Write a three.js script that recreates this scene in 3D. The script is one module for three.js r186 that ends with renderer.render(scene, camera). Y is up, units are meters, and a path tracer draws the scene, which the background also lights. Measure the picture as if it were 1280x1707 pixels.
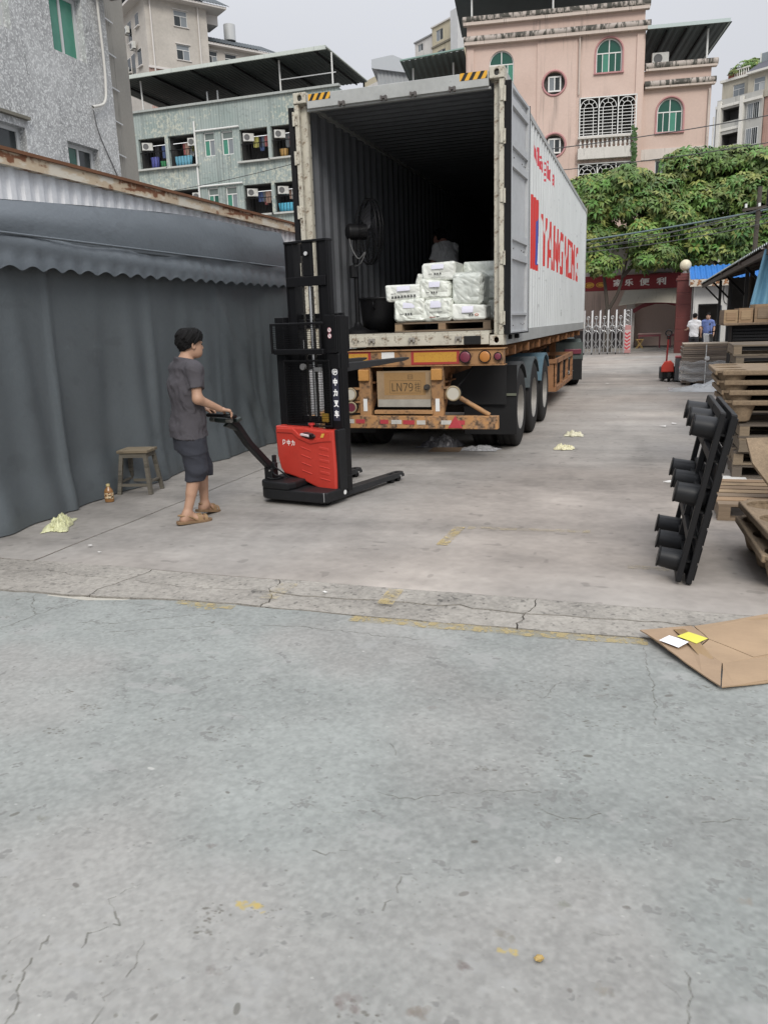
import * as THREE from 'three';
import { RoundedBoxGeometry } from 'three/addons/geometries/RoundedBoxGeometry.js';
import { mergeGeometries, mergeVertices, toCreasedNormals } from 'three/addons/utils/BufferGeometryUtils.js';

// ---------- camera, sky, sun, exposure ----------
const scene = new THREE.Scene();
const camera = new THREE.PerspectiveCamera(66.49, 767 / 1024, 0.05, 900);
{
  const pitch = 0.235637, roll = -0.033924, yaw = 0.324674;
  const F = new THREE.Vector3(-Math.sin(yaw) * Math.cos(pitch), -Math.sin(pitch), -Math.cos(yaw) * Math.cos(pitch));
  const R0 = new THREE.Vector3(Math.cos(yaw), 0, -Math.sin(yaw)), U0 = new THREE.Vector3().crossVectors(R0, F);
  const U = R0.clone().multiplyScalar(-Math.sin(roll)).addScaledVector(U0, Math.cos(roll));
  camera.position.set(0, 1.6347, 0);
  camera.up.copy(U);
  camera.lookAt(F.add(camera.position));
}
const renderer = new THREE.WebGLRenderer({ antialias: true });
renderer.setSize(767, 1024);
renderer.toneMapping = THREE.LinearToneMapping;
renderer.toneMappingExposure = 1.3;
renderer.shadowMap.enabled = true;

// noise
function rng(seed) { let a = seed >>> 0; return () => { a = (a + 0x6d2b79f5) | 0; let t = Math.imul(a ^ (a >>> 15), 1 | a); t = (t + Math.imul(t ^ (t >>> 7), 61 | t)) ^ t; return ((t ^ (t >>> 14)) >>> 0) / 4294967296; }; }
const LAT = (() => { const r = rng(77), a = new Float32Array(65536); for (let i = 0; i < 65536; i++) a[i] = r(); return a; })();
const hash = (i, j, s) => LAT[(Math.imul(i, 7919) + Math.imul(j, 104729) + Math.imul(s, 31337)) & 65535];
function vn(x, y, px, py, s) {            // periodic value noise
  let i = Math.floor(x), j = Math.floor(y); const fx = x - i, fy = y - j;
  const u = fx * fx * (3 - 2 * fx), v = fy * fy * (3 - 2 * fy);
  i = ((i % px) + px) % px; j = ((j % py) + py) % py; const i1 = (i + 1) % px, j1 = (j + 1) % py;
  const a = hash(i, j, s), b = hash(i1, j, s), c = hash(i, j1, s), d = hash(i1, j1, s);
  return a + (b - a) * u + (c - a) * v + (a - b - c + d) * u * v;
}
function fbm(u, v, fx, fy, oct, s, gain = 0.5) { let t = 0, a = 1, n = 0; for (let o = 0; o < oct; o++) { t += a * vn(u * fx, v * fy, fx, fy, s + o); n += a; a *= gain; fx *= 2; fy *= 2; } return t / n; }
const sst = (a, b, x) => { x = Math.min(1, Math.max(0, (x - a) / (b - a))); return x * x * (3 - 2 * x); };
const lerp = (a, b, t) => a + (b - a) * t;
const mix3 = (a, b, t) => [lerp(a[0], b[0], t), lerp(a[1], b[1], t), lerp(a[2], b[2], t)];
const mul3 = (a, k) => [a[0] * k, a[1] * k, a[2] * k];
const enc = (v) => { v = Math.min(1, Math.max(0, v)); return (v <= 0.0031308 ? v * 12.92 : 1.055 * Math.pow(v, 1 / 2.4) - 0.055) * 255; };

{ // overcast sky: air and cloud only
  const w = 512, h = 256, d = new Float32Array(w * h * 4);
  for (let j = 0; j < h; j++) for (let i = 0; i < w; i++) {
    const el = ((j + 0.5) / h - 0.5) * Math.PI, s = Math.max(0, Math.sin(el));
    const c = fbm(i / w, j / h, 6, 8, 4, 11) - 0.5, k = (0.525 + 1.45 * s * s * s) * (1 + 0.22 * c);
    const o = (j * w + i) * 4, t = fbm(i / w, j / h, 5, 6, 3, 19);
    d[o] = k * (0.935 + 0.03 * t); d[o + 1] = k * (0.975 + 0.01 * t); d[o + 2] = k * 1.05; d[o + 3] = 1;
  }
  const sky = new THREE.DataTexture(d, w, h, THREE.RGBAFormat, THREE.FloatType);
  sky.mapping = THREE.EquirectangularReflectionMapping; sky.magFilter = THREE.LinearFilter; sky.colorSpace = THREE.LinearSRGBColorSpace; sky.needsUpdate = true;
  scene.background = sky; scene.environment = sky;
}
const sun = new THREE.DirectionalLight(new THREE.Color(1, 0.955, 0.88), 1.5);
sun.position.set(14, 30, 22); sun.target.position.set(-2, 0, -14);
sun.castShadow = true; sun.shadow.radius = 40; sun.shadow.mapSize.set(2048, 2048);
Object.assign(sun.shadow.camera, { left: -40, right: 40, top: 40, bottom: -40, near: 1, far: 120 });
scene.add(sun, sun.target);

// ---------- helpers ----------
const V = (x, y, z) => new THREE.Vector3(x, y, z);
const PI = Math.PI;
function prep(g) { // plain non-indexed position/normal/uv
  let n = g.index ? g.toNonIndexed() : g.clone();
  for (const k of Object.keys(n.attributes)) if (!['position', 'normal', 'uv'].includes(k)) n.deleteAttribute(k);
  n.morphAttributes = {}; n.clearGroups();
  if (!n.attributes.normal) n.computeVertexNormals();
  if (!g.userData.keepUV || !n.attributes.uv) triUV(n, g.userData.uvo);
  n.userData = {};
  return n;
}
function triUV(n, off = [0, 0]) { // uv in metres by the axis each face points along
  const p = n.attributes.position, uv = new Float32Array(p.count * 2);
  for (let i = 0; i < p.count; i += 3) {
    const ax = p.getX(i), ay = p.getY(i), az = p.getZ(i), bx = p.getX(i + 1) - ax, by = p.getY(i + 1) - ay, bz = p.getZ(i + 1) - az, cx = p.getX(i + 2) - ax, cy = p.getY(i + 2) - ay, cz = p.getZ(i + 2) - az;
    const nx = Math.abs(by * cz - bz * cy), ny = Math.abs(bz * cx - bx * cz), nz = Math.abs(bx * cy - by * cx);
    for (let k = 0; k < 3; k++) {
      const x = p.getX(i + k), y = p.getY(i + k), z = p.getZ(i + k), o = (i + k) * 2;
      if (nx >= ny && nx >= nz) { uv[o] = z; uv[o + 1] = y; } else if (ny >= nz) { uv[o] = x; uv[o + 1] = z; } else { uv[o] = x; uv[o + 1] = y; }
      uv[o] += off[0]; uv[o + 1] += off[1];
    }
  }
  n.setAttribute('uv', new THREE.BufferAttribute(uv, 2));
}
const keep = (g) => { g.userData.keepUV = true; return g; };
function join(gs) { gs = (Array.isArray(gs) ? gs.flat(Infinity) : [gs]).map(prep); return gs.length === 1 ? gs[0] : mergeGeometries(gs); }
const used = {};
const numbered = (n) => { const k = (used[n] = (used[n] ?? -1) + 1); return k ? n + '_' + String(k).padStart(3, '0') : n; };
function obj(name, geos, m, parent = scene, extra) {
  const o = new THREE.Mesh(join(geos), m); o.castShadow = o.receiveShadow = true;
  o.name = parent === scene ? numbered(name) : name; parent.add(o);
  if (extra) Object.assign(o.userData, extra);
  return o;
}
function meshOf(name, geometry, m, parent) { const o = new THREE.Mesh(geometry, m); o.castShadow = o.receiveShadow = true; o.name = parent === scene ? numbered(name) : name; parent.add(o); return o; }
function thing(name, label, category, pos = [0, 0, 0], turn = 0, group) {
  const o = new THREE.Group(); o.name = numbered(name); scene.add(o); o.position.set(...pos); o.rotation.y = turn;
  o.userData = { label, category }; if (group) o.userData.group = group; return o;
}
function tag(o, label, category, group) { o.userData.label = label; o.userData.category = category; if (group) o.userData.group = group; return o; }
function struct(name, geos, m) { const o = obj(name, geos, m); o.userData.kind = 'structure'; return o; }
function copyOf(root, pos, turn, label) { const c = root.clone(); c.name = numbered(root.name.replace(/_\d{3}$/, '')); c.userData = { ...root.userData, label }; scene.add(c); c.position.set(...pos); c.rotation.y = turn; return c; }
const sub = (name, parent, pos = [0, 0, 0], turn = 0) => { const g = new THREE.Group(); g.name = name; g.position.set(...pos); g.rotation.y = turn; parent.add(g); return g; };

const place = (g, x, y, z, rx = 0, ry = 0, rz = 0) => { if (rx) g.rotateX(rx); if (rz) g.rotateZ(rz); if (ry) g.rotateY(ry); return g.translate(x, y, z); };
const box = (w, h, d, x = 0, y = 0, z = 0, rx, ry, rz) => place(new THREE.BoxGeometry(w, h, d), x, y, z, rx, ry, rz);
const rbox = (w, h, d, r, x = 0, y = 0, z = 0, rx, ry, rz, s = 2) => place(new RoundedBoxGeometry(w, h, d, s, Math.min(r, w / 2.01, h / 2.01, d / 2.01)), x, y, z, rx, ry, rz);
const span = (x0, x1, y0, y1, z0, z1) => box(Math.abs(x1 - x0), Math.abs(y1 - y0), Math.abs(z1 - z0), (x0 + x1) / 2, (y0 + y1) / 2, (z0 + z1) / 2);
const cyl = (r, h, x, y, z, axis = 'y', seg = 20, r2 = r) => { const g = new THREE.CylinderGeometry(r2, r, h, seg); if (axis === 'x') g.rotateZ(-PI / 2); if (axis === 'z') g.rotateX(PI / 2); return g.translate(x, y, z); };
const sph = (r, x, y, z, sx = 1, sy = 1, sz = 1, a = 16, b = 12) => new THREE.SphereGeometry(r, a, b).scale(sx, sy, sz).translate(x, y, z);
const tor = (R, r, x, y, z, axis = 'z', a = 8, b = 32, arc = PI * 2) => { const g = new THREE.TorusGeometry(R, r, a, b, arc); if (axis === 'x') g.rotateY(PI / 2); if (axis === 'y') g.rotateX(PI / 2); return g.translate(x, y, z); };
function orient(g, a, b) { const d = b.clone().sub(a), q = new THREE.Quaternion().setFromUnitVectors(V(0, 1, 0), d.clone().normalize()); g.applyQuaternion(q); const m = a.clone().add(b).multiplyScalar(0.5); return g.translate(m.x, m.y, m.z); }
const bar = (a, b, w, t = w) => { a = V(...a); b = V(...b); return orient(new THREE.BoxGeometry(w, a.distanceTo(b), t), a, b); };
const rod = (a, b, r, seg = 8, r2 = r) => { a = V(...a); b = V(...b); return orient(new THREE.CylinderGeometry(r2, r, a.distanceTo(b), seg), a, b); };
const tube = (pts, r, n = 24, seg = 6, closed = false) => new THREE.TubeGeometry(new THREE.CatmullRomCurve3(pts.map((p) => V(...p)), closed), n, r, seg, closed);
const lathe = (pts, seg = 24) => new THREE.LatheGeometry(pts.map((p) => new THREE.Vector2(...p)), seg);
const shp = (pts, holes = []) => { const s = new THREE.Shape(pts.map((p) => new THREE.Vector2(...p))); for (const h of holes) s.holes.push(h.isPath || h.curves ? h : new THREE.Path(h.map((p) => new THREE.Vector2(...p)))); return s; };
const ext = (s, depth, bevel = 0, opt = {}) => new THREE.ExtrudeGeometry(Array.isArray(s) ? shp(s) : s, { depth, bevelEnabled: bevel > 0, bevelSize: bevel, bevelThickness: bevel, bevelSegments: 2, curveSegments: 14, ...opt });
const rectPts = (x0, x1, y0, y1) => [[x0, y0], [x1, y0], [x1, y1], [x0, y1]];
const archPts = (x0, x1, y0, ys, n = 14) => { const c = (x0 + x1) / 2, r = (x1 - x0) / 2, o = [[x0, y0], [x1, y0]]; for (let i = 0; i <= n; i++) { const a = (i / n) * PI; o.push([c + r * Math.cos(a), ys + r * Math.sin(a)]); } return o; };
const circPts = (x, y, r, n = 24) => Array.from({ length: n }, (_, i) => [x + r * Math.cos((i / n) * 2 * PI), y + r * Math.sin((i / n) * 2 * PI)]);
function sheet(nx, ny, f, ud = 1, vd = 1) { // parametric sheet f(s,t) -> [x,y,z]; uv scaled to metres
  const p = [], uv = [], ix = [];
  for (let j = 0; j <= ny; j++) for (let i = 0; i <= nx; i++) { p.push(...f(i / nx, j / ny)); uv.push((i / nx) * ud, (j / ny) * vd); }
  for (let j = 0; j < ny; j++) for (let i = 0; i < nx; i++) { const a = j * (nx + 1) + i, b = a + 1, c = a + nx + 1, d = c + 1; ix.push(a, b, d, a, d, c); }
  const g = new THREE.BufferGeometry(); g.setAttribute('position', new THREE.Float32BufferAttribute(p, 3)); g.setAttribute('uv', new THREE.Float32BufferAttribute(uv, 2)); g.setIndex(ix); g.computeVertexNormals(); return keep(g);
}

// ---------- textures ----------
function tex(size, f, srgb = true, wrap = THREE.RepeatWrapping, h = size) {
  const d = new Uint8Array(size * h * 4);
  for (let j = 0; j < h; j++) for (let i = 0; i < size; i++) { const c = f((i + 0.5) / size, (j + 0.5) / h), o = (j * size + i) * 4; if (srgb) { d[o] = enc(c[0]); d[o + 1] = enc(c[1]); d[o + 2] = enc(c[2]); } else d[o] = d[o + 1] = d[o + 2] = Math.max(0, Math.min(255, c * 255)); d[o + 3] = 255; }
  const t = new THREE.DataTexture(d, size, h); t.wrapS = t.wrapT = wrap; t.magFilter = THREE.LinearFilter; t.minFilter = THREE.LinearMipmapLinearFilter; t.generateMipmaps = true; if (srgb) t.colorSpace = THREE.SRGBColorSpace; t.needsUpdate = true; return t;
}
const rep = (t, mx, my = mx) => { const c = t.clone(); c.repeat.set(1 / mx, 1 / my); c.needsUpdate = true; return c; };
function canvasTex(w, h, draw, srgb = true, wrap = THREE.ClampToEdgeWrapping) {
  const c = document.createElement('canvas'); c.width = w; c.height = h; draw(c.getContext('2d'), w, h, c);
  const t = new THREE.CanvasTexture(c); t.wrapS = t.wrapT = wrap; if (srgb) t.colorSpace = THREE.SRGBColorSpace; return t;
}
const rgb = (r, g, b) => new THREE.Color().setRGB(r, g, b);
const mat = (c, rough = 0.7, o = {}) => new (o.specularIntensity === undefined ? THREE.MeshStandardMaterial : THREE.MeshPhysicalMaterial)({ color: rgb(...c), roughness: rough, metalness: 0, ...o });
// grey multipliers
const tGrime = tex(512, (u, v) => { const a = fbm(u, v, 5, 5, 5, 3), b = fbm(u, v, 40, 40, 2, 9), c = fbm(u, v, 90, 90, 1, 14); const k = 0.74 + 0.34 * a + 0.12 * (b - 0.5) - 0.25 * sst(0.78, 0.9, b) * sst(0.4, 0.7, a) + 0.05 * (c - 0.5); return [k, k * 0.995, k * 0.985]; });
const tFine = tex(256, (u, v) => { const k = 0.86 + 0.16 * fbm(u, v, 8, 8, 4, 31) + 0.08 * (fbm(u, v, 100, 100, 1, 5) - 0.5); return [k, k, k]; });
const tBump = tex(256, (u, v) => 0.5 + 0.6 * (fbm(u, v, 12, 12, 5, 41, 0.6) - 0.5), false);
const tStreak = tex(512, (u, v) => { // run-off streaks, longer than wide
  const a = fbm(u, v, 60, 3, 3, 51), b = fbm(u, v, 6, 4, 4, 61), k = 0.92 - 0.42 * sst(0.55, 0.85, a) * sst(0.4, 0.7, b) + 0.16 * (b - 0.5) + 0.08 * (fbm(u, v, 90, 90, 1, 71) - 0.5); return [k, k * 0.985, k * 0.96]; });
const tWood = tex(512, (u, v) => { const w = fbm(u, v, 3, 6, 3, 81) * 0.8, g = fbm(u, v + w * 0.03, 4, 70, 3, 91), k = 0.62 + 0.5 * g - 0.35 * sst(0.62, 0.8, fbm(u, v, 5, 9, 4, 95)) + 0.1 * (fbm(u, v, 60, 200, 1, 99) - 0.5); return [k, k * 0.97, k * 0.93]; });
const tRustMask = (base, rust, lo, hi, s) => tex(512, (u, v) => { const a = fbm(u, v, 7, 7, 6, s, 0.6), b = fbm(u, v, 24, 24, 3, s + 30), g = fbm(u, v, 4, 4, 4, s + 60), k = 0.78 + 0.4 * g, m = sst(lo, hi, a + 0.25 * (b - 0.5)); const r = mix3(rust, mul3(rust, 0.35), sst(0.4, 0.75, b)); return mix3(mul3(base, k), r, m); });
const bumpOf = (m, s, k) => ({ bumpMap: rep(tBump, m), bumpScale: s, ...(k || {}) });
// ---------- ground ----------
const nz1 = (x, s = 1) => fbm(x * 0.02 + 0.31 * s, 0.37, 50, 7, 4, 200 + s) - 0.5;       // smooth jitter along a line
const stripBack = (x) => -4.49 + 0.09 * nz1(x, 1) + 0.02 * nz1(x * 9, 2);
const stripFront = (x) => -4.02 - 0.012 * x + 0.09 * nz1(x, 3) + 0.03 * nz1(x * 9, 4) + (x < -2.6 ? 0.10 * sst(-2.6, -3.6, x) : 0);
const stripMid = (x) => -4.25 + 0.16 * nz1(x * 1.5, 5) + 0.09 * nz1(x * 8, 6);
const jointX = (z) => -4.29 + 0.04 * nz1(z * 2 + 3, 7) + 0.02 * nz1(z * 14, 8);
function flatPoly(pts, y, thick = 0.05) { // pts [x,z]
  const g = new THREE.ExtrudeGeometry(new THREE.Shape(pts.map(([x, z]) => new THREE.Vector2(x, -z))), { depth: thick, bevelEnabled: false });
  return g.rotateX(-PI / 2).translate(0, y - thick, 0);
}
const tYard = tex(2048, (u, v) => {
  const w1 = 0.05 * fbm(u, v, 3, 3, 3, 302), w2 = 0.09 * fbm(u, v, 4, 4, 2, 304), s = fbm(u, v + w1, 6, 34, 5, 300, 0.6), s2 = fbm(u + w2, v + 1.2 * w2, 7, 60, 3, 320, 0.6), s3 = fbm(u + w1 * 1.5, v + w2, 46, 5, 3, 325, 0.6), b = fbm(u, v, 5, 5, 5, 310), f = fbm(u, v, 300, 300, 2, 330), pt = fbm(u, v, 14, 14, 4, 340);
  let k = 0.80 + 0.34 * (s - 0.5) + 0.2 * (s2 - 0.5) + 0.16 * (s3 - 0.5) + 0.5 * (b - 0.5) + 0.22 * (fbm(u, v, 40, 40, 3, 327) - 0.5) + 0.16 * (f - 0.5);
  k *= 1 + 0.12 * sst(0.6, 0.75, pt) - 0.16 * sst(0.62, 0.72, fbm(u, v, 9, 9, 5, 350));
  k *= 1 - 0.22 * sst(0.80, 0.86, fbm(u, v, 150, 150, 2, 360));
  return mul3(mix3([0.305, 0.270, 0.238], [0.285, 0.266, 0.243], sst(0.35, 0.65, fbm(u, v, 4, 4, 4, 370))), k * 1.2);
});
const mYard = mat([1, 1, 1], 0.86, { specularIntensity: 0.6, map: rep(tYard, 15), ...bumpOf(1.1, 0.004) });
const mBase = mat([0.20, 0.19, 0.175], 0.95, { map: rep(tGrime, 6) });
// painted apron: one large unrepeated map, cracks, chips, scuffs
const AP = { x0: -4.7, z1: 2.6, s: 7.2 };
const crackLines = [
  [[-3.48, -3.31], [-3.43, -3.56], [-3.32, -3.85], [-3.24, -3.95]], [[-3.09, -3.49], [-3.03, -3.53], [-2.85, -3.54], [-2.73, -3.63], [-2.58, -3.72], [-2.4, -3.81]],
  [[-2.81, -3.43], [-2.49, -3.55], [-2.18, -3.68], [-1.85, -3.74], [-1.57, -3.75], [-1.28, -3.73], [-1.08, -3.73]], [[-3.74, -3.9], [-3.59, -3.68], [-3.43, -3.56]],
  [[-1.4, -1.12], [-1.45, -1.26], [-1.5, -1.33], [-1.52, -1.45]], [[-1.2, -1.18], [-1.23, -1.33], [-1.22, -1.39], [-1.25, -1.51]], [[-1.4, -1.44], [-1.42, -1.49], [-1.35, -1.54], [-1.45, -1.62], [-1.38, -1.7]],
  [[-0.85, -2.35], [-0.78, -2.34], [-0.71, -2.34], [-0.62, -2.41], [-0.53, -2.42], [-0.44, -2.47], [-0.29, -2.5]], [[-0.28, -2.4], [-0.18, -2.38], [-0.08, -2.43]], [[0.24, -2.47], [0.39, -2.54]],
  [[0.16, -1.6], [0.17, -1.75], [0.16, -1.81]], [[-0.91, -2.68], [-0.84, -2.54]], [[-0.95, -1.99], [-0.9, -1.98], [-0.84, -2.02]], [[-0.65, -1.8], [-0.63, -1.88], [-0.64, -1.95]], [[-0.38, -3.21], [-0.31, -3.41]],
  [[0.05, -3.9], [0.09, -3.4], [0.1, -3.1]], [[-3.48, -3.31], [-3.9, -3.1], [-4.3, -3.0]], [[-3.2, -3.9], [-2.9, -3.85], [-2.6, -3.9]]];
function crackPath(g, L, w, col, r, jit) {
  const P = ([x, z]) => [((x - AP.x0) / AP.s) * 2048, ((z - (AP.z1 - AP.s)) / AP.s) * 2048];
  for (let k = 0; k + 1 < L.length; k++) {
    const a = P(L[k]), b = P(L[k + 1]), d = Math.hypot(b[0] - a[0], b[1] - a[1]), n = Math.max(2, Math.round(d / 5)); let px = a[0], py = a[1], ox = 0, oy = 0;
    for (let i = 1; i <= n; i++) {
      const e = i === n ? 0 : 1; ox = (ox * 0.7 + (r() - 0.5) * jit) * e; oy = (oy * 0.7 + (r() - 0.5) * jit) * e;
      const x = lerp(a[0], b[0], i / n) + ox, y = lerp(a[1], b[1], i / n) + oy;
      if (r() > 0.08) { g.strokeStyle = col; g.globalAlpha = 0.55 + 0.45 * r(); g.lineWidth = w * (0.5 + r()); g.beginPath(); g.moveTo(px, py); g.lineTo(x, y); g.stroke(); }
      px = x; py = y;
    }
  }
  g.globalAlpha = 1;
}
function apronDraw(kind) {
  return (g, w, h) => {
    const im = g.createImageData(w, h), d = im.data;
    for (let j = 0; j < h; j++) for (let i = 0; i < w; i++) {
      const u = i / w, v = j / h, o = (j * w + i) * 4;
      const big = fbm(u, v, 5, 5, 5, 400, 0.55), mid = fbm(u, v, 22, 30, 5, 410, 0.6), fi = fbm(u, v, 420, 420, 2, 420), chip = fbm(u, v, 80, 100, 4, 430, 0.75), area = fbm(u, v, 7, 7, 3, 440), pale = fbm(u, v, 34, 50, 4, 450, 0.6);
      const chipM = sst(0.66, 0.74, chip + 0.2 * (area - 0.5)) * sst(0.4, 0.6, fi), paleM = sst(0.66, 0.75, pale);
      if (kind) { // relief
        const q = 0.72 + 0.16 * (mid - 0.5) + 0.12 * (fi - 0.5) - 0.22 * chipM; d[o] = d[o + 1] = d[o + 2] = 255 * Math.max(0, q); d[o + 3] = 255; continue;
      }
      const k = 1 + 0.26 * (big - 0.5) + 0.36 * (mid - 0.5) + 0.34 * (fi - 0.5);
      let c = mul3(mix3([0.262, 0.257, 0.241], [0.238, 0.248, 0.234], sst(0.35, 0.65, area)), k);
      c = mix3(c, [0.31, 0.308, 0.295], 0.45 * paleM); c = mix3(c, [0.14, 0.137, 0.13], 0.6 * chipM);
      d[o] = enc(c[0]); d[o + 1] = enc(c[1]); d[o + 2] = enc(c[2]); d[o + 3] = 255;
    }
    g.putImageData(im, 0, 0);
    const r = rng(91); g.lineCap = 'round';
    crackLines.forEach((L, i) => crackPath(g, L, i < 5 ? 1.15 : 0.75, kind ? '#333' : '#57564f', r, 5));
    const P = (x, z) => [((x - AP.x0) / AP.s) * 2048, ((z - (AP.z1 - AP.s)) / AP.s) * 2048];
    for (let i = 0; i < 260; i++) { // short hairlines and pits
      const x = -4.5 + 6.8 * r(), z = -3.9 + 3.4 * r(), a = r() * 6.28, l = 0.03 + 0.16 * r() * r();
      if (i % 3 === 0) crackPath(g, [[x, z], [x + l * Math.cos(a), z + 0.6 * l * Math.sin(a)]], 0.7, kind ? '#555' : '#6e6d68', r, 5);
      const [px, py] = P(-4.5 + 6.8 * r(), -3.9 + 3.4 * r()); g.globalAlpha = 0.35 + 0.4 * r(); g.fillStyle = kind ? '#444' : r() < 0.8 ? '#54514b' : '#b5b4ae'; const s = 0.8 + 3.2 * Math.pow(r(), 4);
      g.beginPath(); g.ellipse(px, py, s * (0.7 + r()), s * 0.7, r() * 3, 0, 6.3); g.fill();
    }
    for (let k = 0; k < 70; k++) { // clusters of pits where the paint has worn through
      const cx = -4.5 + 6.8 * r(), cz = -3.9 + 3.2 * r(), rad = 0.04 + 0.22 * r() * r(), n = 14 + Math.floor(70 * r() * (rad / 0.2)), el = 0.35 + 0.4 * r();
      for (let i = 0; i < n; i++) { const a = r() * 6.28, q = rad * Math.sqrt(r()), [px, py] = P(cx + q * Math.cos(a), cz + q * el * Math.sin(a)), s = 0.6 + 1.7 * r() * r(); g.globalAlpha = 0.25 + 0.45 * r(); g.fillStyle = kind ? '#444' : '#57544d'; g.beginPath(); g.ellipse(px, py, s * (0.8 + r()), s * 0.7, 0.6 * (r() - 0.5), 0, 6.3); g.fill(); }
    }
    for (let i = 0; i < 2600; i++) { const [px, py] = P(-4.5 + 6.8 * r(), -3.95 + 3.5 * r()), s = 0.5 + 0.9 * r(); g.globalAlpha = 0.2 + 0.35 * r(); g.fillStyle = kind ? (i % 4 ? '#555' : '#ddd') : i % 4 ? '#5e5b54' : '#bdbcb6'; g.beginPath(); g.ellipse(px, py, s * (0.8 + 0.8 * r()), s * 0.7, 0, 0, 6.3); g.fill(); }
    g.globalAlpha = 1;
    if (!kind) for (const [x, z, s, c] of [[-0.64, -1.48, 9, '#6f6561'], [-0.38, -1.67, 5, '#6b635f'], [-0.46, -1.5, 6, '#716861'], [-0.16, -1.96, 5, '#77756e'], [-0.3, -1.8, 6, '#77736a'], [-1.28, -1.92, 4, '#6d6b66'], [-1.01, -1.47, 5, '#75736e'], [-1.93, -1.89, 5, '#72706b'], [-0.36, -3.05, 7, '#7a7974'], [-0.13, -3.31, 7, '#7b7a75'], [-0.82, -3.01, 6, '#787772'], [-3.7, -3.3, 6, '#757470'], [-3.3, -3.28, 8, '#8a8984'], [-0.03, -1.69, 6, '#7c7a72'], [0.33, -2.12, 5, '#7c7a72']]) {
      const [px, py] = P(x, z); for (let k = 0; k < 14; k++) { g.globalAlpha = 0.25; g.fillStyle = c; g.beginPath(); g.ellipse(px + (r() - 0.5) * s * 2.2, py + (r() - 0.5) * s * 1.3, s * (0.2 + 0.7 * r()), s * (0.15 + 0.4 * r()), r() * 3, 0, 6.3); g.fill(); }
    }
    g.globalAlpha = 1;
    if (!kind) { // yellow paint flakes and grey-unpainted bare patch at the far left edge
      for (const [x, z, n, s] of [[-1.02, -1.71, 26, 0.05], [-0.28, -1.75, 10, 0.03], [-2.5, -3.9, 40, 0.1], [0.35, -1.62, 8, 0.03]]) for (let k = 0; k < n; k++) { const [px, py] = P(x + (r() - 0.5) * 2 * s, z + (r() - 0.5) * 0.5 * s); g.globalAlpha = 0.55; g.fillStyle = '#a8935c'; g.beginPath(); g.ellipse(px, py, 1 + 3 * r(), 0.6 + 1.4 * r(), r() * 3, 0, 6.3); g.fill(); }
      const q = [[-3.62, -3.98], [-3.3, -4.02], [-2.95, -4.0], [-3.05, -3.9], [-3.3, -3.84], [-3.62, -3.86]].map(([x, z]) => P(x, z)); g.globalAlpha = 0.75; g.fillStyle = '#b8b2a4'; g.beginPath(); q.forEach(([x, y], i) => (i ? g.lineTo(x, y) : g.moveTo(x, y))); g.fill(); g.globalAlpha = 1;
    }
  };
}
const apTex = canvasTex(2048, 2048, apronDraw(0), true, THREE.MirroredRepeatWrapping), apBump = canvasTex(2048, 2048, apronDraw(1), false, THREE.MirroredRepeatWrapping);
const mApron = mat([1, 1, 1], 0.85, { specularIntensity: 0.35, map: apTex, bumpMap: apBump, bumpScale: 0.006 });
const mStrip = mat([1, 1, 1], 0.9, { map: rep(tex(512, (u, v) => { const k = 0.78 + 0.5 * (fbm(u, v, 5, 5, 5, 500) - 0.5) + 0.5 * (fbm(u, v, 70, 70, 3, 510, 0.7) - 0.5) - 0.3 * sst(0.72, 0.8, fbm(u, v, 60, 60, 2, 520)); return mul3([0.30, 0.278, 0.245], k * 1.12); }), 1.6), ...bumpOf(0.25, 0.008) });
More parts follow.
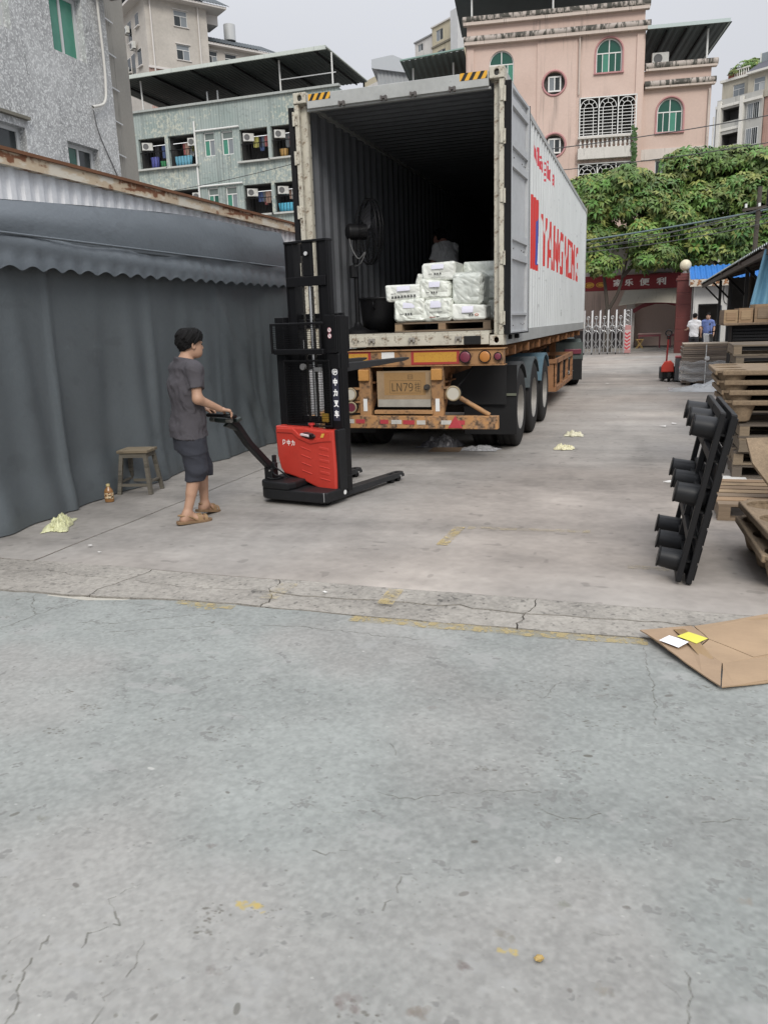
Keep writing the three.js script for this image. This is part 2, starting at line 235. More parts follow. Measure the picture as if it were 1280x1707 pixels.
{
  struct('ground', box(700, 0.1, 700, 0, -0.11, -60), mBase);
  // apron slab
  const pts = []; for (let i = 0; i <= 300; i++) { const x = -14 + (22 * i) / 300; pts.push([x, stripFront(x) + 0.014 + 0.012 * fbm(x * 0.05 + 0.5, 0.2, 60, 5, 3, 222)]); }
  pts.push([8, 7], [-14, 7]);
  const g = flatPoly(pts, 0); { const n = prep(g), p = n.attributes.position, uv = n.attributes.uv; for (let i = 0; i < p.count; i++) uv.setXY(i, (p.getX(i) - AP.x0) / AP.s, 1 - (p.getZ(i) - (AP.z1 - AP.s)) / AP.s); n.userData.keepUV = true; const o = obj('painted_apron', n, mApron); o.userData.kind = 'structure'; }
  // yard slabs with an open joint between them
  const L = [], R = []; for (let i = 0; i <= 220; i++) { const z = -4.6 - (33 * i) / 220; L.push([jointX(z) - 0.006, z]); R.push([jointX(z) + 0.006, z]); }
  const bl = [], br = []; for (let i = 0; i <= 120; i++) { const x = -14 + ((-4.3 + 14) * i) / 120; bl.push([x, stripBack(x) - 0.007]); } for (let i = 0; i <= 160; i++) { const x = -4.28 + ((9 + 4.28) * i) / 160; br.push([x, stripBack(x) - 0.007]); }
  struct('yard_pavement', flatPoly([...bl, ...L, [-14, -37.6]], 0.002), mYard);
  struct('yard_pavement', flatPoly([[9, -37.6], ...[...br].reverse(), ...R], 0), mYard);
  struct('street', flatPoly([[-40, -37.62], [40, -37.62], [40, -46], [-40, -46]], 0), mYard);
  // threshold strip of broken concrete: each piece its own slab
  const th = new THREE.Group(); th.name = 'threshold_strip'; th.userData.kind = 'structure'; scene.add(th);
  const r = rng(5), cuts = [-9.2]; const fixed = [-4.5, -3.3, -2.2, -0.6, 1.1, 2.0, 3.2, 4.6, 6.2]; cuts.push(-7.5, -6.2, -5.3, ...fixed);
  const cutF = (i, z) => cuts[i] + 0.16 * (z + 4.25) * (hash(i, 3, 9) - 0.5) * 4 + 0.16 * nz1(z * 7 + i * 7, 10 + i);
  for (let i = 0; i + 1 < cuts.length; i++) for (const [lo, hi] of hash(i, 1, 4) < 0.3 ? [[stripFront, stripBack]] : [[stripFront, stripMid], [stripMid, stripBack]]) {
    const e = 0.002 + 0.004 * r(), P = [], n = 16, x0 = cuts[i], x1 = cuts[i + 1], y = -0.002 + 0.006 * r();
    const at = (s, t) => { const zz = lerp(lo(lerp(x0, x1, s)), hi(lerp(x0, x1, s)), t), a = cutF(i, zz), b = cutF(i + 1, zz), x = lerp(a + e, b - e, s); return [x, lerp(lo(x) - e, hi(x) + e, t)]; };
    for (let k = 0; k <= n; k++) P.push(at(k / n, 0)); for (let k = 1; k <= 6; k++) P.push(at(1, k / 6)); for (let k = n - 1; k >= 0; k--) P.push(at(k / n, 1)); for (let k = 5; k >= 1; k--) P.push(at(0, k / 6));
    const gq = flatPoly(P, y, 0.05); gq.userData.uvo = [r() * 3, r() * 3]; obj('concrete_piece', gq, mStrip, th);
  }
  // worn yellow paint
  const al = tex(256, (u, v) => (0.25 + 0.75 * sst(0.42, 0.6, fbm(u + 0.12 * fbm(u, v, 12, 12, 3, 602), v + 0.12 * fbm(u, v, 11, 11, 3, 604), 17, 19, 5, 600, 0.72))) * 0.62, false), al2 = tex(256, (u, v) => (0.15 + 0.85 * sst(0.48, 0.66, fbm(u + 0.12 * fbm(u, v, 12, 12, 3, 612), v + 0.12 * fbm(u, v, 11, 11, 3, 614), 17, 19, 5, 610, 0.72))) * 0.4, false);
  const mY = mat([0.44, 0.34, 0.15], 0.85, { alphaMap: rep(al, 0.7), transparent: true }), mY2 = mat([0.44, 0.36, 0.2], 0.85, { alphaMap: rep(al2, 0.8), transparent: true });
  const quad = (a, y) => { const gg = new THREE.ShapeGeometry(new THREE.Shape(a.map(([x, z]) => new THREE.Vector2(x, -z)))); return gg.rotateX(-PI / 2).translate(0, y, 0); };
  const edge = []; for (let i = 0; i <= 40; i++) { const x = -1.55 + 1.62 * (i / 40); edge.push([x, stripFront(x) + 0.02]); } for (let i = 40; i >= 0; i--) { const x = -1.55 + 1.62 * (i / 40); edge.push([x, stripFront(x) + 0.105]); }
  struct('yellow_line', quad(edge, 0.004), mY);
  struct('yellow_line', quad([[-1.47, -4.17], [-1.37, -4.17], [-1.38, -4.44], [-1.48, -4.44]], 0.014), mY);
  struct('yellow_line', quad([[-2.22, -4.1], [-2.1, -4.1], [-2.08, -4.4], [-2.2, -4.4]], 0.014), mY2);
  struct('yellow_line', quad([[-1.45, -5.5], [-1.36, -5.5], [-1.34, -6.05], [-1.43, -6.05]], 0.006), mY);
  struct('yellow_line', quad([[-1.32, -6.0], [-0.36, -6.06], [-0.36, -6.14], [-1.32, -6.08]], 0.006), mY2);
  struct('yellow_line', quad([[-0.06, -5.21], [0.2, -5.2], [0.2, -5.27], [-0.06, -5.28]], 0.006), mY2);
  struct('yellow_line', quad([[-2.7, -3.97], [-2.3, -3.96], [-2.3, -3.9], [-2.7, -3.91]], 0.004), mY);
}
// ---------- shared paints ----------
const mBlack = mat([0.010, 0.010, 0.011], 0.42, { specularIntensity: 0.45, map: rep(tFine, 0.7) });
const mBlackMatte = mat([0.011, 0.011, 0.012], 0.75, { specularIntensity: 0.4, map: rep(tGrime, 0.9) });
const mRubber = mat([0.022, 0.021, 0.021], 0.85, { specularIntensity: 0.5, map: rep(tGrime, 0.8), ...bumpOf(0.2, 0.002) });
const mSteel = mat([0.34, 0.33, 0.32], 0.5, { metalness: 0.7, map: rep(tGrime, 0.8) });
const mChrome = mat([0.62, 0.62, 0.62], 0.25, { metalness: 0.9 });
const mWhite = mat([0.72, 0.72, 0.70], 0.6);
const mRedLens = mat([0.16, 0.03, 0.05], 0.3), mAmber = mat([0.42, 0.17, 0.04], 0.35), mRedRefl = mat([0.42, 0.05, 0.06], 0.4);
const mOrange = mat([1, 1, 1], 0.7, { map: rep(tRustMask([0.36, 0.195, 0.085], [0.21, 0.125, 0.07], 0.46, 0.78, 700), 0.8), ...bumpOf(0.3, 0.002) });
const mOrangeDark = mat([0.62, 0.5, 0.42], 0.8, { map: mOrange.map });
const mCream = mat([1, 1, 1], 0.65, { map: rep(tRustMask([0.50, 0.47, 0.39], [0.30, 0.23, 0.16], 0.56, 0.82, 720), 0.38) });
const mDoorGrey = mat([0.47, 0.485, 0.50], 0.5, { map: rep(tGrime, 2.2) });
const mHeader = mat([0.40, 0.41, 0.40], 0.55, { map: rep(tGrime, 1.7) });
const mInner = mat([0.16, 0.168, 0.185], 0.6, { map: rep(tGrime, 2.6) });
const mPly = mat([0.07, 0.06, 0.05], 0.8, { map: rep(tWood, 1.2) });

// strokes for the few Chinese characters that the photograph shows (grid 0..100, y down)
const GLYPH = {
  zhong: [[[16, 28], [84, 28], [84, 62], [16, 62], [16, 28]], [[50, 6], [50, 96]]],
  li: [[[14, 34], [82, 34], [80, 60], [74, 88], [60, 84]], [[46, 8], [44, 40], [34, 70], [14, 94]]],
  cha: [[[16, 18], [82, 18], [66, 54], [42, 80], [14, 94]], [[28, 40], [50, 68], [88, 94]], [[48, 34], [56, 44]]],
  che: [[[18, 22], [84, 22]], [[46, 6], [26, 50], [80, 50]], [[54, 34], [54, 98]], [[10, 72], [92, 72]]],
  jia: [[[50, 4], [54, 12]], [[12, 28], [12, 16], [88, 16], [86, 28]], [[24, 32], [78, 32]], [[54, 32], [40, 44], [16, 54]], [[42, 42], [58, 60], [56, 88], [44, 92]], [[48, 52], [16, 70]], [[54, 64], [14, 90]], [[80, 42], [62, 54]], [[60, 56], [90, 86]]],
  le: [[[76, 8], [26, 18]], [[26, 18], [20, 46], [84, 46]], [[52, 26], [52, 92], [42, 88]], [[32, 60], [14, 82]], [[68, 60], [88, 80]]],
  bian: [[[28, 6], [10, 42]], [[20, 30], [20, 96]], [[36, 14], [94, 14]], [[42, 28], [88, 28], [88, 58], [42, 58], [42, 28]], [[42, 43], [88, 43]], [[65, 14], [62, 66], [36, 96]], [[42, 66], [66, 86], [96, 96]]],
  lix: [[[54, 8], [14, 18]], [[8, 34], [60, 34]], [[34, 14], [34, 96]], [[34, 38], [10, 72]], [[36, 44], [60, 64]], [[70, 16], [70, 68]], [[90, 6], [90, 94], [78, 88]]],
  gua: [[[10, 26], [40, 26]], [[26, 6], [26, 92], [16, 86]], [[10, 62], [42, 50]], [[50, 22], [92, 22]], [[70, 8], [70, 46]], [[46, 46], [96, 46]], [[50, 66], [92, 66]], [[70, 50], [70, 90]], [[44, 92], [98, 92]]],
  blk: [[[14, 14], [86, 14]], [[50, 8], [50, 94]], [[20, 40], [80, 40]], [[14, 66], [86, 66]], [[24, 40], [16, 92]], [[76, 40], [86, 92]]],
};
function glyph(g, name, x, y, s, lw, sy = s) { g.lineWidth = lw; g.lineCap = 'square'; g.lineJoin = 'miter'; for (const L of GLYPH[name]) { g.beginPath(); L.forEach(([a, b], i) => { const X = x + (a / 100) * s, Y = y + (b / 100) * sy; i ? g.lineTo(X, Y) : g.moveTo(X, Y); }); g.stroke(); } }
// a flat print: plane with 0..1 uv facing +z, moved by place()
const print = (w, h, x, y, z, rx, ry, rz) => keep(place(new THREE.PlaneGeometry(w, h), x, y, z, rx, ry, rz));
const printMat = (t, rough = 0.6, o = {}) => new THREE.MeshStandardMaterial({ map: t, roughness: rough, ...o });

// ---------- shipping container ----------
const CX = -2.775, CZ = -9.093, CY = 1.361, CW = 1.219, CH = 2.896, CL = 12.19;
// corrugation profile along the length: offset from the outer face
function corr(n0, n1, pitch, depth, flat = 0.27) { const o = []; for (let a = n0; a < n1 - 1e-6; a += pitch) { const f = flat * pitch, s = (0.5 - flat) * pitch; o.push([a, 0], [a + f, 0], [a + f + s, depth], [a + 2 * f + s, depth]); } o.push([n1, 0]); return o; }
function ribbon(prof, at, y0, y1, uvf) { // flat-shaded ribbon: at(t, off, y) -> position
  const p = [], uv = [];
  for (let i = 0; i + 1 < prof.length; i++) { const [a, oa] = prof[i], [b, ob] = prof[i + 1]; const q = [[a, oa, y0], [b, ob, y0], [b, ob, y1], [a, oa, y1]]; for (const k of [0, 1, 2, 0, 2, 3]) { p.push(...at(...q[k])); uv.push(...uvf(...q[k])); } }
  const g = new THREE.BufferGeometry(); g.setAttribute('position', new THREE.Float32BufferAttribute(p, 3)); g.setAttribute('uv', new THREE.Float32BufferAttribute(uv, 2)); g.computeVertexNormals(); return keep(g);
}
{
  const c = thing('shipping_container', 'open light grey corrugated shipping container with red side lettering on the trailer', 'container', [CX, CY, CZ]);
  // side print: u runs along the length (0..1), v up (0..1) of the sheet y 0.16..2.84
  const Y0 = 0.16, Y1 = 2.82, LEN = CL - 0.3;
  const side = canvasTex(2048, 512, (g, w, h) => {
    const im = g.createImageData(w, h), d = im.data; for (let j = 0; j < h; j++) for (let i = 0; i < w; i++) { const u = i / w, v = j / h, o = (j * w + i) * 4; const k = 0.60 * (1 + 0.14 * (fbm(u, v, 14, 4, 4, 800) - 0.5) + 0.12 * (fbm(u, v, 120, 6, 3, 810) - 0.5) - 0.25 * sst(0.75, 0.85, fbm(u, v, 90, 30, 3, 820))); d[o] = enc(k * 0.97); d[o + 1] = enc(k); d[o + 2] = enc(k * 0.985); d[o + 3] = 255; }
    g.putImageData(im, 0, 0);
    const X = (z) => ((-z + CZ - 0.15) / LEN) * w, Yp = (y) => (1 - (y - CY - Y0) / (Y1 - Y0)) * h; // world z, y -> pixel
    const red = '#c5302b', blue = '#3a4a9c';
    g.fillStyle = red; g.fillRect(X(-11.4), Yp(3.29), X(-12.25) - X(-11.4), Yp(2.32) - Yp(3.29));
    g.fillStyle = blue; g.beginPath(); g.moveTo(X(-12.22), Yp(3.15)); g.lineTo(X(-11.9), Yp(2.95)); g.lineTo(X(-11.75), Yp(2.4)); g.lineTo(X(-12.05), Yp(2.4)); g.lineTo(X(-12.22), Yp(2.8)); g.fill();
    g.fillStyle = '#eceef0'; g.beginPath(); g.moveTo(X(-12.25), Yp(2.82)); g.lineTo(X(-12.05), Yp(2.7)); g.lineTo(X(-12.0), Yp(2.42)); g.lineTo(X(-12.25), Yp(2.42)); g.fill();
    g.fillStyle = red; g.font = 'bold 100px sans-serif'; g.textBaseline = 'alphabetic';
    const put = (s, z0, z1, y0, y1) => { const m = g.measureText(s), H = m.actualBoundingBoxAscent; g.save(); g.translate(X(z0), Yp(y0)); g.scale((X(z1) - X(z0)) / m.width, (Yp(y0) - Yp(y1)) / H); g.fillText(s, 0, 0); g.restore(); };
    put('YANGMING', -12.5, -19.2, 2.43, 3.18); g.fillStyle = '#c23640'; put('Magica', -11.45, -14.1, 3.74, 4.0);
  });
  const mSide = printMat(side, 0.5), mSideIn = mInner, sh = corr(0, LEN, 0.278, 0.036);
  const n = LEN / Math.round(LEN / 0.278), prof = corr(0, LEN, n, 0.036);
  obj('side_wall', ribbon(prof, (t, o, y) => [CW - 0.006 - o, y, -0.15 - t], Y0, Y1, (t, o, y) => [t / LEN, (y - Y0) / (Y1 - Y0)]), mSide, c, { label: 'white corrugated side wall with red lettering and a square logo' });
  obj('side_wall', ribbon(prof, (t, o, y) => [-CW + 0.006 + o, y, -0.15 - t], Y0, Y1, (t, o, y) => [1 - t / LEN, (y - Y0) / (Y1 - Y0)]), mSide, c);
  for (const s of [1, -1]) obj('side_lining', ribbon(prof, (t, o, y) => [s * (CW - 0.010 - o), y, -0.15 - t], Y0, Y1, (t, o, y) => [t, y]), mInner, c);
  const rp = corr(0, LEN, LEN / Math.round(LEN / 0.209), 0.02);
  obj('roof', ribbon(rp, (t, o, x) => [x, CH - 0.03 - o, -0.15 - t], -CW + 0.03, CW - 0.03, (t, o, x) => [t, x]), mHeader, c);
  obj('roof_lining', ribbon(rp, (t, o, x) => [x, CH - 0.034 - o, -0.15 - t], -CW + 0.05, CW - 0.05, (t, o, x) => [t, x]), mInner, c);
  const fp = corr(-CW + 0.1, CW - 0.1, 2.238 / 9, 0.045);
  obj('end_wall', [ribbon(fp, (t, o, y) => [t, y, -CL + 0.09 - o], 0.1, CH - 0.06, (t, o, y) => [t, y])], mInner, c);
  obj('end_header', span(-CW + 0.04, CW - 0.04, CH - 0.14, CH - 0.024, -CL + 0.025, -CL + 0.2), mHeader, c); obj('roof_header_plate', span(-CW + 0.04, CW - 0.04, CH - 0.075, CH - 0.026, -0.056, -0.175), mHeader, c);
  obj('end_lining', span(-CW + 0.02, CW - 0.02, 0.02, CH - 0.03, -CL + 0.012, -CL + 0.022), mInner, c);
  obj('floor', span(-CW + 0.05, CW - 0.05, 0.13, 0.168, -0.16, -CL + 0.1), mPly, c);
  for (const s of [-1, 1]) {
    obj('bottom_rail', [span(s * (CW - 0.045), s * CW, 0.0, 0.16, -0.18, -CL + 0.17)], mHeader, c);
    obj('top_rail', [span(s * (CW - 0.06), s * (CW + 0.002), CH - 0.09, CH - 0.022, -0.18, -CL + 0.17)], mHeader, c);
    obj('corner_post', [rbox(0.055, CH - 0.236, 0.06, 0.008, s * (CW - 0.0275), CH / 2, -0.035), rbox(0.09, CH - 0.236, 0.012, 0.004, s * (CW - 0.075), CH / 2, -0.09), span(s * (CW - 0.115), s * (CW - 0.125), 0.12, CH - 0.12, -0.1, -0.17)], mCream, c);
    obj('corner_post', span(s * (CW - 0.15), s * CW, 0.12, CH - 0.12, -CL + 0.01, -CL + 0.15), mHeader, c);
    for (const y of [0.02, 0.3, 0.95, 1.6, 2.2, 2.62]) if (y > 0.1) obj('hinge', [rbox(0.05, 0.13, 0.03, 0.006, s * (CW - 0.015), y, -0.004), cyl(0.014, 0.15, s * (CW + 0.008), y, 0.008, 'y', 10)], mCream, c);
  }
  // castings with their oval holes
  for (const s of [-1, 1]) for (const y of [0, CH - 0.118]) for (const z of [0, -CL + 0.178]) {
    const w = 0.162, h = 0.118, hole = []; for (let i = 0; i < 20; i++) { const a = (i / 20) * 2 * PI; hole.push([w / 2 + 0.034 * Math.cos(a), h / 2 + 0.036 * Math.sin(a) + 0.004 * Math.sign(Math.sin(a))]); }
    const face = ext(shp(rectPts(0.008, w - 0.008, 0.008, h - 0.008), [hole]), 0.02, 0.006).translate(-w / 2, 0, -0.02);
    obj('corner_casting', [face.translate(s * (CW - 0.079), y, z + 0.006), span(s * (CW - 0.162), s * (CW - 0.15), y + 0.004, y + h - 0.004, z - 0.03, z - 0.17), span(s * (CW - 0.012), s * (CW + 0.004), y + 0.002, y + h - 0.002, z - 0.012, z - 0.172), span(s * (CW - 0.15), s * (CW - 0.012), y + 0.002, y + 0.014, z - 0.022, z - 0.17), span(s * (CW - 0.15), s * (CW - 0.012), y + h - 0.014, y + h - 0.002, z - 0.022, z - 0.17)], mCream, c);
  }
  const keeper = (x, y) => [rbox(0.07, 0.03, 0.03, 0.006, x, y, 0.012), rbox(0.02, 0.055, 0.045, 0.006, x - 0.026, y - 0.01, 0.02), rbox(0.02, 0.055, 0.045, 0.006, x + 0.026, y - 0.01, 0.02)];
  const KX = [-0.86, -0.36, 0.14, 0.7];
  const head = obj('header_beam', [rbox(2 * CW - 0.33, 0.15, 0.05, 0.006, 0, CH - 0.105, -0.03), span(-CW + 0.15, CW - 0.15, CH - 0.2, CH - 0.178, -0.04, -0.09)], mHeader, c);
  const mKeeper = mat([0.11, 0.10, 0.095], 0.7, { map: rep(tGrime, 0.4) });
  for (const x of [-0.62, -0.12, 0.22, 0.66]) obj('lock_keeper', keeper(x, CH - 0.165), mKeeper, head);
  const haz = canvasTex(256, 64, (g, w, h) => { g.fillStyle = '#d8a12c'; g.fillRect(0, 0, w, h); g.fillStyle = '#15130f'; for (let i = -1; i < 4; i++) { g.beginPath(); g.moveTo(i * 76 + 8, h); g.lineTo(i * 76 + 44, h); g.lineTo(i * 76 + 82, 0); g.lineTo(i * 76 + 46, 0); g.fill(); } });
  const mHaz = printMat(haz, 0.5); obj('hazard_sticker', print(0.27, 0.07, -CW + 0.32, CH - 0.065, -0.0035), mHaz, head); obj('hazard_sticker', print(0.3, 0.075, CW - 0.33, CH - 0.065, -0.0035), mHaz, head);
  const sill = obj('sill', [rbox(2 * CW - 0.33, 0.125, 0.05, 0.006, 0, 0.075, -0.028), span(-CW + 0.165, CW - 0.165, 0.138, 0.166, -0.012, -0.16)], mCream, c);
  for (const x of KX) obj('lock_keeper', keeper(x, 0.095), mat([0.30, 0.28, 0.25], 0.7, { map: rep(tGrime, 0.4) }), sill);
  obj('forklift_slot', rbox(0.2, 0.1, 0.02, 0.01, CW - 0.36, 0.062, 0.0), mat([0.01, 0.01, 0.01], 0.9), sill);
  const scrib = canvasTex(256, 64, (g, w, h) => { g.clearRect(0, 0, w, h); g.strokeStyle = '#3d3c3a'; g.lineWidth = 3; const r = rng(4); for (let k = 0; k < 8; k++) { g.beginPath(); let x = 14 + k * 28, y = 32; g.moveTo(x, y); for (let i = 0; i < 4; i++) { x += (r() - 0.4) * 22; y = 12 + r() * 40; g.lineTo(x, y); } g.stroke(); } });
  obj('chalk_scribble', print(0.36, 0.08, -0.63, 0.075, -0.0005), printMat(scrib, 0.8, { transparent: true }), sill);
  // doors, folded right back
  function door(parent, s, ang) {
    const d = sub('door', parent, [s * (CW + 0.02), 0, -0.02], ang);                 // local: leaf runs along -z, its former inside faces s
    const w = 1.165, h0 = 0.13, h1 = CH - 0.16, t = 0.05, fx = s * 0.05;
    const fr = [span(fx, fx - s * t, h0, h1, -0.02, -0.11), span(fx, fx - s * t, h0, h1, -w + 0.09, -w)];
    const rails = [[h0, h0 + 0.02], [h0 + 0.2, h0 + 0.225], [0.95, 1.03], [1.16, 1.24], [1.92, 2.0], [2.13, 2.21], [h1 - 0.2, h1 - 0.12], [h1 - 0.03, h1]];
    for (const [a, b] of rails) fr.push(span(fx - s * 0.002, fx - s * (t - 0.004), a, b, -0.11, -w + 0.09));
    obj('door_frame', fr, mDoorGrey, d);
    const bays = [[h0 + 0.02, h0 + 0.2], [h0 + 0.225, 0.95], [1.03, 1.16], [1.24, 1.92], [2.0, 2.13], [2.21, h1 - 0.2], [h1 - 0.12, h1 - 0.03]];
    for (const [a, b] of bays) { obj('door_panel', [span(fx - s * 0.034, fx - s * 0.04, a, b, -0.11, -w + 0.09)], mDoorGrey, d); if (b - a < 0.22) for (const [i, k] of [0.2, 0.3, 0.72, 0.82, 0.9].entries()) obj('rivet', cyl(0.008, 0.008, fx - s * 0.031, a + (b - a) * (i % 2 ? 0.35 : 0.42), -w * k, 'x', 8), mKeeper, d); }
    obj('door_gasket', [span(fx + s * 0.006, fx - s * 0.056, h0 - 0.014, h1 + 0.014, -0.018, 0.012), span(fx + s * 0.004, fx - s * 0.05, h0 - 0.016, h0 - 0.001, -0.02, -w), span(fx + s * 0.004, fx - s * 0.05, h0 - 0.016, h1 + 0.016, -w - 0.001, -w - 0.014)], mBlackMatte, d);
    for (const z of [-0.35, -0.8]) obj('locking_bar', [rod([fx - s * 0.075, h0 - 0.06, z], [fx - s * 0.075, h1 + 0.04, z], 0.017, 10), rbox(0.05, 0.05, 0.07, 0.01, fx - s * 0.07, h0 - 0.05, z)], mBlackMatte, d);
  }
  door(c, 1, -0.035); door(c, -1, 0.02);
}

// ---------- trailer ----------
{
  const t = thing('semi_trailer', 'rusty orange skeletal semi-trailer with three axles under the grey container', 'trailer', [CX, 0, CZ]);
  const H = CY - 0.012;
  obj('rear_beam', [rbox(2.46, 0.175, 0.09, 0.008, 0, H - 0.115, -0.02), span(-1.245, 1.245, H - 0.027, H - 0.015, 0.05, -0.12), span(-1.245, 1.245, H - 0.212, H - 0.202, 0.045, -0.1)], mOrange, t);
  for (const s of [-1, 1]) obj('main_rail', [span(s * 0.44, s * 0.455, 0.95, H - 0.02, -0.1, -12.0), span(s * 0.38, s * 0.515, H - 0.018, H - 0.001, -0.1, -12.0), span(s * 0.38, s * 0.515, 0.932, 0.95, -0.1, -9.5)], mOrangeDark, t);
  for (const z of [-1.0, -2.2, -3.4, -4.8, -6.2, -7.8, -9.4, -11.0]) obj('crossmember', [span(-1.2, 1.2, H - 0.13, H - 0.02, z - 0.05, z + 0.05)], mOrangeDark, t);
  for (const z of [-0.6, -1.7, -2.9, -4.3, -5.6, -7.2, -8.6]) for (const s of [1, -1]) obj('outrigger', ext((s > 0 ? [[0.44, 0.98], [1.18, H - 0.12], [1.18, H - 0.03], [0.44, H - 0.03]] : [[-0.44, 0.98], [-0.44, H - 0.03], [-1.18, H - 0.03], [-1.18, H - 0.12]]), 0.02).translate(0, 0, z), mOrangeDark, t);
  // marker boards and lamps on the rear beam
  const board = (w, h) => canvasTex(256, 64, (g, W, Hh) => { g.fillStyle = '#9c3531'; g.fillRect(0, 0, W, Hh); g.fillStyle = '#bb8c34'; g.fillRect(14, 10, W - 28, Hh - 20); const r = rng(8); for (let i = 0; i < 420; i++) { g.globalAlpha = 0.3; g.fillStyle = r() < 0.5 ? '#7b5a2a' : '#8e3a2c'; g.fillRect(r() * W, r() * Hh, 1 + 4 * r(), 1 + 2 * r()); } g.globalAlpha = 1; });
  const mBoard = printMat(board(), 0.5);
  for (const x of [-0.67, 0.42]) obj('marker_board', [keep(print(0.58, 0.165, x, H - 0.108, 0.0293)), rbox(0.586, 0.171, 0.006, 0.002, x, H - 0.108, 0.0255)], mBoard, t);
  obj('reflector_tape', box(0.16, 0.12, 0.004, -0.16, H - 0.1, 0.0285), mWhite, t);
  for (const [x, r, m] of [[0.785, 0.066, mRedLens], [1.015, 0.066, mAmber], [1.165, 0.042, mRedLens], [-1.0, 0.066, mRedLens], [-1.165, 0.042, mAmber]]) { const l = obj('tail_lamp', [cyl(r, 0.04, x, H - 0.112, 0.04, 'z', 20), sph(r * 0.93, x, H - 0.112, 0.058, 1, 1, 0.2)], m, t); obj('lamp_rim', tor(r, 0.007, x, H - 0.112, 0.056, 'z', 6, 24), mBlackMatte, l); }
  // rear underride guard
  obj('bumper_bar', [rbox(2.36, 0.155, 0.1, 0.008, -0.015, 0.475, 0.0)], mat([1, 1, 1], 0.75, { map: rep(tRustMask([0.40, 0.21, 0.085], [0.24, 0.15, 0.09], 0.42, 0.7, 740), 0.6) }), t);
  for (let i = 0; i < 12; i++) if (i !== 4 && i !== 9) obj('reflector_tape', box(0.1 + 0.05 * hash(i, 2, 5), 0.05, 0.004, -1.0 + i * 0.155, 0.478 + 0.012 * (hash(i, 1, 5) - 0.5), 0.0525, 0, 0, 0.03 * (hash(i, 7, 5) - 0.5)), i % 2 ? mRedRefl : mat([0.55, 0.53, 0.49], 0.6, { map: rep(tGrime, 0.2) }), t);
  obj('warning_triangle', ext([[-0.085, -0.05], [0.085, -0.05], [0, 0.09]], 0.006, 0.003).translate(0.66, 0.462, 0.051), mRedRefl, t);
  for (const x of [-0.47, 0.44]) { const p = obj('guard_post', [rbox(0.15, 0.62, 0.08, 0.008, x, 0.83, -0.02)], mOrange, t); obj('lamp_box', rbox(0.13, 0.13, 0.05, 0.008, x, 1.04, 0.045), mat([0.50, 0.25, 0.07], 0.5, { map: rep(tGrime, 0.5) }), p); obj('reflector_tape', box(0.05, 0.15, 0.004, x, 0.68, 0.0225), mWhite, p); }
  for (const [x, y, r, m] of [[-0.64, 0.815, 0.075, 0], [0.645, 0.82, 0.085, 0], [-0.635, 0.655, 0.066, 1]]) { obj('lamp_bracket', [box(0.13, 0.02, 0.05, x * 0.9, y + 0.06, 0), box(0.16, 0.15, 0.02, x * 0.93, y, -0.02)], mOrange, t); const l = obj('work_lamp', [cyl(r, 0.09, x, y, 0.03, 'z', 22)], mBlackMatte, t); obj('lamp_lens', [cyl(r * 0.86, 0.014, x, y, 0.078, 'z', 22)], m ? mRedLens : mat([0.50, 0.47, 0.40], 0.35), l); obj('lamp_rim', tor(r * 0.93, 0.012, x, y, 0.078, 'z', 6, 24), mat([0.30, 0.24, 0.15], 0.6), l); }
  const plate = obj('number_plate_panel', [rbox(0.69, 0.43, 0.02, 0.006, 0.02, 0.87, -0.02)], mat([0.33, 0.23, 0.135], 0.75, { map: rep(tGrime, 0.6) }), t);
  const pt = canvasTex(512, 256, (g, w, h) => {
    g.fillStyle = '#94744a'; g.fillRect(0, 0, w, h); const r = rng(3); for (let i = 0; i < 700; i++) { g.globalAlpha = 0.12; g.fillStyle = r() < 0.5 ? '#6d5230' : '#a9875c'; g.fillRect(r() * w, r() * h, 3 + 16 * r(), 2 + 6 * r()); } g.globalAlpha = 0.9;
    g.strokeStyle = '#3a2c1c'; g.lineWidth = 3; g.strokeRect(70, 92, 380, 140); g.fillStyle = '#33271a'; g.font = '130px sans-serif'; g.save(); g.translate(84, 212); g.scale(0.92, 1); g.fillText('LN79', 0, 0); g.restore(); g.strokeStyle = '#33271a'; glyph(g, 'gua', 372, 108, 72, 6, 112); g.lineWidth = 5; g.strokeRect(296, 28, 56, 44); g.beginPath(); g.moveTo(304, 50); g.lineTo(344, 50); g.stroke(); g.globalAlpha = 1;
  });
  obj('number_plate', print(0.52, 0.27, 0.03, 0.93, -0.0085), printMat(pt, 0.6), plate);
  obj('plate_strip', box(0.66, 0.09, 0.01, 0.02, 0.70, -0.002), mat([0.36, 0.34, 0.30], 0.6, { map: rep(tGrime, 0.4) }), plate);
  obj('plate_shelf', rbox(0.74, 0.045, 0.1, 0.006, 0.02, 0.595, 0.0), mOrange, t);
  obj('air_coupling', [cyl(0.035, 0.05, 0.31, 0.89, 0.01, 'z', 14), cyl(0.02, 0.08, 0.31, 0.89, 0.02, 'z', 10)], mKeep(), t);
  for (const [a, b] of [[[0.68, 0.78, 0.0], [1.06, 0.56, 0.0]], [[-0.68, 0.70, 0.0], [-1.1, 0.56, 0.0]]]) obj('brace', rod(a, b, 0.028, 10), mOrange, t);
  for (const s of [-1, 1]) obj('guard_arm', [bar([s * 0.46, 0.55, -0.06], [s * 0.46, 1.0, -0.5], 0.07, 0.07)], mOrangeDark, t);
  obj('rear_valance', span(-1.15, 1.15, 0.62, 1.14, -0.62, -0.635), mat([0.012, 0.012, 0.013], 0.9), t);
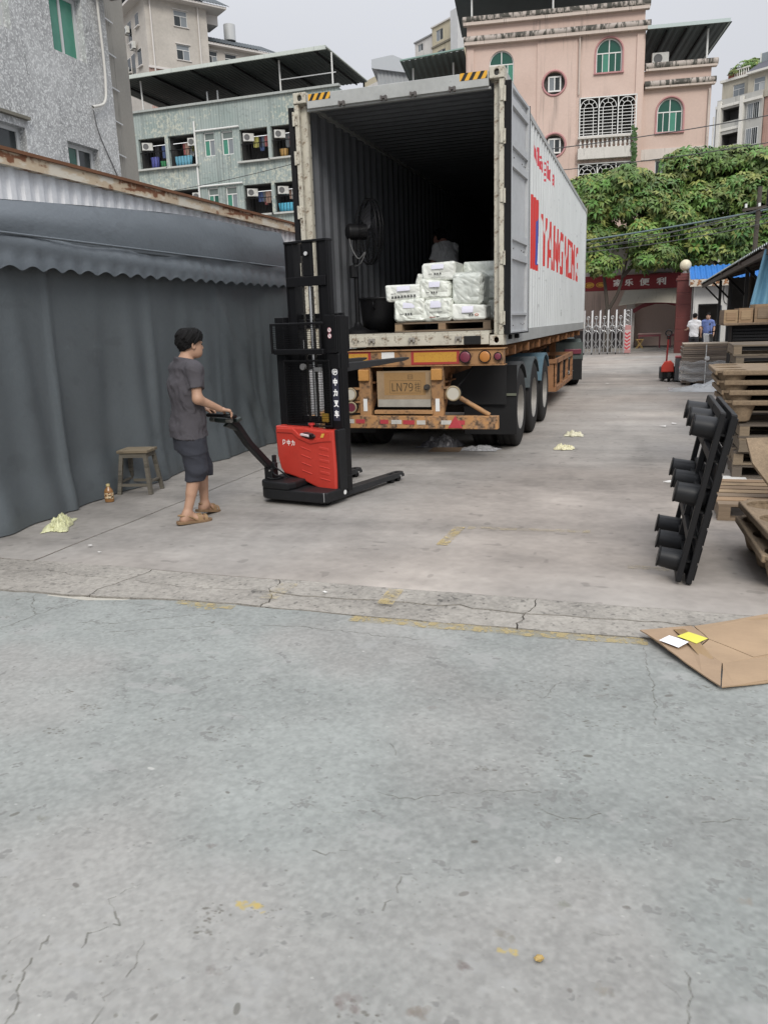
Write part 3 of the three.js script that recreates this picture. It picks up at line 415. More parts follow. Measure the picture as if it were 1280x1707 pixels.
  // axles, wheels, guards
  const tyreProf = [[0.285, -0.13], [0.30, -0.137], [0.40, -0.143], [0.47, -0.134], [0.503, -0.118], [0.512, -0.1], [0.512, -0.05], [0.500, -0.047], [0.500, -0.037], [0.512, -0.034], [0.512, 0.034], [0.500, 0.037], [0.500, 0.047], [0.512, 0.05], [0.512, 0.1], [0.503, 0.118], [0.47, 0.134], [0.40, 0.143], [0.30, 0.137], [0.285, 0.13]];
  const tyreG = prep(lathe(tyreProf, 48).rotateZ(-PI / 2)), rimG = join([lathe([[0.29, 0.135], [0.278, 0.12], [0.268, 0.06], [0.255, 0.0], [0.19, -0.03], [0.13, -0.028], [0.12, 0.03], [0.09, 0.06], [0.0, 0.065]], 32).rotateZ(-PI / 2), ...Array.from({ length: 10 }, (_, i) => cyl(0.014, 0.03, -0.02, 0.165 * Math.cos((i / 10) * 2 * PI), 0.165 * Math.sin((i / 10) * 2 * PI), 'x', 6)), lathe([[0.29, -0.135], [0.27, -0.1], [0.26, 0.0]], 32).rotateZ(-PI / 2)]);
  const mRim = mat([0.30, 0.285, 0.265], 0.6, { metalness: 0.35, map: rep(tGrime, 0.5) });
  const wheel = (parent, x, z, s, R = 1) => { const w = sub('wheel', parent, [x, 0.512 * R, z], s > 0 ? 0 : PI); w.scale.setScalar(R); meshOf('tyre', tyreG, mRubber, w); meshOf('rim', rimG, mRim, w); };
  const arcFender = (x, z, w = 0.6, R = 0.585, m = mBlackMatte, a0 = 0.14, a1 = 0.93) => { const f = []; for (const rr of [R, R + 0.012]) f.push(sheet(26, 2, (u, v) => { const a = PI * lerp(a0, a1, u); return [x + (v - 0.5) * w, 0.52 + rr * Math.sin(a), z + rr * Math.cos(a)]; }, 2, w)); for (const e of [-1, 1]) f.push(sheet(26, 1, (u, v) => { const a = PI * lerp(a0, a1, u), rr = R - 0.035 * v + 0.012; return [x + e * w / 2, 0.52 + rr * Math.sin(a), z + rr * Math.cos(a)]; }, 2, 0.05)); return f; };
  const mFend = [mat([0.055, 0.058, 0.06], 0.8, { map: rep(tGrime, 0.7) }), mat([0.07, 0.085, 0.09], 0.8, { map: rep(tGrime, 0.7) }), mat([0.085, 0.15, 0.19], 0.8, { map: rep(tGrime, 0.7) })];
  [-1.36, -2.67, -3.98].forEach((z, i) => {
    obj('axle', [cyl(0.075, 1.7, 0, 0.512, z, 'x', 14), cyl(0.2, 0.1, -0.78, 0.512, z, 'x', 18), cyl(0.2, 0.1, 0.78, 0.512, z, 'x', 18), span(-0.5, -0.4, 0.58, 0.72, z - 0.45, z + 0.45), span(0.4, 0.5, 0.58, 0.72, z - 0.45, z + 0.45)], mKeep(), t);
    for (const s of [-1, 1]) { wheel(t, s * 1.085, z, s); wheel(t, s * 0.765, z, -s); obj('wheel_guard', arcFender(s * 0.93, z, 0.60, 0.575, 0, 0.10, 0.80), mFend[i], t); obj('guard_stay', rod([s * 0.5, 1.05, z], [s * 0.95, 1.09, z], 0.02), mKeep(), t); }
  });
  const mFlap = mat([0.014, 0.014, 0.015], 0.6, { specularIntensity: 0.5, map: rep(tGrime, 0.9) });
  for (const s of [-1, 1]) { const f = obj('mud_flap', [sheet(4, 10, (u, v) => [s * 0.935 + (u - 0.5) * 0.66, 0.235 + 0.86 * v, -0.70 + 0.015 * Math.sin(v * 5) + 0.012 * Math.sin(u * 4 + v * 3)], 0.66, 0.86), sheet(4, 10, (u, v) => [s * 0.935 + (u - 0.5) * 0.66, 0.235 + 0.86 * v, -0.71 + 0.015 * Math.sin(v * 5) + 0.012 * Math.sin(u * 4 + v * 3)], 0.66, 0.86)], mFlap, t); obj('flap_strip', box(0.66, 0.03, 0.012, s * 0.935, 0.735, -0.688), mat([0.14, 0.15, 0.11], 0.7, { map: rep(tGrime, 0.3) }), f); }
  // side tool crate and landing legs
  const cr = obj('tool_crate', [...[0.34, 0.86].flatMap((y) => [span(1.14, 1.20, y - 0.04, y + 0.04, -5.95, -9.3), span(0.62, 0.68, y - 0.04, y + 0.04, -5.95, -9.3), span(0.62, 1.20, y - 0.038, y + 0.038, -5.93, -6.0), span(0.62, 1.2, y - 0.038, y + 0.038, -9.25, -9.32)]), ...[-6.0, -7.1, -8.2, -9.28].map((z) => span(1.143, 1.197, 0.37, 0.83, z - 0.035, z + 0.035)), span(0.64, 1.18, 0.32, 0.335, -6, -9.3), span(0.66, 1.16, 0.36, 0.84, -5.965, -5.985)], mat([0.36, 0.19, 0.10], 0.75, { map: rep(tRustMask([0.85, 0.8, 0.72], [0.4, 0.33, 0.28], 0.5, 0.7, 760), 1.1) }), t);
  obj('crate_contents', [rbox(0.4, 0.4, 2.6, 0.05, 0.9, 0.56, -7.6)], mBlackMatte, t);
  for (const s of [-1, 1]) obj('landing_leg', [span(s * 0.62, s * 0.76, 0.35, 1.1, -9.75, -9.89), span(s * 0.64, s * 0.74, 0.12, 0.4, -9.77, -9.87), span(s * 0.56, s * 0.82, 0.1, 0.125, -9.7, -9.94)], mOrangeDark, t);
  obj('hanging_hose', tube([[0.78, 1.1, -0.4], [0.7, 0.95, -0.2], [0.62, 0.86, -0.15], [0.55, 0.84, -0.05]], 0.012, 16, 6), mBlackMatte, t);
  // ---------- tractor unit ----------
  const k = thing('truck_tractor', 'dark green truck tractor unit coupled ahead of the orange trailer', 'truck', [CX + 0.02, 0, CZ - 10.9]);
  const mGreen = mat([0.075, 0.095, 0.088], 0.55, { map: rep(tGrime, 1.1) });
  for (const s of [-1, 1]) obj('frame_rail', span(s * 0.36, s * 0.44, 0.72, 0.98, 0.3, -5.2), mKeep(), k);
  obj('coupling_plate', [cyl(0.5, 0.08, 0, 1.12, -0.9, 'y', 24), span(-0.45, 0.45, 0.98, 1.08, -0.5, -1.3)], mKeep(), k);
  for (const z of [-0.35, -1.7]) for (const s of [-1, 1]) { wheel(k, s * 1.085, z, s); wheel(k, s * 0.765, z, -s); }
  for (const s of [-1, 1]) wheel(k, s * 1.08, -4.6, s);
  for (const z of [-0.35, -1.7, -4.6]) obj('axle', cyl(0.07, 1.9, 0, 0.512, z, 'x', 12), mKeep(), k);
  for (const s of [-1, 1]) { obj('wheel_guard', [...arcFender(s * 0.93, -0.35, 0.64, 0.60, 0, 0.1, 0.9), ...arcFender(s * 0.93, -1.7, 0.64, 0.60, 0, 0.1, 0.9), span(s * 0.61, s * 1.25, 0.62, 1.06, 0.31, 0.325)], mGreen, k); const f = obj('mud_flap', [span(s * 0.63, s * 1.23, 0.16, 0.66, 0.33, 0.34)], mFlap, k); obj('flap_mark', ext([[0, 0.08], [0.02, 0.02], [0.08, 0.03], [0.03, -0.01], [0.05, -0.07], [0, -0.03], [-0.05, -0.07], [-0.03, -0.01], [-0.08, 0.03], [-0.02, 0.02]], 0.003).translate(s * 0.95, 0.36, 0.3415), mat([0.25, 0.25, 0.25], 0.7), f); obj('tail_lamp', rbox(0.4, 0.12, 0.05, 0.015, s * 1.0, 0.84, 0.35), mRedLens, k); }
  k.rotation.y = 0.2; const cabP = [[-2.9, 0.75], [-2.9, 3.05], [-3.3, 3.5], [-4.5, 3.3], [-4.95, 2.5], [-5.15, 1.9], [-5.2, 0.45], [-4.0, 0.45], [-3.9, 0.75]].map(([a, b]) => [-a, b]).reverse();
  obj('cab', [ext(cabP, 2.4, 0.03).rotateY(PI / 2).translate(-1.2, 0, 0).applyMatrix4(new THREE.Matrix4().makeScale(1, 1, 1))], mGreen, k);
  obj('windscreen', [sheet(2, 2, (u, v) => [(u - 0.5) * 2.1, 1.95 + 1.2 * v, -5.175 + 0.62 * v * v * 0.75 + 0.12 * v], 1, 1)], mat([0.03, 0.04, 0.05], 0.1), k);
  for (const s of [-1, 1]) { const dr = obj('cab_door', [span(s * 1.232, s * 1.24, 0.95, 2.75, -3.75, -4.7)], mGreen, k); obj('door_window', span(s * 1.241, s * 1.246, 1.85, 2.65, -3.85, -4.6), mat([0.03, 0.04, 0.05], 0.1), dr); obj('door_handle', rbox(0.03, 0.04, 0.16, 0.01, s * 1.25, 1.6, -3.9), mBlack, dr); obj('mirror', [rbox(0.12, 0.5, 0.2, 0.03, s * 1.42, 2.3, -4.95), rod([s * 1.2, 2.5, -4.9], [s * 1.42, 2.5, -4.95], 0.015)], mBlack, k); }
  obj('front_bumper', rbox(2.46, 0.42, 0.18, 0.04, 0, 0.55, -5.25), mGreen, k);
}
function mKeep() { return (mKeep.m ??= mat([0.05, 0.042, 0.036], 0.8, { map: rep(tGrime, 0.7) })); }
// ---------- walk-behind pallet stacker ----------
const SO = [-3.028, 0, -6.905], STH = -0.2705;
{
  const t = thing('pallet_stacker', 'red and black walk-behind electric pallet stacker with raised mast and forks', 'stacker', SO, STH);
  const mRed = mat([0.50, 0.045, 0.03], 0.38, { map: rep(tFine, 0.9) }), mFrame = mat([0.014, 0.0145, 0.016], 0.5, { specularIntensity: 0.5, map: rep(tGrime, 0.6) }), mMast = mat([0.009, 0.009, 0.010], 0.38, { specularIntensity: 0.4, map: rep(tFine, 0.5) });
  const plan = (pts, y0, y1, b = 0.012) => ext(pts.map(([x, z]) => [x, -z]), y1 - y0 - 2 * b, b).rotateX(-PI / 2).translate(0, y0 + b, 0);
  const rl = []; for (let i = 0; i <= 10; i++) { const a = PI / 2 + (i / 10) * (PI / 2); rl.push([-0.24 + 0.145 * Math.cos(a), 0.26 + 0.135 * Math.sin(a)]); }
  const chs = obj('chassis', [plan([[0.385, 0.02], [0.385, 0.3], [0.36, 0.33], ...rl, [-0.385, 0.02]], 0.045, 0.145), plan([[-0.03, 0.03], [0.0, 0.3], [-0.02, 0.375], ...rl, [-0.385, 0.03]], 0.146, 0.215, 0.016)], mFrame, t);
  obj('wheel_skirt', [plan([[0.3, 0.05], [0.3, 0.26], [-0.28, 0.31], [-0.28, 0.05]], 0.022, 0.05, 0.004)], mBlackMatte, chs);
  for (const x of [-0.18, 0.3]) obj('caster', [cyl(0.045, 0.05, x, 0.045, 0.2, 'x', 16)], mRubber, t);
  obj('bolt_cap', cyl(0.022, 0.012, 0.392, 0.1, 0.04, 'x', 14), mWhite, chs);
  obj('edge_scrape', bar([0.372, 0.06, 0.335], [0.372, 0.145, 0.335], 0.006, 0.004), mat([0.3, 0.3, 0.3], 0.6), chs);
  // cover: outline in x,y with a scalloped bottom and a dipped top
  const out = [[0.345, 0.115], [0.35, 0.3], [0.338, 0.675], [0.2, 0.672], [0.02, 0.69], [-0.33, 0.695], [-0.335, 0.66], [-0.325, 0.42], [-0.295, 0.30], [-0.26, 0.262]];
  for (let i = 1; i <= 8; i++) { const u = i / 9; out.push([lerp(-0.26, 0.345, u), lerp(0.255, 0.115, sst(0, 1, u))]); }
  const cov = obj('battery_cover', [ext(out, 0.115, 0.016).translate(0, 0, 0.0)], mRed, t);
  obj('cover_crest', [ext([[-0.318, 0.683], [-0.12, 0.685], [-0.05, 0.63], [0.08, 0.585], [0.2, 0.61], [0.325, 0.665], [0.325, 0.60], [0.2, 0.585], [0.08, 0.562], [-0.06, 0.605], [-0.13, 0.655], [-0.318, 0.655]], 0.012, 0.008).translate(0, 0, 0.122)], mRed, cov);
  obj('key_pocket', [new THREE.SphereGeometry(0.09, 20, 10).scale(1, 0.36, 0.3).rotateZ(-0.06).translate(0.06, 0.635, 0.128)], mat([0.05, 0.012, 0.012], 0.6), cov);
  obj('charge_meter', [rbox(0.1, 0.022, 0.02, 0.006, 0.045, 0.64, 0.155, 0, 0, -0.12), rbox(0.03, 0.02, 0.022, 0.006, 0.0, 0.645, 0.155)], mat([0.6, 0.5, 0.5], 0.5), cov);
  obj('key', [rbox(0.05, 0.02, 0.02, 0.006, 0.125, 0.637, 0.162, 0, 0, -0.5), cyl(0.014, 0.04, 0.12, 0.642, 0.16, 'z', 12)], mBlack, cov);
  obj('sticker', ext([[0, 0], [0.035, 0.002], [0.055, 0.04], [0.02, 0.038]], 0.001).translate(0.215, 0.625, 0.147), mat([0.62, 0.35, 0.06], 0.5), cov);
  for (let i = 0; i < 4; i++) obj('louvre', [rbox(0.125, 0.012, 0.016, 0.005, 0.02, 0.505 - 0.075 * i, 0.128, 0, 0, -0.24)], mRed, cov);
  for (let i = 0; i < 3; i++) { obj('louvre', [rbox(0.125, 0.012, 0.016, 0.005, 0.235, 0.455 - 0.115 * i, 0.128, 0, 0, -0.14)], mRed, cov); obj('louvre_hood', [rbox(0.125, 0.035, 0.02, 0.012, 0.235, 0.515 - 0.115 * i, 0.124, 0, 0, -0.1)], mRed, cov); }
  const lg = canvasTex(256, 96, (g, w, h) => { g.clearRect(0, 0, w, h); g.strokeStyle = '#f2eee9'; g.lineWidth = 10; g.beginPath(); g.moveTo(14, 10); g.lineTo(14, 88); g.moveTo(14, 14); g.lineTo(44, 14); g.quadraticCurveTo(74, 34, 44, 60); g.lineTo(14, 68); g.stroke(); glyph(g, 'zhong', 84, 4, 80, 10, 88); glyph(g, 'li', 170, 4, 80, 10, 88); });
  obj('logo', print(0.165, 0.062, -0.185, 0.555, 0.1325), printMat(lg, 0.5, { transparent: true }), cov);
  obj('emergency_button', [cyl(0.03, 0.018, 0.05, 0.735, 0.06, 'y', 18), cyl(0.016, 0.05, 0.05, 0.71, 0.06, 'y', 12)], mat([0.45, 0.03, 0.03], 0.35), t);
  obj('side_panel', [rbox(0.05, 0.57, 0.11, 0.008, 0.375, 0.415, 0.05), rbox(0.05, 0.45, 0.1, 0.008, -0.36, 0.46, 0.03)].slice(0, 1), mFrame, t);
  // outer mast
  for (const s of [-1, 1]) { const m = obj('outer_rail', [rbox(0.11, 1.62, 0.03, 0.006, s * 0.325, 0.92, -0.005), rbox(0.025, 1.62, 0.09, 0.006, s * 0.375, 0.92, -0.055), rbox(0.025, 1.62, 0.09, 0.006, s * 0.28, 0.92, -0.055)], mMast, t);
    if (s > 0) { const dc = canvasTex(96, 640, (g, w, h) => { g.fillStyle = '#2c2d3a'; g.fillRect(0, 0, w, h); g.strokeStyle = '#f4f4f2'; g.lineWidth = 9; g.beginPath(); g.arc(48, 60, 34, 0, 6.3); g.stroke(); g.beginPath(); g.moveTo(20, 60); g.lineTo(76, 60); g.moveTo(44, 32); g.lineTo(38, 88); g.moveTo(52, 46); g.quadraticCurveTo(74, 52, 52, 70); g.stroke(); ['zhong', 'li', 'cha', 'che'].forEach((n, i) => glyph(g, n, 14, 136 + i * 126, 68, 14, 84)); }); obj('decal', print(0.078, 0.5, 0.318, 1.02, 0.0115), printMat(dc, 0.5), m); } }
  obj('mast_foot', [rbox(0.78, 0.16, 0.08, 0.01, 0, 0.17, -0.06)], mMast, t);
  obj('mast_tie', rbox(0.74, 0.09, 0.03, 0.006, 0, 1.66, -0.09), mMast, t); obj('mast_tie', rbox(0.62, 0.07, 0.03, 0.006, 0, 0.76, -0.08), mMast, t);
  // inner mast
  for (const [a, b] of [[-0.255, -0.15], [0.125, 0.24]]) obj('inner_rail', [span(a, b, 0.25, 2.39, -0.075, -0.06), span(a, a + 0.014, 0.25, 2.39, -0.13, -0.05), span(b - 0.014, b, 0.25, 2.39, -0.13, -0.05)], mMast, t);
  obj('top_tie', [rbox(0.5, 0.022, 0.1, 0.004, -0.007, 2.4, -0.09)], mMast, t); obj('middle_tie', [rbox(0.46, 0.085, 0.02, 0.004, -0.007, 2.045, -0.045)], mMast, t);
  obj('cylinder_head', [rbox(0.105, 0.3, 0.04, 0.006, 0.005, 2.24, -0.07), cyl(0.02, 0.02, 0.015, 2.29, -0.045, 'z', 16)], mMast, t);
  obj('bolt_head', cyl(0.018, 0.012, 0.015, 2.29, -0.03, 'z', 16), mat([0.55, 0.55, 0.55], 0.4), t);
  obj('lift_ram', [cyl(0.02, 1.5, 0.0, 1.35, -0.09, 'y', 14)], mChrome, t);
  for (const x of [-0.052, 0.055]) { const ln = []; for (let i = 0; i < 78; i++) ln.push(rbox(i % 2 ? 0.024 : 0.014, 0.021, i % 2 ? 0.012 : 0.02, 0.003, x, 0.76 + i * 0.0195, -0.055, 0, 0, 0, 1)); const g = ln.slice(0, x > 0 ? 64 : 78); obj('lift_chain', g, mat([0.05, 0.047, 0.042], 0.5, { metalness: 0.5 }), t, { kind: 'stuff' }); }
  obj('hydraulic_hose', tube([[-0.1, 0.8, -0.09], [-0.11, 1.2, -0.1], [-0.1, 1.65, -0.1]], 0.012, 20, 6), mBlack, t);
  // guards of thin bars
  const wire = (x0, x1, y0, y1, z, n) => Array.from({ length: n }, (_, i) => box(x1 - x0, 0.0045, 0.004, (x0 + x1) / 2, lerp(y0, y1, (i + 0.5) / n), z));
  const g1 = obj('guard_screen', [...[[-0.275], [0.27]].map(([x]) => rbox(0.016, 0.62, 0.016, 0.004, x, 1.02, 0.028)), rbox(0.56, 0.016, 0.016, 0.004, 0, 0.715, 0.028), rbox(0.56, 0.016, 0.016, 0.004, 0, 1.325, 0.028)], mMast, t);
  obj('guard_bars', wire(-0.27, 0.265, 0.72, 1.32, 0.028, 38), mMast, g1, { kind: 'stuff' });
  const g2 = obj('carriage_guard', [rbox(0.64, 0.022, 0.022, 0.006, -0.06, 1.665, 0.075), rbox(0.6, 0.05, 0.05, 0.008, -0.05, 1.41, 0.06), rbox(0.022, 0.27, 0.022, 0.006, -0.37, 1.53, 0.075), rbox(0.018, 0.26, 0.02, 0.005, 0.22, 1.53, 0.075)], mMast, t);
  obj('guard_bars', wire(-0.365, 0.215, 1.43, 1.655, 0.075, 13), mMast, g2, { kind: 'stuff' });
  const car = obj('carriage', [rbox(0.66, 0.09, 0.04, 0.006, 0, 1.71, -0.15), rbox(0.66, 0.09, 0.04, 0.006, 0, 1.33, -0.15), rbox(0.05, 0.46, 0.05, 0.006, -0.26, 1.52, -0.15), rbox(0.05, 0.46, 0.05, 0.006, 0.26, 1.52, -0.15)], mMast, t);
  const pl = obj('side_plate', [rbox(0.12, 0.34, 0.012, 0.004, 0.3, 1.565, 0.03), rbox(0.012, 0.32, 0.2, 0.004, 0.365, 1.56, -0.07), rbox(0.14, 0.14, 0.16, 0.01, 0.31, 1.32, -0.06)], mMast, t);
  const st = canvasTex(64, 128, (g, w, h) => { g.clearRect(0, 0, w, h); for (const y of [32, 96]) { g.fillStyle = '#e8dede'; g.beginPath(); g.arc(32, y, 28, 0, 6.3); g.fill(); g.strokeStyle = '#a45a66'; g.lineWidth = 5; g.beginPath(); g.arc(32, y, 25, 0, 6.3); g.stroke(); g.beginPath(); g.moveTo(18, y - 18); g.lineTo(46, y + 18); g.stroke(); g.fillStyle = '#222'; g.fillRect(26, y - 14, 8, 24); } });
  obj('sticker', print(0.05, 0.105, 0.298, 1.575, 0.0375), printMat(st, 0.5, { transparent: true }), pl);
  obj('valve_block', [rbox(0.08, 0.04, 0.03, 0.005, 0.15, 1.245, 0.045), cyl(0.03, 0.03, -0.03, 1.27, 0.04, 'z', 14)], mat([0.12, 0.12, 0.12], 0.5), t);
  obj('brass_tag', [rbox(0.075, 0.085, 0.02, 0.004, 0.16, 0.79, -0.02)], mat([0.52, 0.33, 0.05], 0.4), t);
  // forks and straddle legs
  const mFork = mat([0.03, 0.031, 0.033], 0.5, { specularIntensity: 0.6, map: rep(tGrime, 0.5) });
  for (const s of [-1, 1]) {
    obj('fork', [ext([[0.12, 1.215], [1.2, 1.262], [1.28, 1.275], [1.28, 1.287], [0.12, 1.287]].map(([a, b]) => [a, b]), 0.1, 0.004).rotateY(PI / 2).translate(s * 0.27 - 0.05, 0, 0), span(s * 0.27 - 0.05, s * 0.27 + 0.05, 1.215, 1.7, -0.172, -0.2)], mFork, t);
    const lg2 = obj('straddle_leg', [ext(shp([[0.0, -0.05], [1.1, -0.05], [1.13, -0.02], [1.13, 0.02], [1.1, 0.05], [0.0, 0.05]].map(([a, b]) => [a, b]), [rectPts(0.88, 0.97, -0.025, 0.025), rectPts(1.0, 1.08, -0.025, 0.025)]), 0.018, 0.003).rotateX(-PI / 2).rotateY(PI / 2).translate(s * 0.275, 0.075, 0), ext([[0.0, 0.03], [0.82, 0.045], [1.12, 0.045], [1.12, 0.075], [0.0, 0.082]], 0.008).rotateY(PI / 2).translate(s * 0.275 - 0.052, 0, 0), ext([[0.0, 0.03], [0.82, 0.045], [1.12, 0.045], [1.12, 0.075], [0.0, 0.082]], 0.008).rotateY(PI / 2).translate(s * 0.275 + 0.044, 0, 0)], mFork, t);
    for (const z of [-0.92, -1.04]) obj('load_roller', cyl(0.037, 0.07, s * 0.275, 0.039, z, 'x', 14), mBlack, lg2);
    obj('axle_pin', cyl(0.012, 0.012, s * 0.275 + 0.056, 0.06, -1.04, 'x', 10), mChrome, lg2);
  }
  // tiller
  const B = [-0.33, 0.30, 0.25], Hd = [-0.29, 0.85, 0.80];
  const tl = obj('tiller_bracket', [rbox(0.1, 0.12, 0.1, 0.012, B[0], 0.265, B[2]), cyl(0.05, 0.05, B[0], 0.235, B[2], 'y', 16), rbox(0.14, 0.07, 0.05, 0.01, B[0], 0.34, B[2]), rbox(0.03, 0.08, 0.04, 0.006, B[0] + 0.02, 0.4, B[2] - 0.03)], mFrame, t);
  for (const [dx, dy] of [[-0.02, 0.06], [0.025, 0.075], [0.03, 0.0]]) obj('bolt_head', cyl(0.009, 0.01, B[0] + dx, 0.3 + dy, B[2] + 0.055, 'z', 8), mChrome, tl);
  obj('cable_loop', [tube([[B[0] + 0.04, 0.3, 0.28], [B[0] + 0.12, 0.27, 0.33], [B[0] + 0.16, 0.235, 0.26], [B[0] + 0.06, 0.225, 0.31], [B[0] + 0.02, 0.235, 0.33]], 0.009, 24, 6), tube([[B[0] + 0.05, 0.34, 0.27], [B[0] + 0.13, 0.31, 0.28], [B[0] + 0.19, 0.235, 0.22]], 0.008, 18, 6)], mBlack, tl, { kind: 'stuff' });
  const armC = [[B[0], 0.33, 0.26], [-0.325, 0.42, 0.36], [-0.31, 0.60, 0.56], [-0.295, 0.79, 0.72], Hd];
  obj('tiller_arm', [0, 1, 2, 3].map((i) => { const a = V(...armC[i]), b = V(...armC[i + 1]), d = b.clone().sub(a).normalize(); a.addScaledVector(d, -0.012); b.addScaledVector(d, 0.012); return orient(new RoundedBoxGeometry(0.085, a.distanceTo(b), 0.06, 2, 0.012), a, b); }), mFrame, t);
  obj('tiller_stripe', [0, 1, 2].map((i) => { const a = V(...armC[i]), b = V(...armC[i + 1]); a.x -= 0.046; b.x -= 0.046; return orient(new THREE.BoxGeometry(0.004, a.distanceTo(b), 0.03), a, b); }), mat([0.09, 0.045, 0.045], 0.6), t);
  const hd = obj('tiller_head', [rbox(0.16, 0.05, 0.13, 0.02, Hd[0], 0.872, 0.85, 0.35), rbox(0.2, 0.035, 0.07, 0.012, Hd[0] + 0.0, 0.85, 0.77, 0.3), ext([[-0.03, 0], [0.1, -0.05], [0.13, -0.03], [0.02, 0.03]], 0.03, 0.006).rotateY(PI / 2).translate(Hd[0] - 0.015, 0.8, 0.83)], mat([0.022, 0.03, 0.027], 0.5), t);
  obj('hand_loop', [tube([[Hd[0] - 0.08, 0.88, 0.82], [Hd[0] - 0.14, 0.895, 0.87], [Hd[0] - 0.135, 0.9, 0.925], [Hd[0] - 0.05, 0.905, 0.94], [Hd[0] + 0.05, 0.905, 0.94], [Hd[0] + 0.135, 0.9, 0.925], [Hd[0] + 0.14, 0.895, 0.87], [Hd[0] + 0.08, 0.88, 0.82]], 0.018, 48, 10)], mBlack, t);
  obj('thumb_switch', [cyl(0.022, 0.05, Hd[0] - 0.1, 0.86, 0.9, 'x', 12), cyl(0.022, 0.05, Hd[0] + 0.1, 0.86, 0.9, 'x', 12)].slice(0, 1), mat([0.1, 0.1, 0.09], 0.5), hd);
  obj('thumb_switch', [cyl(0.022, 0.05, Hd[0] + 0.1, 0.86, 0.9, 'x', 12)], mat([0.1, 0.1, 0.09], 0.5), hd);
}
// ---------- people ----------
function surfaceNets(f, lo, hi, cell) {
  const nx = Math.ceil((hi[0] - lo[0]) / cell) + 1, ny = Math.ceil((hi[1] - lo[1]) / cell) + 1, nz = Math.ceil((hi[2] - lo[2]) / cell) + 1;
  const F = new Float32Array(nx * ny * nz); let q = 0;
  for (let k = 0; k < nz; k++) for (let j = 0; j < ny; j++) for (let i = 0; i < nx; i++) F[q++] = f(lo[0] + i * cell, lo[1] + j * cell, lo[2] + k * cell);
  const id = new Int32Array(nx * ny * nz).fill(-1), P = [], N = [], I = [], at = (i, j, k) => i + nx * (j + ny * k), C = [[0, 0, 0], [1, 0, 0], [0, 1, 0], [1, 1, 0], [0, 0, 1], [1, 0, 1], [0, 1, 1], [1, 1, 1]], E = [[0, 1], [2, 3], [4, 5], [6, 7], [0, 2], [1, 3], [4, 6], [5, 7], [0, 4], [1, 5], [2, 6], [3, 7]];
  for (let k = 0; k + 1 < nz; k++) for (let j = 0; j + 1 < ny; j++) for (let i = 0; i + 1 < nx; i++) {
    const v = C.map(([a, b, c]) => F[at(i + a, j + b, k + c)]); let m = 0; for (let n = 0; n < 8; n++) if (v[n] < 0) m |= 1 << n; if (m === 0 || m === 255) continue;
    let x = 0, y = 0, z = 0, n = 0; for (const [a, b] of E) if (v[a] < 0 !== v[b] < 0) { const t = v[a] / (v[a] - v[b]); x += C[a][0] + t * (C[b][0] - C[a][0]); y += C[a][1] + t * (C[b][1] - C[a][1]); z += C[a][2] + t * (C[b][2] - C[a][2]); n++; }
    id[at(i, j, k)] = P.length / 3; const X = lo[0] + (i + x / n) * cell, Y = lo[1] + (j + y / n) * cell, Z = lo[2] + (k + z / n) * cell, e = cell * 0.5; P.push(X, Y, Z);
    const g = [f(X + e, Y, Z) - f(X - e, Y, Z), f(X, Y + e, Z) - f(X, Y - e, Z), f(X, Y, Z + e) - f(X, Y, Z - e)], L = Math.hypot(...g) || 1; N.push(g[0] / L, g[1] / L, g[2] / L);
  }
  for (let k = 1; k + 1 < nz; k++) for (let j = 1; j + 1 < ny; j++) for (let i = 1; i + 1 < nx; i++) {
    const a = F[at(i, j, k)] < 0; const quad = (p, q2, r, s, fl) => { const A = id[p], B = id[q2], Cc = id[r], D = id[s]; if (A < 0 || B < 0 || Cc < 0 || D < 0) return; fl ? I.push(A, B, Cc, A, Cc, D) : I.push(A, Cc, B, A, D, Cc); };
    if (a !== F[at(i + 1, j, k)] < 0) quad(at(i, j - 1, k - 1), at(i, j, k - 1), at(i, j, k), at(i, j - 1, k), a);
    if (a !== F[at(i, j + 1, k)] < 0) quad(at(i - 1, j, k - 1), at(i, j, k - 1), at(i, j, k), at(i - 1, j, k), !a);
    if (a !== F[at(i, j, k + 1)] < 0) quad(at(i - 1, j - 1, k), at(i, j - 1, k), at(i, j, k), at(i - 1, j, k), a);
  }
  const g = new THREE.BufferGeometry(); g.setAttribute('position', new THREE.Float32BufferAttribute(P, 3)); g.setAttribute('normal', new THREE.Float32BufferAttribute(N, 3)); g.setIndex(I); return g;
}
const smin = (a, b, k) => { const h = Math.max(k - Math.abs(a - b), 0) / k; return Math.min(a, b) - h * h * k * 0.25; };
const smax = (a, b, k) => -smin(-a, -b, k);
function cap(a, b, ra, rb = ra) { const dx = b[0] - a[0], dy = b[1] - a[1], dz = b[2] - a[2], l = dx * dx + dy * dy + dz * dz || 1e-9; return (x, y, z) => { const px = x - a[0], py = y - a[1], pz = z - a[2], t = Math.min(1, Math.max(0, (px * dx + py * dy + pz * dz) / l)); return Math.hypot(px - t * dx, py - t * dy, pz - t * dz) - lerp(ra, rb, t); }; }
const ell = (c, r) => (x, y, z) => { const a = (x - c[0]) / r[0], b = (y - c[1]) / r[1], d = (z - c[2]) / r[2]; return (Math.hypot(a, b, d) - 1) * Math.min(...r); };
const uni = (fs, k) => (x, y, z) => { let d = fs[0](x, y, z); for (let i = 1; i < fs.length; i++) d = smin(d, fs[i](x, y, z), k); return d; };
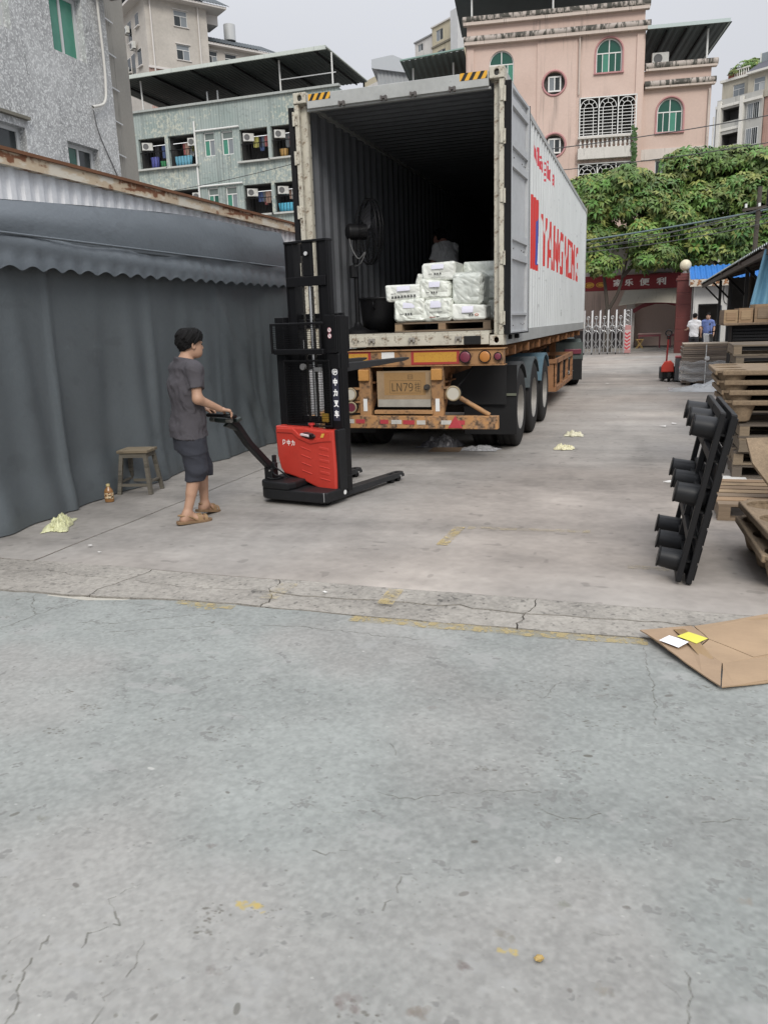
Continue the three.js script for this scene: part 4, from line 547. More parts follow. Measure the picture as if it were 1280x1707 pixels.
// a stack of ellipses: rows [y, cx, cz, a, b], interpolated upwards
function column(rows) { return (x, y, z) => { let i = 0; while (i + 2 < rows.length && y > rows[i + 1][0]) i++; const A = rows[i], B = rows[i + 1], t = Math.min(1, Math.max(0, (y - A[0]) / (B[0] - A[0]))), s = t * t * (3 - 2 * t), L = (n) => lerp(A[n], B[n], s), a = L(3), b = L(4); const d = (Math.hypot((x - L(1)) / a, (z - L(2)) / b) - 1) * Math.min(a, b); return Math.max(d, rows[0][0] - y, y - rows[rows.length - 1][0]); }; }
function handParts(w, dir, up, thumb, curl, s = 1) { // wrist, finger direction, back of hand, thumb side
  const d = V(...dir).normalize(), u = V(...up), th = V(...thumb); u.addScaledVector(d, -u.dot(d)).normalize(); th.addScaledVector(d, -th.dot(d)).addScaledVector(u, -th.dot(u)).normalize();
  const W = V(...w), P = (a, b, c) => W.clone().addScaledVector(th, a * s).addScaledVector(u, b * s).addScaledVector(d, c * s).toArray(), out = [cap(P(0, 0, -0.03), P(0, 0, 0.02), 0.025 * s, 0.022 * s)];
  const fl = [0.072, 0.08, 0.075, 0.058];
  for (let i = 0; i < 4; i++) {
    const a = 0.03 - i * 0.0195, base = P(a, 0.004 - 0.003 * Math.abs(i - 1.3), 0.085 - 0.004 * i); out.push(cap(P(a * 0.62, 0, 0.018), base, 0.0145 * s, 0.0125 * s));
    let ang = 0.12 + 0.1 * i * curl, p = V(...base), r = 0.0098 * s; for (let j = 0; j < 3; j++) { ang += curl * [0.55, 0.75, 0.55][j]; const n = p.clone().addScaledVector(d, Math.cos(ang) * fl[i] * [0.46, 0.31, 0.24][j] * s).addScaledVector(u, -Math.sin(ang) * fl[i] * [0.46, 0.31, 0.24][j] * s); out.push(cap(p.toArray(), n.toArray(), r, r * 0.92)); p = n; r *= 0.92; }
  }
  const t0 = P(0.022, -0.006, 0.022), t1 = P(0.046, -0.014, 0.052), t2 = P(0.046, -0.028 - 0.012 * curl, 0.082); out.push(cap(t0, t1, 0.0145 * s, 0.0115 * s), cap(t1, t2, 0.011 * s, 0.0092 * s));
  const f = uni(out, 0.006); const c = P(0, -0.02, 0.06); return { f, c };
}
function headField(c, yaw, tilt) { // face looks along -z
  const cy = Math.cos(yaw), sy = Math.sin(yaw), ct = Math.cos(tilt), st = Math.sin(tilt);
  const raw = uni([ell([0, 0.03, 0.012], [0.076, 0.085, 0.096]), ell([0, -0.03, -0.02], [0.062, 0.075, 0.072]), ell([0, -0.082, -0.052], [0.036, 0.024, 0.032]), ell([0.03, -0.06, -0.02], [0.036, 0.05, 0.055]), ell([-0.03, -0.06, -0.02], [0.036, 0.05, 0.055])], 0.03);
  const nose = uni([cap([0, 0.008, -0.086], [0, -0.028, -0.104], 0.008, 0.0115), ell([0.011, -0.033, -0.093], [0.009, 0.008, 0.01]), ell([-0.011, -0.033, -0.093], [0.009, 0.008, 0.01])], 0.008);
  const lip = uni([ell([0, -0.057, -0.086], [0.022, 0.006, 0.012]), ell([0, -0.067, -0.084], [0.02, 0.006, 0.012])], 0.003), brow = uni([ell([0.03, 0.018, -0.078], [0.024, 0.008, 0.012]), ell([-0.03, 0.018, -0.078], [0.024, 0.008, 0.012])], 0.004);
  const ear = (s) => { const o = ell([s * 0.079, -0.012, 0.012], [0.011, 0.031, 0.02]), i = ell([s * 0.089, -0.01, 0.008], [0.008, 0.018, 0.011]); return (x, y, z) => smax(o(x, y, z), -i(x, y, z), 0.006); }, eR = ear(1), eL = ear(-1), sk = [ell([0.031, 0.0, -0.092], [0.016, 0.009, 0.014]), ell([-0.031, 0.0, -0.092], [0.016, 0.009, 0.014])];
  const to = (x, y, z) => { x -= c[0]; y -= c[1]; z -= c[2]; const X = x * cy - z * sy, Z = x * sy + z * cy; return [X, y * ct - Z * st, y * st + Z * ct]; };
  const back = (p) => { const Y = p[1] * ct + p[2] * st, Z = -p[1] * st + p[2] * ct; return [c[0] + p[0] * cy + Z * sy, c[1] + Y, c[2] - p[0] * sy + Z * cy]; };
  const skin = (x, y, z) => { const p = to(x, y, z); let d = smin(raw(...p), nose(...p), 0.012); d = smin(d, lip(...p), 0.006); d = smin(d, brow(...p), 0.01); for (const s of sk) d = smax(d, -s(...p), 0.008); return Math.min(smin(d, eR(...p), 0.006), smin(d, eL(...p), 0.006)); };
  const hair = (th, len = 0) => (x, y, z) => { const p = to(x, y, z); const n = 0.022 * (fbm(p[0] * 3 + 0.5, p[1] * 3 + p[2] * 4 + 0.5, 14, 14, 4, 900, 0.6) - 0.5) + 0.002 * Math.sin(p[0] * 260 + p[2] * 90 + 40 * p[1]); let d = raw(...p) - th - 0.006 * sst(0.02, 0.1, p[1]) + n; const face = -p[2] - (0.045 + 0.55 * (p[1] - 0.035)); d = smax(d, p[1] > 0.03 ? face - 0.03 : face + 0.9 * (0.03 - p[1]), 0.012); d = smax(d, -0.062 - len - p[1] + 0.25 * Math.max(0, -p[2]), 0.01); const e = Math.min(eR(p[0], p[1], p[2]), eL(p[0], p[1], p[2])); return smax(d, -(e - 0.004), 0.004); };
  return { skin, hair, back };
}
function person(o) {
  const t = thing('person', o.label, 'person', o.pos, o.turn, o.group), J = o.J, cb = o.cell ?? 0.012, ch = o.headCell ?? 0.0038;
  const mSkin = mat(o.skin ?? [0.42, 0.25, 0.17], 0.6, { map: rep(tFine, 0.3) });
  const limb = (a, b, c, r) => [cap(J[a], J[b], r[0], r[1]), cap(J[b], J[c], r[2], r[3])];
  const H = headField(J.head, o.headYaw ?? 0, o.headTilt ?? 0);
  const nk = cap(J.neck, [J.head[0], J.head[1] - 0.05, J.head[2] + 0.025], 0.053, 0.05);
  const torso = column(o.torso.map(([y, x, z, a, b]) => [y, x, z, a - 0.035, b - 0.04]));
  const bones = [torso, nk, cap(J.neck, J.shR, 0.06, 0.05), cap(J.neck, J.shL, 0.06, 0.05), ...['R', 'L'].flatMap((s) => [...limb('sh' + s, 'el' + s, 'wr' + s, [0.05, 0.04, 0.041, 0.027]), ...limb('hip' + s, 'kn' + s, 'an' + s, [0.085, 0.056, 0.055, 0.036]), cap([lerp(J['kn' + s][0], J['an' + s][0], 0.25), lerp(J['kn' + s][1], J['an' + s][1], 0.25), lerp(J['kn' + s][2], J['an' + s][2], 0.25) + 0.018], [lerp(J['kn' + s][0], J['an' + s][0], 0.5), lerp(J['kn' + s][1], J['an' + s][1], 0.5), lerp(J['kn' + s][2], J['an' + s][2], 0.5) + 0.014], 0.045, 0.036), cap(J['he' + s], J['toe' + s], 0.033, 0.024), cap(J['an' + s], J['he' + s], 0.036, 0.034), cap([lerp(J['he' + s][0], J['toe' + s][0], 0.6) - 0.018, lerp(J['he' + s][1], J['toe' + s][1], 0.6), lerp(J['he' + s][2], J['toe' + s][2], 0.6)], [lerp(J['he' + s][0], J['toe' + s][0], 0.6) + 0.018, lerp(J['he' + s][1], J['toe' + s][1], 0.6), lerp(J['he' + s][2], J['toe' + s][2], 0.6)], 0.026), cap(J['an' + s], [lerp(J['he' + s][0], J['toe' + s][0], 0.65), lerp(J['he' + s][1], J['toe' + s][1], 0.65) + 0.005, lerp(J['he' + s][2], J['toe' + s][2], 0.65)], 0.034, 0.024)])];
  const P = Object.values(J), lo = [0, 1, 2].map((i) => Math.min(...P.map((p) => p[i])) - 0.16), hi = [0, 1, 2].map((i) => Math.max(...P.map((p) => p[i])) + 0.16); lo[1] = -0.02;
  const gs = [surfaceNets(uni(bones, 0.03), lo, hi, cb), surfaceNets((x, y, z) => smin(H.skin(x, y, z), nk(x, y, z), 0.02), J.head.map((v) => v - 0.135), J.head.map((v) => v + 0.135), ch)];
  for (const h of o.hands) { const q = handParts(...h); gs.push(surfaceNets(q.f, q.c.map((v) => v - 0.12), q.c.map((v) => v + 0.12), o.handCell ?? 0.0034)); }
  obj('body', gs, mSkin, t);
  obj('hair', surfaceNets(H.hair(o.hairThick ?? 0.014, o.hairLen ?? 0), J.head.map((v) => v - 0.14), J.head.map((v) => v + 0.14), ch), mat(o.hairColor ?? [0.006, 0.0055, 0.0055], 0.7, { specularIntensity: 0.3, ...bumpOf(0.02, 0.003) }), t);
  for (const s of [-1, 1]) { const p = H.back([s * 0.031, 0.0, -0.082]); obj('eye', sph(0.009, ...p, 1, 0.7, 0.8, 10, 8), mat([0.03, 0.022, 0.018], 0.25), t); const b = H.back([s * 0.031, 0.021, -0.086]); obj('eyebrow', sph(0.016, ...b, 1.2, 0.25, 0.4, 10, 6), mat([0.015, 0.013, 0.012], 0.7), t); }
  // clothes
  const fold = (amp, f1) => (x, y, z) => amp * (Math.sin(y * f1 + 5 * x + 2 * Math.sin(7 * z + y * 3)) * 0.5 + (fbm(x * 0.5 + 0.5, y * 0.5 + z * 0.3, 9, 9, 3, 950) - 0.5) * 1.6 + 1.5 * (Math.abs(fbm(x + z * 0.8 + 0.5, y * 0.7 + x * 0.4, 13, 11, 3, 960, 0.55) - 0.5) * 2 - 0.25));
  const fs = fold(0.013, 22), tor = column(o.torso), sl = ['R', 'L'].map((s) => { const a = J['sh' + s], b = J['el' + s], k = o.sleeve ?? 0.68, e = [0, 1, 2].map((i) => lerp(a[i], b[i], k)), dir = V(...b).sub(V(...a)).normalize(), c0 = cap(a, [0, 1, 2].map((i) => lerp(a[i], b[i], 1.05)), 0.07, o.sleeveR ?? 0.074); return (x, y, z) => Math.max(c0(x, y, z), (x - e[0]) * dir.x + (y - e[1]) * dir.y + (z - e[2]) * dir.z); });
  const yok = uni([cap(J.neck, J.shR, 0.056, 0.056), cap(J.neck, J.shL, 0.056, 0.056)], 0.03), hem = o.hem, coll = o.collar ?? (J.neck[1] + 0.045);
  const shirt = (x, y, z) => { let d = smin(smin(tor(x, y, z), yok(x, y, z), 0.05), smin(sl[0](x, y, z), sl[1](x, y, z), 0.02), 0.045) + fs(x, y, z); d = Math.max(d, hem + 0.01 * Math.sin(x * 17 + z * 13) - y, y - coll - 0.25 * (z - J.neck[2]), -(nk(x, y, z) - 0.006)); return d; };
  obj('shirt', surfaceNets(shirt, [lo[0], hem - 0.03, lo[2]], [hi[0], coll + 0.1, hi[2]], cb * 0.85), mat(o.shirt, 0.85, { map: rep(tFine, 0.25), ...bumpOf(0.03, 0.001) }), t);
  const lg = ['R', 'L'].map((s) => { const a = J['hip' + s], b = J['kn' + s], c = J['an' + s], R = o.legR ?? [0.10, 0.097, 0.085]; return uni([cap(a, b, R[0], R[1]), cap(b, [0, 1, 2].map((i) => lerp(b[i], c[i], o.legEnd ?? 0.25)), R[1], R[2])], 0.02); });
  const wst = column([[o.waist - 0.12, ...o.pelvis], [o.waist + 0.02, ...o.pelvis]]), fs2 = fold(0.010, 16);
  const shorts = (x, y, z) => Math.max(smin(smin(lg[0](x, y, z), lg[1](x, y, z), 0.02), wst(x, y, z), 0.07) + fs2(x, y, z), (o.legCut ?? 0.37) + 0.012 * Math.sin(x * 23 + z * 9) - y, y - o.waist);
  obj(o.legCut > 0.2 ? 'shorts' : 'trousers', surfaceNets(shorts, [lo[0], (o.legCut ?? 0.37) - 0.03, lo[2]], [hi[0], o.waist + 0.03, hi[2]], cb * 0.85), mat(o.pants, 0.85, { map: rep(tFine, 0.25), ...bumpOf(0.03, 0.001) }), t);
  for (const s of ['R', 'L']) { // footwear
    const a = V(...J['he' + s]), b = V(...J['toe' + s]), d = b.clone().sub(a), yaw = Math.atan2(-d.x, -d.z), pit = Math.atan2(d.y, Math.hypot(d.x, d.z)), out = [[-0.036, 0.055], [-0.042, 0.0], [-0.036, -0.08], [-0.044, -0.17], [-0.036, -0.225], [0.0, -0.25], [0.04, -0.22], [0.048, -0.16], [0.04, -0.08], [0.042, 0.0], [0.034, 0.055], [0, 0.068]];
    const pl = (g) => g.rotateX(pit).rotateY(yaw).translate(a.x, a.y - 0.022, a.z);
    const sole = pl(ext(new THREE.Shape(new THREE.SplineCurve([...out, out[0]].map(([x, z]) => new THREE.Vector2(x, -z))).getPoints(36)), 0.016, 0.004).rotateX(-PI / 2).translate(0, -0.012, 0));
    const sh = obj(o.shoe ? 'shoe' : 'sandal', o.shoe ? [pl(surfaceNets(uni([ell([0, 0.03, 0.0], [0.045, 0.05, 0.065]), ell([0, 0.02, -0.14], [0.05, 0.042, 0.11])], 0.04), [-0.1, -0.01, -0.3], [0.1, 0.12, 0.12], 0.012))] : sole, mat(o.shoeColor ?? [0.22, 0.135, 0.07], 0.7, { map: rep(tGrime, 0.2) }), t);
    if (!o.shoe) { const st = (z, w, h, tl) => pl(sheet(14, 3, (u, v) => { const A = PI * u; return [0.047 * Math.cos(A), 0.004 + h * Math.pow(Math.sin(A), 0.8), z + (v - 0.5) * w + tl * Math.sin(A)]; }, 0.1, w)); obj('strap', [st(-0.135, 0.045, 0.062, 0.01), pl(sheet(14, 3, (u, v) => { const A = PI * u; return [0.047 * Math.cos(A), 0.002 + 0.062 * Math.pow(Math.sin(A), 0.8), -0.135 + (v - 0.5) * 0.045 + 0.01 * Math.sin(A)]; }, 0.1, 0.05)), st(-0.185, 0.03, 0.048, 0.0), pl(tube([[-0.045, 0.01, -0.1], [-0.04, 0.05, -0.03], [0, 0.06, 0.055], [0.04, 0.05, -0.03], [0.045, 0.01, -0.1]], 0.007, 24, 6))], mat([0.28, 0.175, 0.085], 0.65, { map: rep(tGrime, 0.2) }), sh, { kind: 'stuff' }); obj('strap_hole', [[-0.025, -0.135], [0, -0.14], [0.025, -0.135], [0.012, -0.185], [-0.012, -0.185]].map(([x, z]) => pl(sph(0.006, x, 0.062 - 9 * x * x - (z < -0.16 ? 0.014 : 0), z, 1, 0.5, 1.2, 8, 6))), mat([0.06, 0.035, 0.02], 0.8), sh, { kind: 'stuff' }); }
  }
  return t;
}
person({
  label: 'man in grey T-shirt, dark shorts and tan sandals steering the red stacker', pos: [-3.80, 0, -5.92], turn: -0.52, hairThick: 0.024, hairLen: 0.03,
  J: { head: [0.03, 1.522, -0.115], neck: [0.035, 1.375, -0.045], shR: [0.195, 1.312, -0.03], shL: [-0.125, 1.312, -0.045], elR: [0.265, 1.075, -0.005], elL: [-0.15, 1.07, -0.13], wrR: [0.25, 0.968, -0.225], wrL: [-0.035, 0.965, -0.20], hipR: [0.118, 0.80, 0.0], hipL: [-0.03, 0.80, -0.03], knR: [0.145, 0.45, 0.0], knL: [0.0, 0.46, -0.13], anR: [0.155, 0.085, 0.135], anL: [-0.005, 0.105, -0.13], heR: [0.155, 0.045, 0.165], heL: [-0.005, 0.075, -0.105], toeR: [0.175, 0.036, -0.015], toeL: [-0.085, 0.032, -0.275] },
  torso: [[0.66, 0.045, -0.01, 0.192, 0.152], [0.80, 0.045, -0.015, 0.186, 0.146], [1.0, 0.04, -0.02, 0.172, 0.128], [1.18, 0.035, -0.02, 0.186, 0.128], [1.32, 0.033, -0.03, 0.165, 0.105], [1.40, 0.033, -0.04, 0.09, 0.075], [1.5, 0.033, -0.05, 0.06, 0.06]], hem: 0.735, collar: 1.405,
  pelvis: [0.045, -0.012, 0.165, 0.125], waist: 0.752, legCut: 0.375, legEnd: 0.3, shirt: [0.058, 0.053, 0.06], pants: [0.026, 0.028, 0.038], skin: [0.40, 0.235, 0.155],
  hands: [[[0.25, 0.968, -0.225], [0.05, -0.25, -1], [0, 1, -0.2], [-1, 0.1, 0], 0.75], [[-0.035, 0.965, -0.20], [0.45, -0.2, -1], [0, 1, -0.2], [1, 0.1, 0.4], 0.8]], headYaw: -0.06, headTilt: 0.05,
});
// ---------- tarpaulin shelter along the left ----------
{
  const t = thing('tarpaulin_shelter', 'long dark grey tarpaulin shelter with scalloped valance along the left side', 'tarpaulin', [-5.2, 0, -3.0]);
  const tTarp = tex(512, (u, v) => { const k = 0.94 + 0.14 * fbm(u, v, 4, 4, 5, 1000) + 0.05 * (fbm(u, v, 120, 120, 1, 1010) - 0.5) + 0.16 * sst(0.72, 0.85, fbm(u, v, 10, 16, 5, 1020, 0.65)) - 0.1 * sst(0.68, 0.8, fbm(u, v, 14, 14, 4, 1030)); return mul3([0.090, 0.104, 0.112], k); });
  const mT = mat([1, 1, 1], 0.5, { map: rep(tTarp, 3.1, 2.4), ...bumpOf(0.5, 0.004) }), mT2 = mat([1.2, 1.2, 1.25], 0.48, { map: rep(tTarp, 2.7, 2.1), ...bumpOf(0.5, 0.004) });
  const L = 8.0;
  const pr0 = rng(314), pleats = Array.from({ length: 34 }, (_, i) => [0.1 + i * 0.235 + 0.2 * pr0(), (0.018 + 0.042 * pr0()) * (pr0() < 0.3 ? -0.7 : 1), 0.045 + 0.11 * pr0(), 0.16 * (pr0() - 0.6), 0.4 + 2.0 * pr0()]);
  const fold = (s, y) => { // s metres along, y height; hung cloth, looser towards the ground
    const w = 0.35 + 0.65 * sst(2.3, 0.3, y), d = 0.18 * (2.3 - y);
    let f = 0.016 * Math.sin(s * 3.1 + d * 2 + 1.1 * Math.sin(s * 1.3)) + 0.05 * (fbm(s * 0.05 + 0.1, y * 0.05, 24, 20, 3, 1040) - 0.5);
    for (const [c, A, q, sl, y0] of pleats) { const e = (s - c - sl * (2.3 - y)) / (q * (0.7 + 0.25 * (2.3 - y))); if (e > -3 && e < 3) f += A * Math.exp(-e * e) * (0.35 + 0.65 * sst(y0 + 0.9, y0 - 0.5, y)); }
    const drape = Math.max(0, 1 - Math.abs(s - 6.6 + 0.55 * (y - 1.1)) / 0.5); f += 0.09 * drape * drape * Math.sin((s + 0.6 * y) * 14) * 0.5;
    return f * w + 0.05 * sst(0.5, 0, y);
  };
  const end = (s) => (s > 6.9 ? 0.35 * sst(6.9, 8, s) * 0.3 : 0);
  obj('curtain', [0, 0.004].map((o) => sheet(220, 60, (u, v) => { const s = u * L, y = 0.012 + 2.42 * v; return [fold(s, y) + end(s) - o, y, -s + 0.1 * end(s)]; }, L, 2.42)), mT, t, { label: 'dark grey hanging curtain with vertical folds' });
  const top = (s) => 2.40 + 0.66 * (1 - Math.exp(-s / 3.2)) + 0.012 * Math.sin(s * 1.4), band = (s) => 2.46 + 0.015 * Math.sin(s * 1.1) + 0.01 * s * 0.1;
  obj('upper_band', [sheet(120, 8, (u, v) => { const s = u * (L + 0.2) - 0.1, y = lerp(band(s), top(s), v); return [0.10 - 0.10 * v + 0.035 * Math.sin(v * PI) + 0.02 * (fbm(s * 0.06, v * 0.2, 20, 10, 3, 1050) - 0.5), y, -s]; }, L, 0.5), sheet(120, 4, (u, v) => { const s = u * (L + 0.2) - 0.1; return [-0.9 * v, top(s) + 0.03 * v, -s]; }, L, 0.9)], mT2, t);
  obj('valance', [0, 0.004].map((o) => sheet(420, 8, (u, v) => { const s = u * (L + 0.2) - 0.1, ph = (s / 0.25) * 2 * PI, y0 = 2.19 + 0.019 * Math.cos(ph) + 0.006 * s * 0.6, y = lerp(y0, band(s) + 0.015, v); return [0.145 + 0.007 * Math.sin(ph + 0.5) * (1 - v) + 0.012 * Math.sin(s * 5) - 0.03 * v * v - o + 0.02 * Math.sin(v * 7 + s) * v, y, -s]; }, L, 0.28)), mT2, t, { label: 'grey scalloped valance hanging below the upper band' });
  obj('hem_pipe', tube([[0.135, 2.47, 0.1], [0.14, 2.475, -3], [0.135, 2.485, -6], [0.13, 2.49, -8.1]], 0.011, 40, 8), mT2, t);
  for (const s of [0.2, 3, 5.6, 7.95]) obj('post', [rod([-0.12, 0, -s], [-0.12, 2.6, -s], 0.03, 10)], mBlack, t);
  obj('end_curtain', sheet(30, 20, (u, v) => [-0.05 - 0.8 * u, 0.02 + 2.5 * v, -8.05 + 0.04 * Math.sin(u * 22)], 0.8, 2.5), mT, t);
}
// ---------- white metal shed behind it ----------
{
  const t = thing('metal_shed', 'white corrugated metal shed with rusty roof edge behind the grey tarpaulin', 'shed', [-6.2, 0, -2.5]);
  const W = mat([0.76, 0.765, 0.78], 0.5, { map: rep(tFine, 2.0) }), pr = corr(0, 14.1, 0.2, 0.03, 0.38);
  obj('wall', ribbon(pr, (s, o, y) => [-o, y, -s], 0.0, 3.36, (s, o, y) => [s, y]), W, t);
  obj('roof_edge_lip', [box(0.05, 0.035, 14.3, 0.075, 3.452, -7.05)], mat([0.17, 0.075, 0.035], 0.9, { map: rep(tGrime, 0.8) }), t);
  obj('roof_edge', [box(0.09, 0.13, 14.28, 0.03, 3.37, -7.05)], mat([1, 1, 1], 0.75, { map: rep(tex(512, (u, v) => { const a = fbm(u, v, 40, 3, 4, 1100, 0.6), b = fbm(u, v, 8, 6, 5, 1110, 0.6); return mix3(mix3([0.50, 0.40, 0.28], [0.19, 0.075, 0.032], sst(0.56, 0.7, b + 0.3 * (a - 0.5))), [0.60, 0.55, 0.46], sst(0.5, 0.65, 1 - b)); }), 2.5, 0.6) }), t, { label: 'rust-streaked roof edge' });
  obj('roof', [ribbon(corr(0, 14.1, 0.2, 0.03, 0.38), (s, o, x) => [-x, 3.40 - o + 0.12 * x, -s], 0, 5.0, (s, o, x) => [s, x])], mat([0.35, 0.36, 0.37], 0.6, { map: rep(tGrime, 2) }), t);
  obj('end_wall', [span(-5, -0.05, 0, 3.3, -13.98, -14.06)], W, t);
}

// ---------- building helpers: local x right, y up, z out of the wall ----------
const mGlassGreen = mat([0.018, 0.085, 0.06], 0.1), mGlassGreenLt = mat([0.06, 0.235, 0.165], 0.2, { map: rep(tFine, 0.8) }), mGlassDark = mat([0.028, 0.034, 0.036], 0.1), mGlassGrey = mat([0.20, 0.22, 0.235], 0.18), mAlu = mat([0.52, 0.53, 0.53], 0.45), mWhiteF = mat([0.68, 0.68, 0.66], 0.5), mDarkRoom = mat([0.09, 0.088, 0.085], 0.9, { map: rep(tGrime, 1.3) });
const holePts = (h) => h.arch ? archPts(h.x0, h.x1, h.y0, h.y1 - (h.x1 - h.x0) / 2) : h.round ? circPts((h.x0 + h.x1) / 2, (h.y0 + h.y1) / 2, (h.x1 - h.x0) / 2) : rectPts(h.x0, h.x1, h.y0, h.y1);
const H4 = (x0, x1, y0, y1, o = {}) => ({ x0, x1, y0, y1, ...o });
function wall(t, name, x0, x1, y0, y1, z, d, holes, m, extra) { return obj(name, ext(shp(rectPts(x0, x1, y0, y1), holes.map(holePts)), d).translate(0, 0, z - d), m, t, extra); }
function win(t, h, o = {}) { // frame ring, mullion, panes; transom row when asked
  const z = (o.z ?? -0.1) + (o.dz ?? 0), fw = o.fw ?? 0.05, fm = o.frame ?? mAlu, w = sub('window', t), P = holePts(h), inner = h.arch ? archPts(h.x0 + fw, h.x1 - fw, h.y0 + fw, h.y1 - (h.x1 - h.x0) / 2) : h.round ? circPts((h.x0 + h.x1) / 2, (h.y0 + h.y1) / 2, (h.x1 - h.x0) / 2 - fw) : rectPts(h.x0 + fw, h.x1 - fw, h.y0 + fw, h.y1 - fw);
  obj('frame', ext(shp(P, [inner]), 0.06).translate(0, 0, z - 0.03), fm, w);
  const n = o.n ?? 2, ty = o.transom ? lerp(h.y0, h.y1, o.transom) : h.y1, gm = o.glass ?? [mGlassGreen];
  if (h.arch || h.round) { const c = (h.x0 + h.x1) / 2; obj('pane', ext(shp(inner), 0.008).translate(0, 0, z - 0.01), gm[0], w); const sp = h.arch ? h.y1 - (h.x1 - h.x0) / 2 : 0; obj('mullion', [box(0.045, h.y1 - h.y0 - fw, 0.05, c, (h.y0 + h.y1) / 2, z), ...(h.arch ? [box(h.x1 - h.x0 - fw, 0.05, 0.05, c, sp - 0.02, z), box(0.035, sp - h.y0, 0.05, lerp(h.x0, c, 0.5), (h.y0 + sp) / 2, z + 0.002), box(0.035, sp - h.y0, 0.05, lerp(h.x1, c, 0.5), (h.y0 + sp) / 2, z + 0.002)] : [])], fm, w); if (o.lit) obj('pane', box((h.x1 - h.x0) * 0.23, sp - h.y0 - 0.12, 0.012, lerp(h.x0, h.x1, o.lit), (h.y0 + sp) / 2, z + 0.004), gm[1] ?? mGlassGreenLt, w); }
  else { const wx = (h.x1 - h.x0) / n; for (let i = 0; i < n; i++) { obj('pane', box(wx - fw, ty - h.y0 - fw * 1.2, 0.012, h.x0 + wx * (i + 0.5), (h.y0 + ty) / 2, z - 0.012 * (i % 2)), gm[i % gm.length], w); if (i) obj('mullion', box(fw * 0.8, ty - h.y0, 0.055, h.x0 + wx * i, (h.y0 + ty) / 2, z + 0.003), fm, w); } if (o.transom) { obj('mullion', box(h.x1 - h.x0 - fw, fw, 0.055, (h.x0 + h.x1) / 2, ty, z + 0.001), fm, w); obj('pane', box(h.x1 - h.x0 - fw, h.y1 - ty - fw, 0.012, (h.x0 + h.x1) / 2, (h.y1 + ty) / 2, z - 0.006), o.upper ?? gm[0], w); } }
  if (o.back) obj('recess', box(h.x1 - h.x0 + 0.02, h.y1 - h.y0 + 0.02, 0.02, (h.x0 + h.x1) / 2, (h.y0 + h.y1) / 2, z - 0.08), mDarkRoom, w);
  if (o.sill) obj('sill', box(h.x1 - h.x0 + 0.2, 0.07, 0.12, (h.x0 + h.x1) / 2, h.y0 - 0.035, 0.05 + (o.dz ?? 0)), o.sillM ?? mWhiteF, w);
  if (o.head) obj('hood', box(h.x1 - h.x0 + 0.2, 0.07, 0.1, (h.x0 + h.x1) / 2, h.y1 + 0.05, 0.045 + (o.dz ?? 0)), o.sillM ?? mWhiteF, w);
  return w;
}
function recess(t, h, depth, m = mDarkRoom) { // an open loggia with its own back, floor, ceiling, sides
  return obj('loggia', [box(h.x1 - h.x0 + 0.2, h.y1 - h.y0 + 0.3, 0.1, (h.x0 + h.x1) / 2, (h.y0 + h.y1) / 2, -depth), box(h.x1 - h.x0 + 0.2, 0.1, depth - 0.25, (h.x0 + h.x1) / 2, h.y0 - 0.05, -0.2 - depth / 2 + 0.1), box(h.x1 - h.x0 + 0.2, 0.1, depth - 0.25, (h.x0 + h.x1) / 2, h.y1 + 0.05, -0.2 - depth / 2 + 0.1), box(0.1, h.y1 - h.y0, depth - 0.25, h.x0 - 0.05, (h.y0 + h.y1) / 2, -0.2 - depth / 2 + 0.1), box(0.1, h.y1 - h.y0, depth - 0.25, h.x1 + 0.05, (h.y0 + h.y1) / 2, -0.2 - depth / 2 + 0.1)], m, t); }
const acBody = (() => { const g = []; g.push(rbox(0.8, 0.55, 0.28, 0.03)); return join(g); })();
const acFan = join([tor(0.2, 0.012, -0.12, 0, 0.142, 'z', 5, 20), tor(0.13, 0.008, -0.12, 0, 0.142, 'z', 5, 16), cyl(0.19, 0.004, -0.12, 0, 0.1405, 'z', 20)]), acBr = join([box(0.04, 0.04, 0.5, -0.3, -0.29, -0.1), box(0.04, 0.04, 0.5, 0.3, -0.29, -0.1)]);
const mAC = mat([0.60, 0.60, 0.57], 0.6, { map: rep(tGrime, 0.7) }), mACfan = mat([0.12, 0.12, 0.12], 0.7);
function aircon(pos, turn, label, group, s = 1) { const a = thing('air_conditioner', label, 'air conditioner', pos, turn, group); a.scale.setScalar(s); meshOf('casing', acBody, mAC, a); meshOf('fan_grille', acFan, mACfan, a); meshOf('bracket', acBr, mACfan, a); return a; }

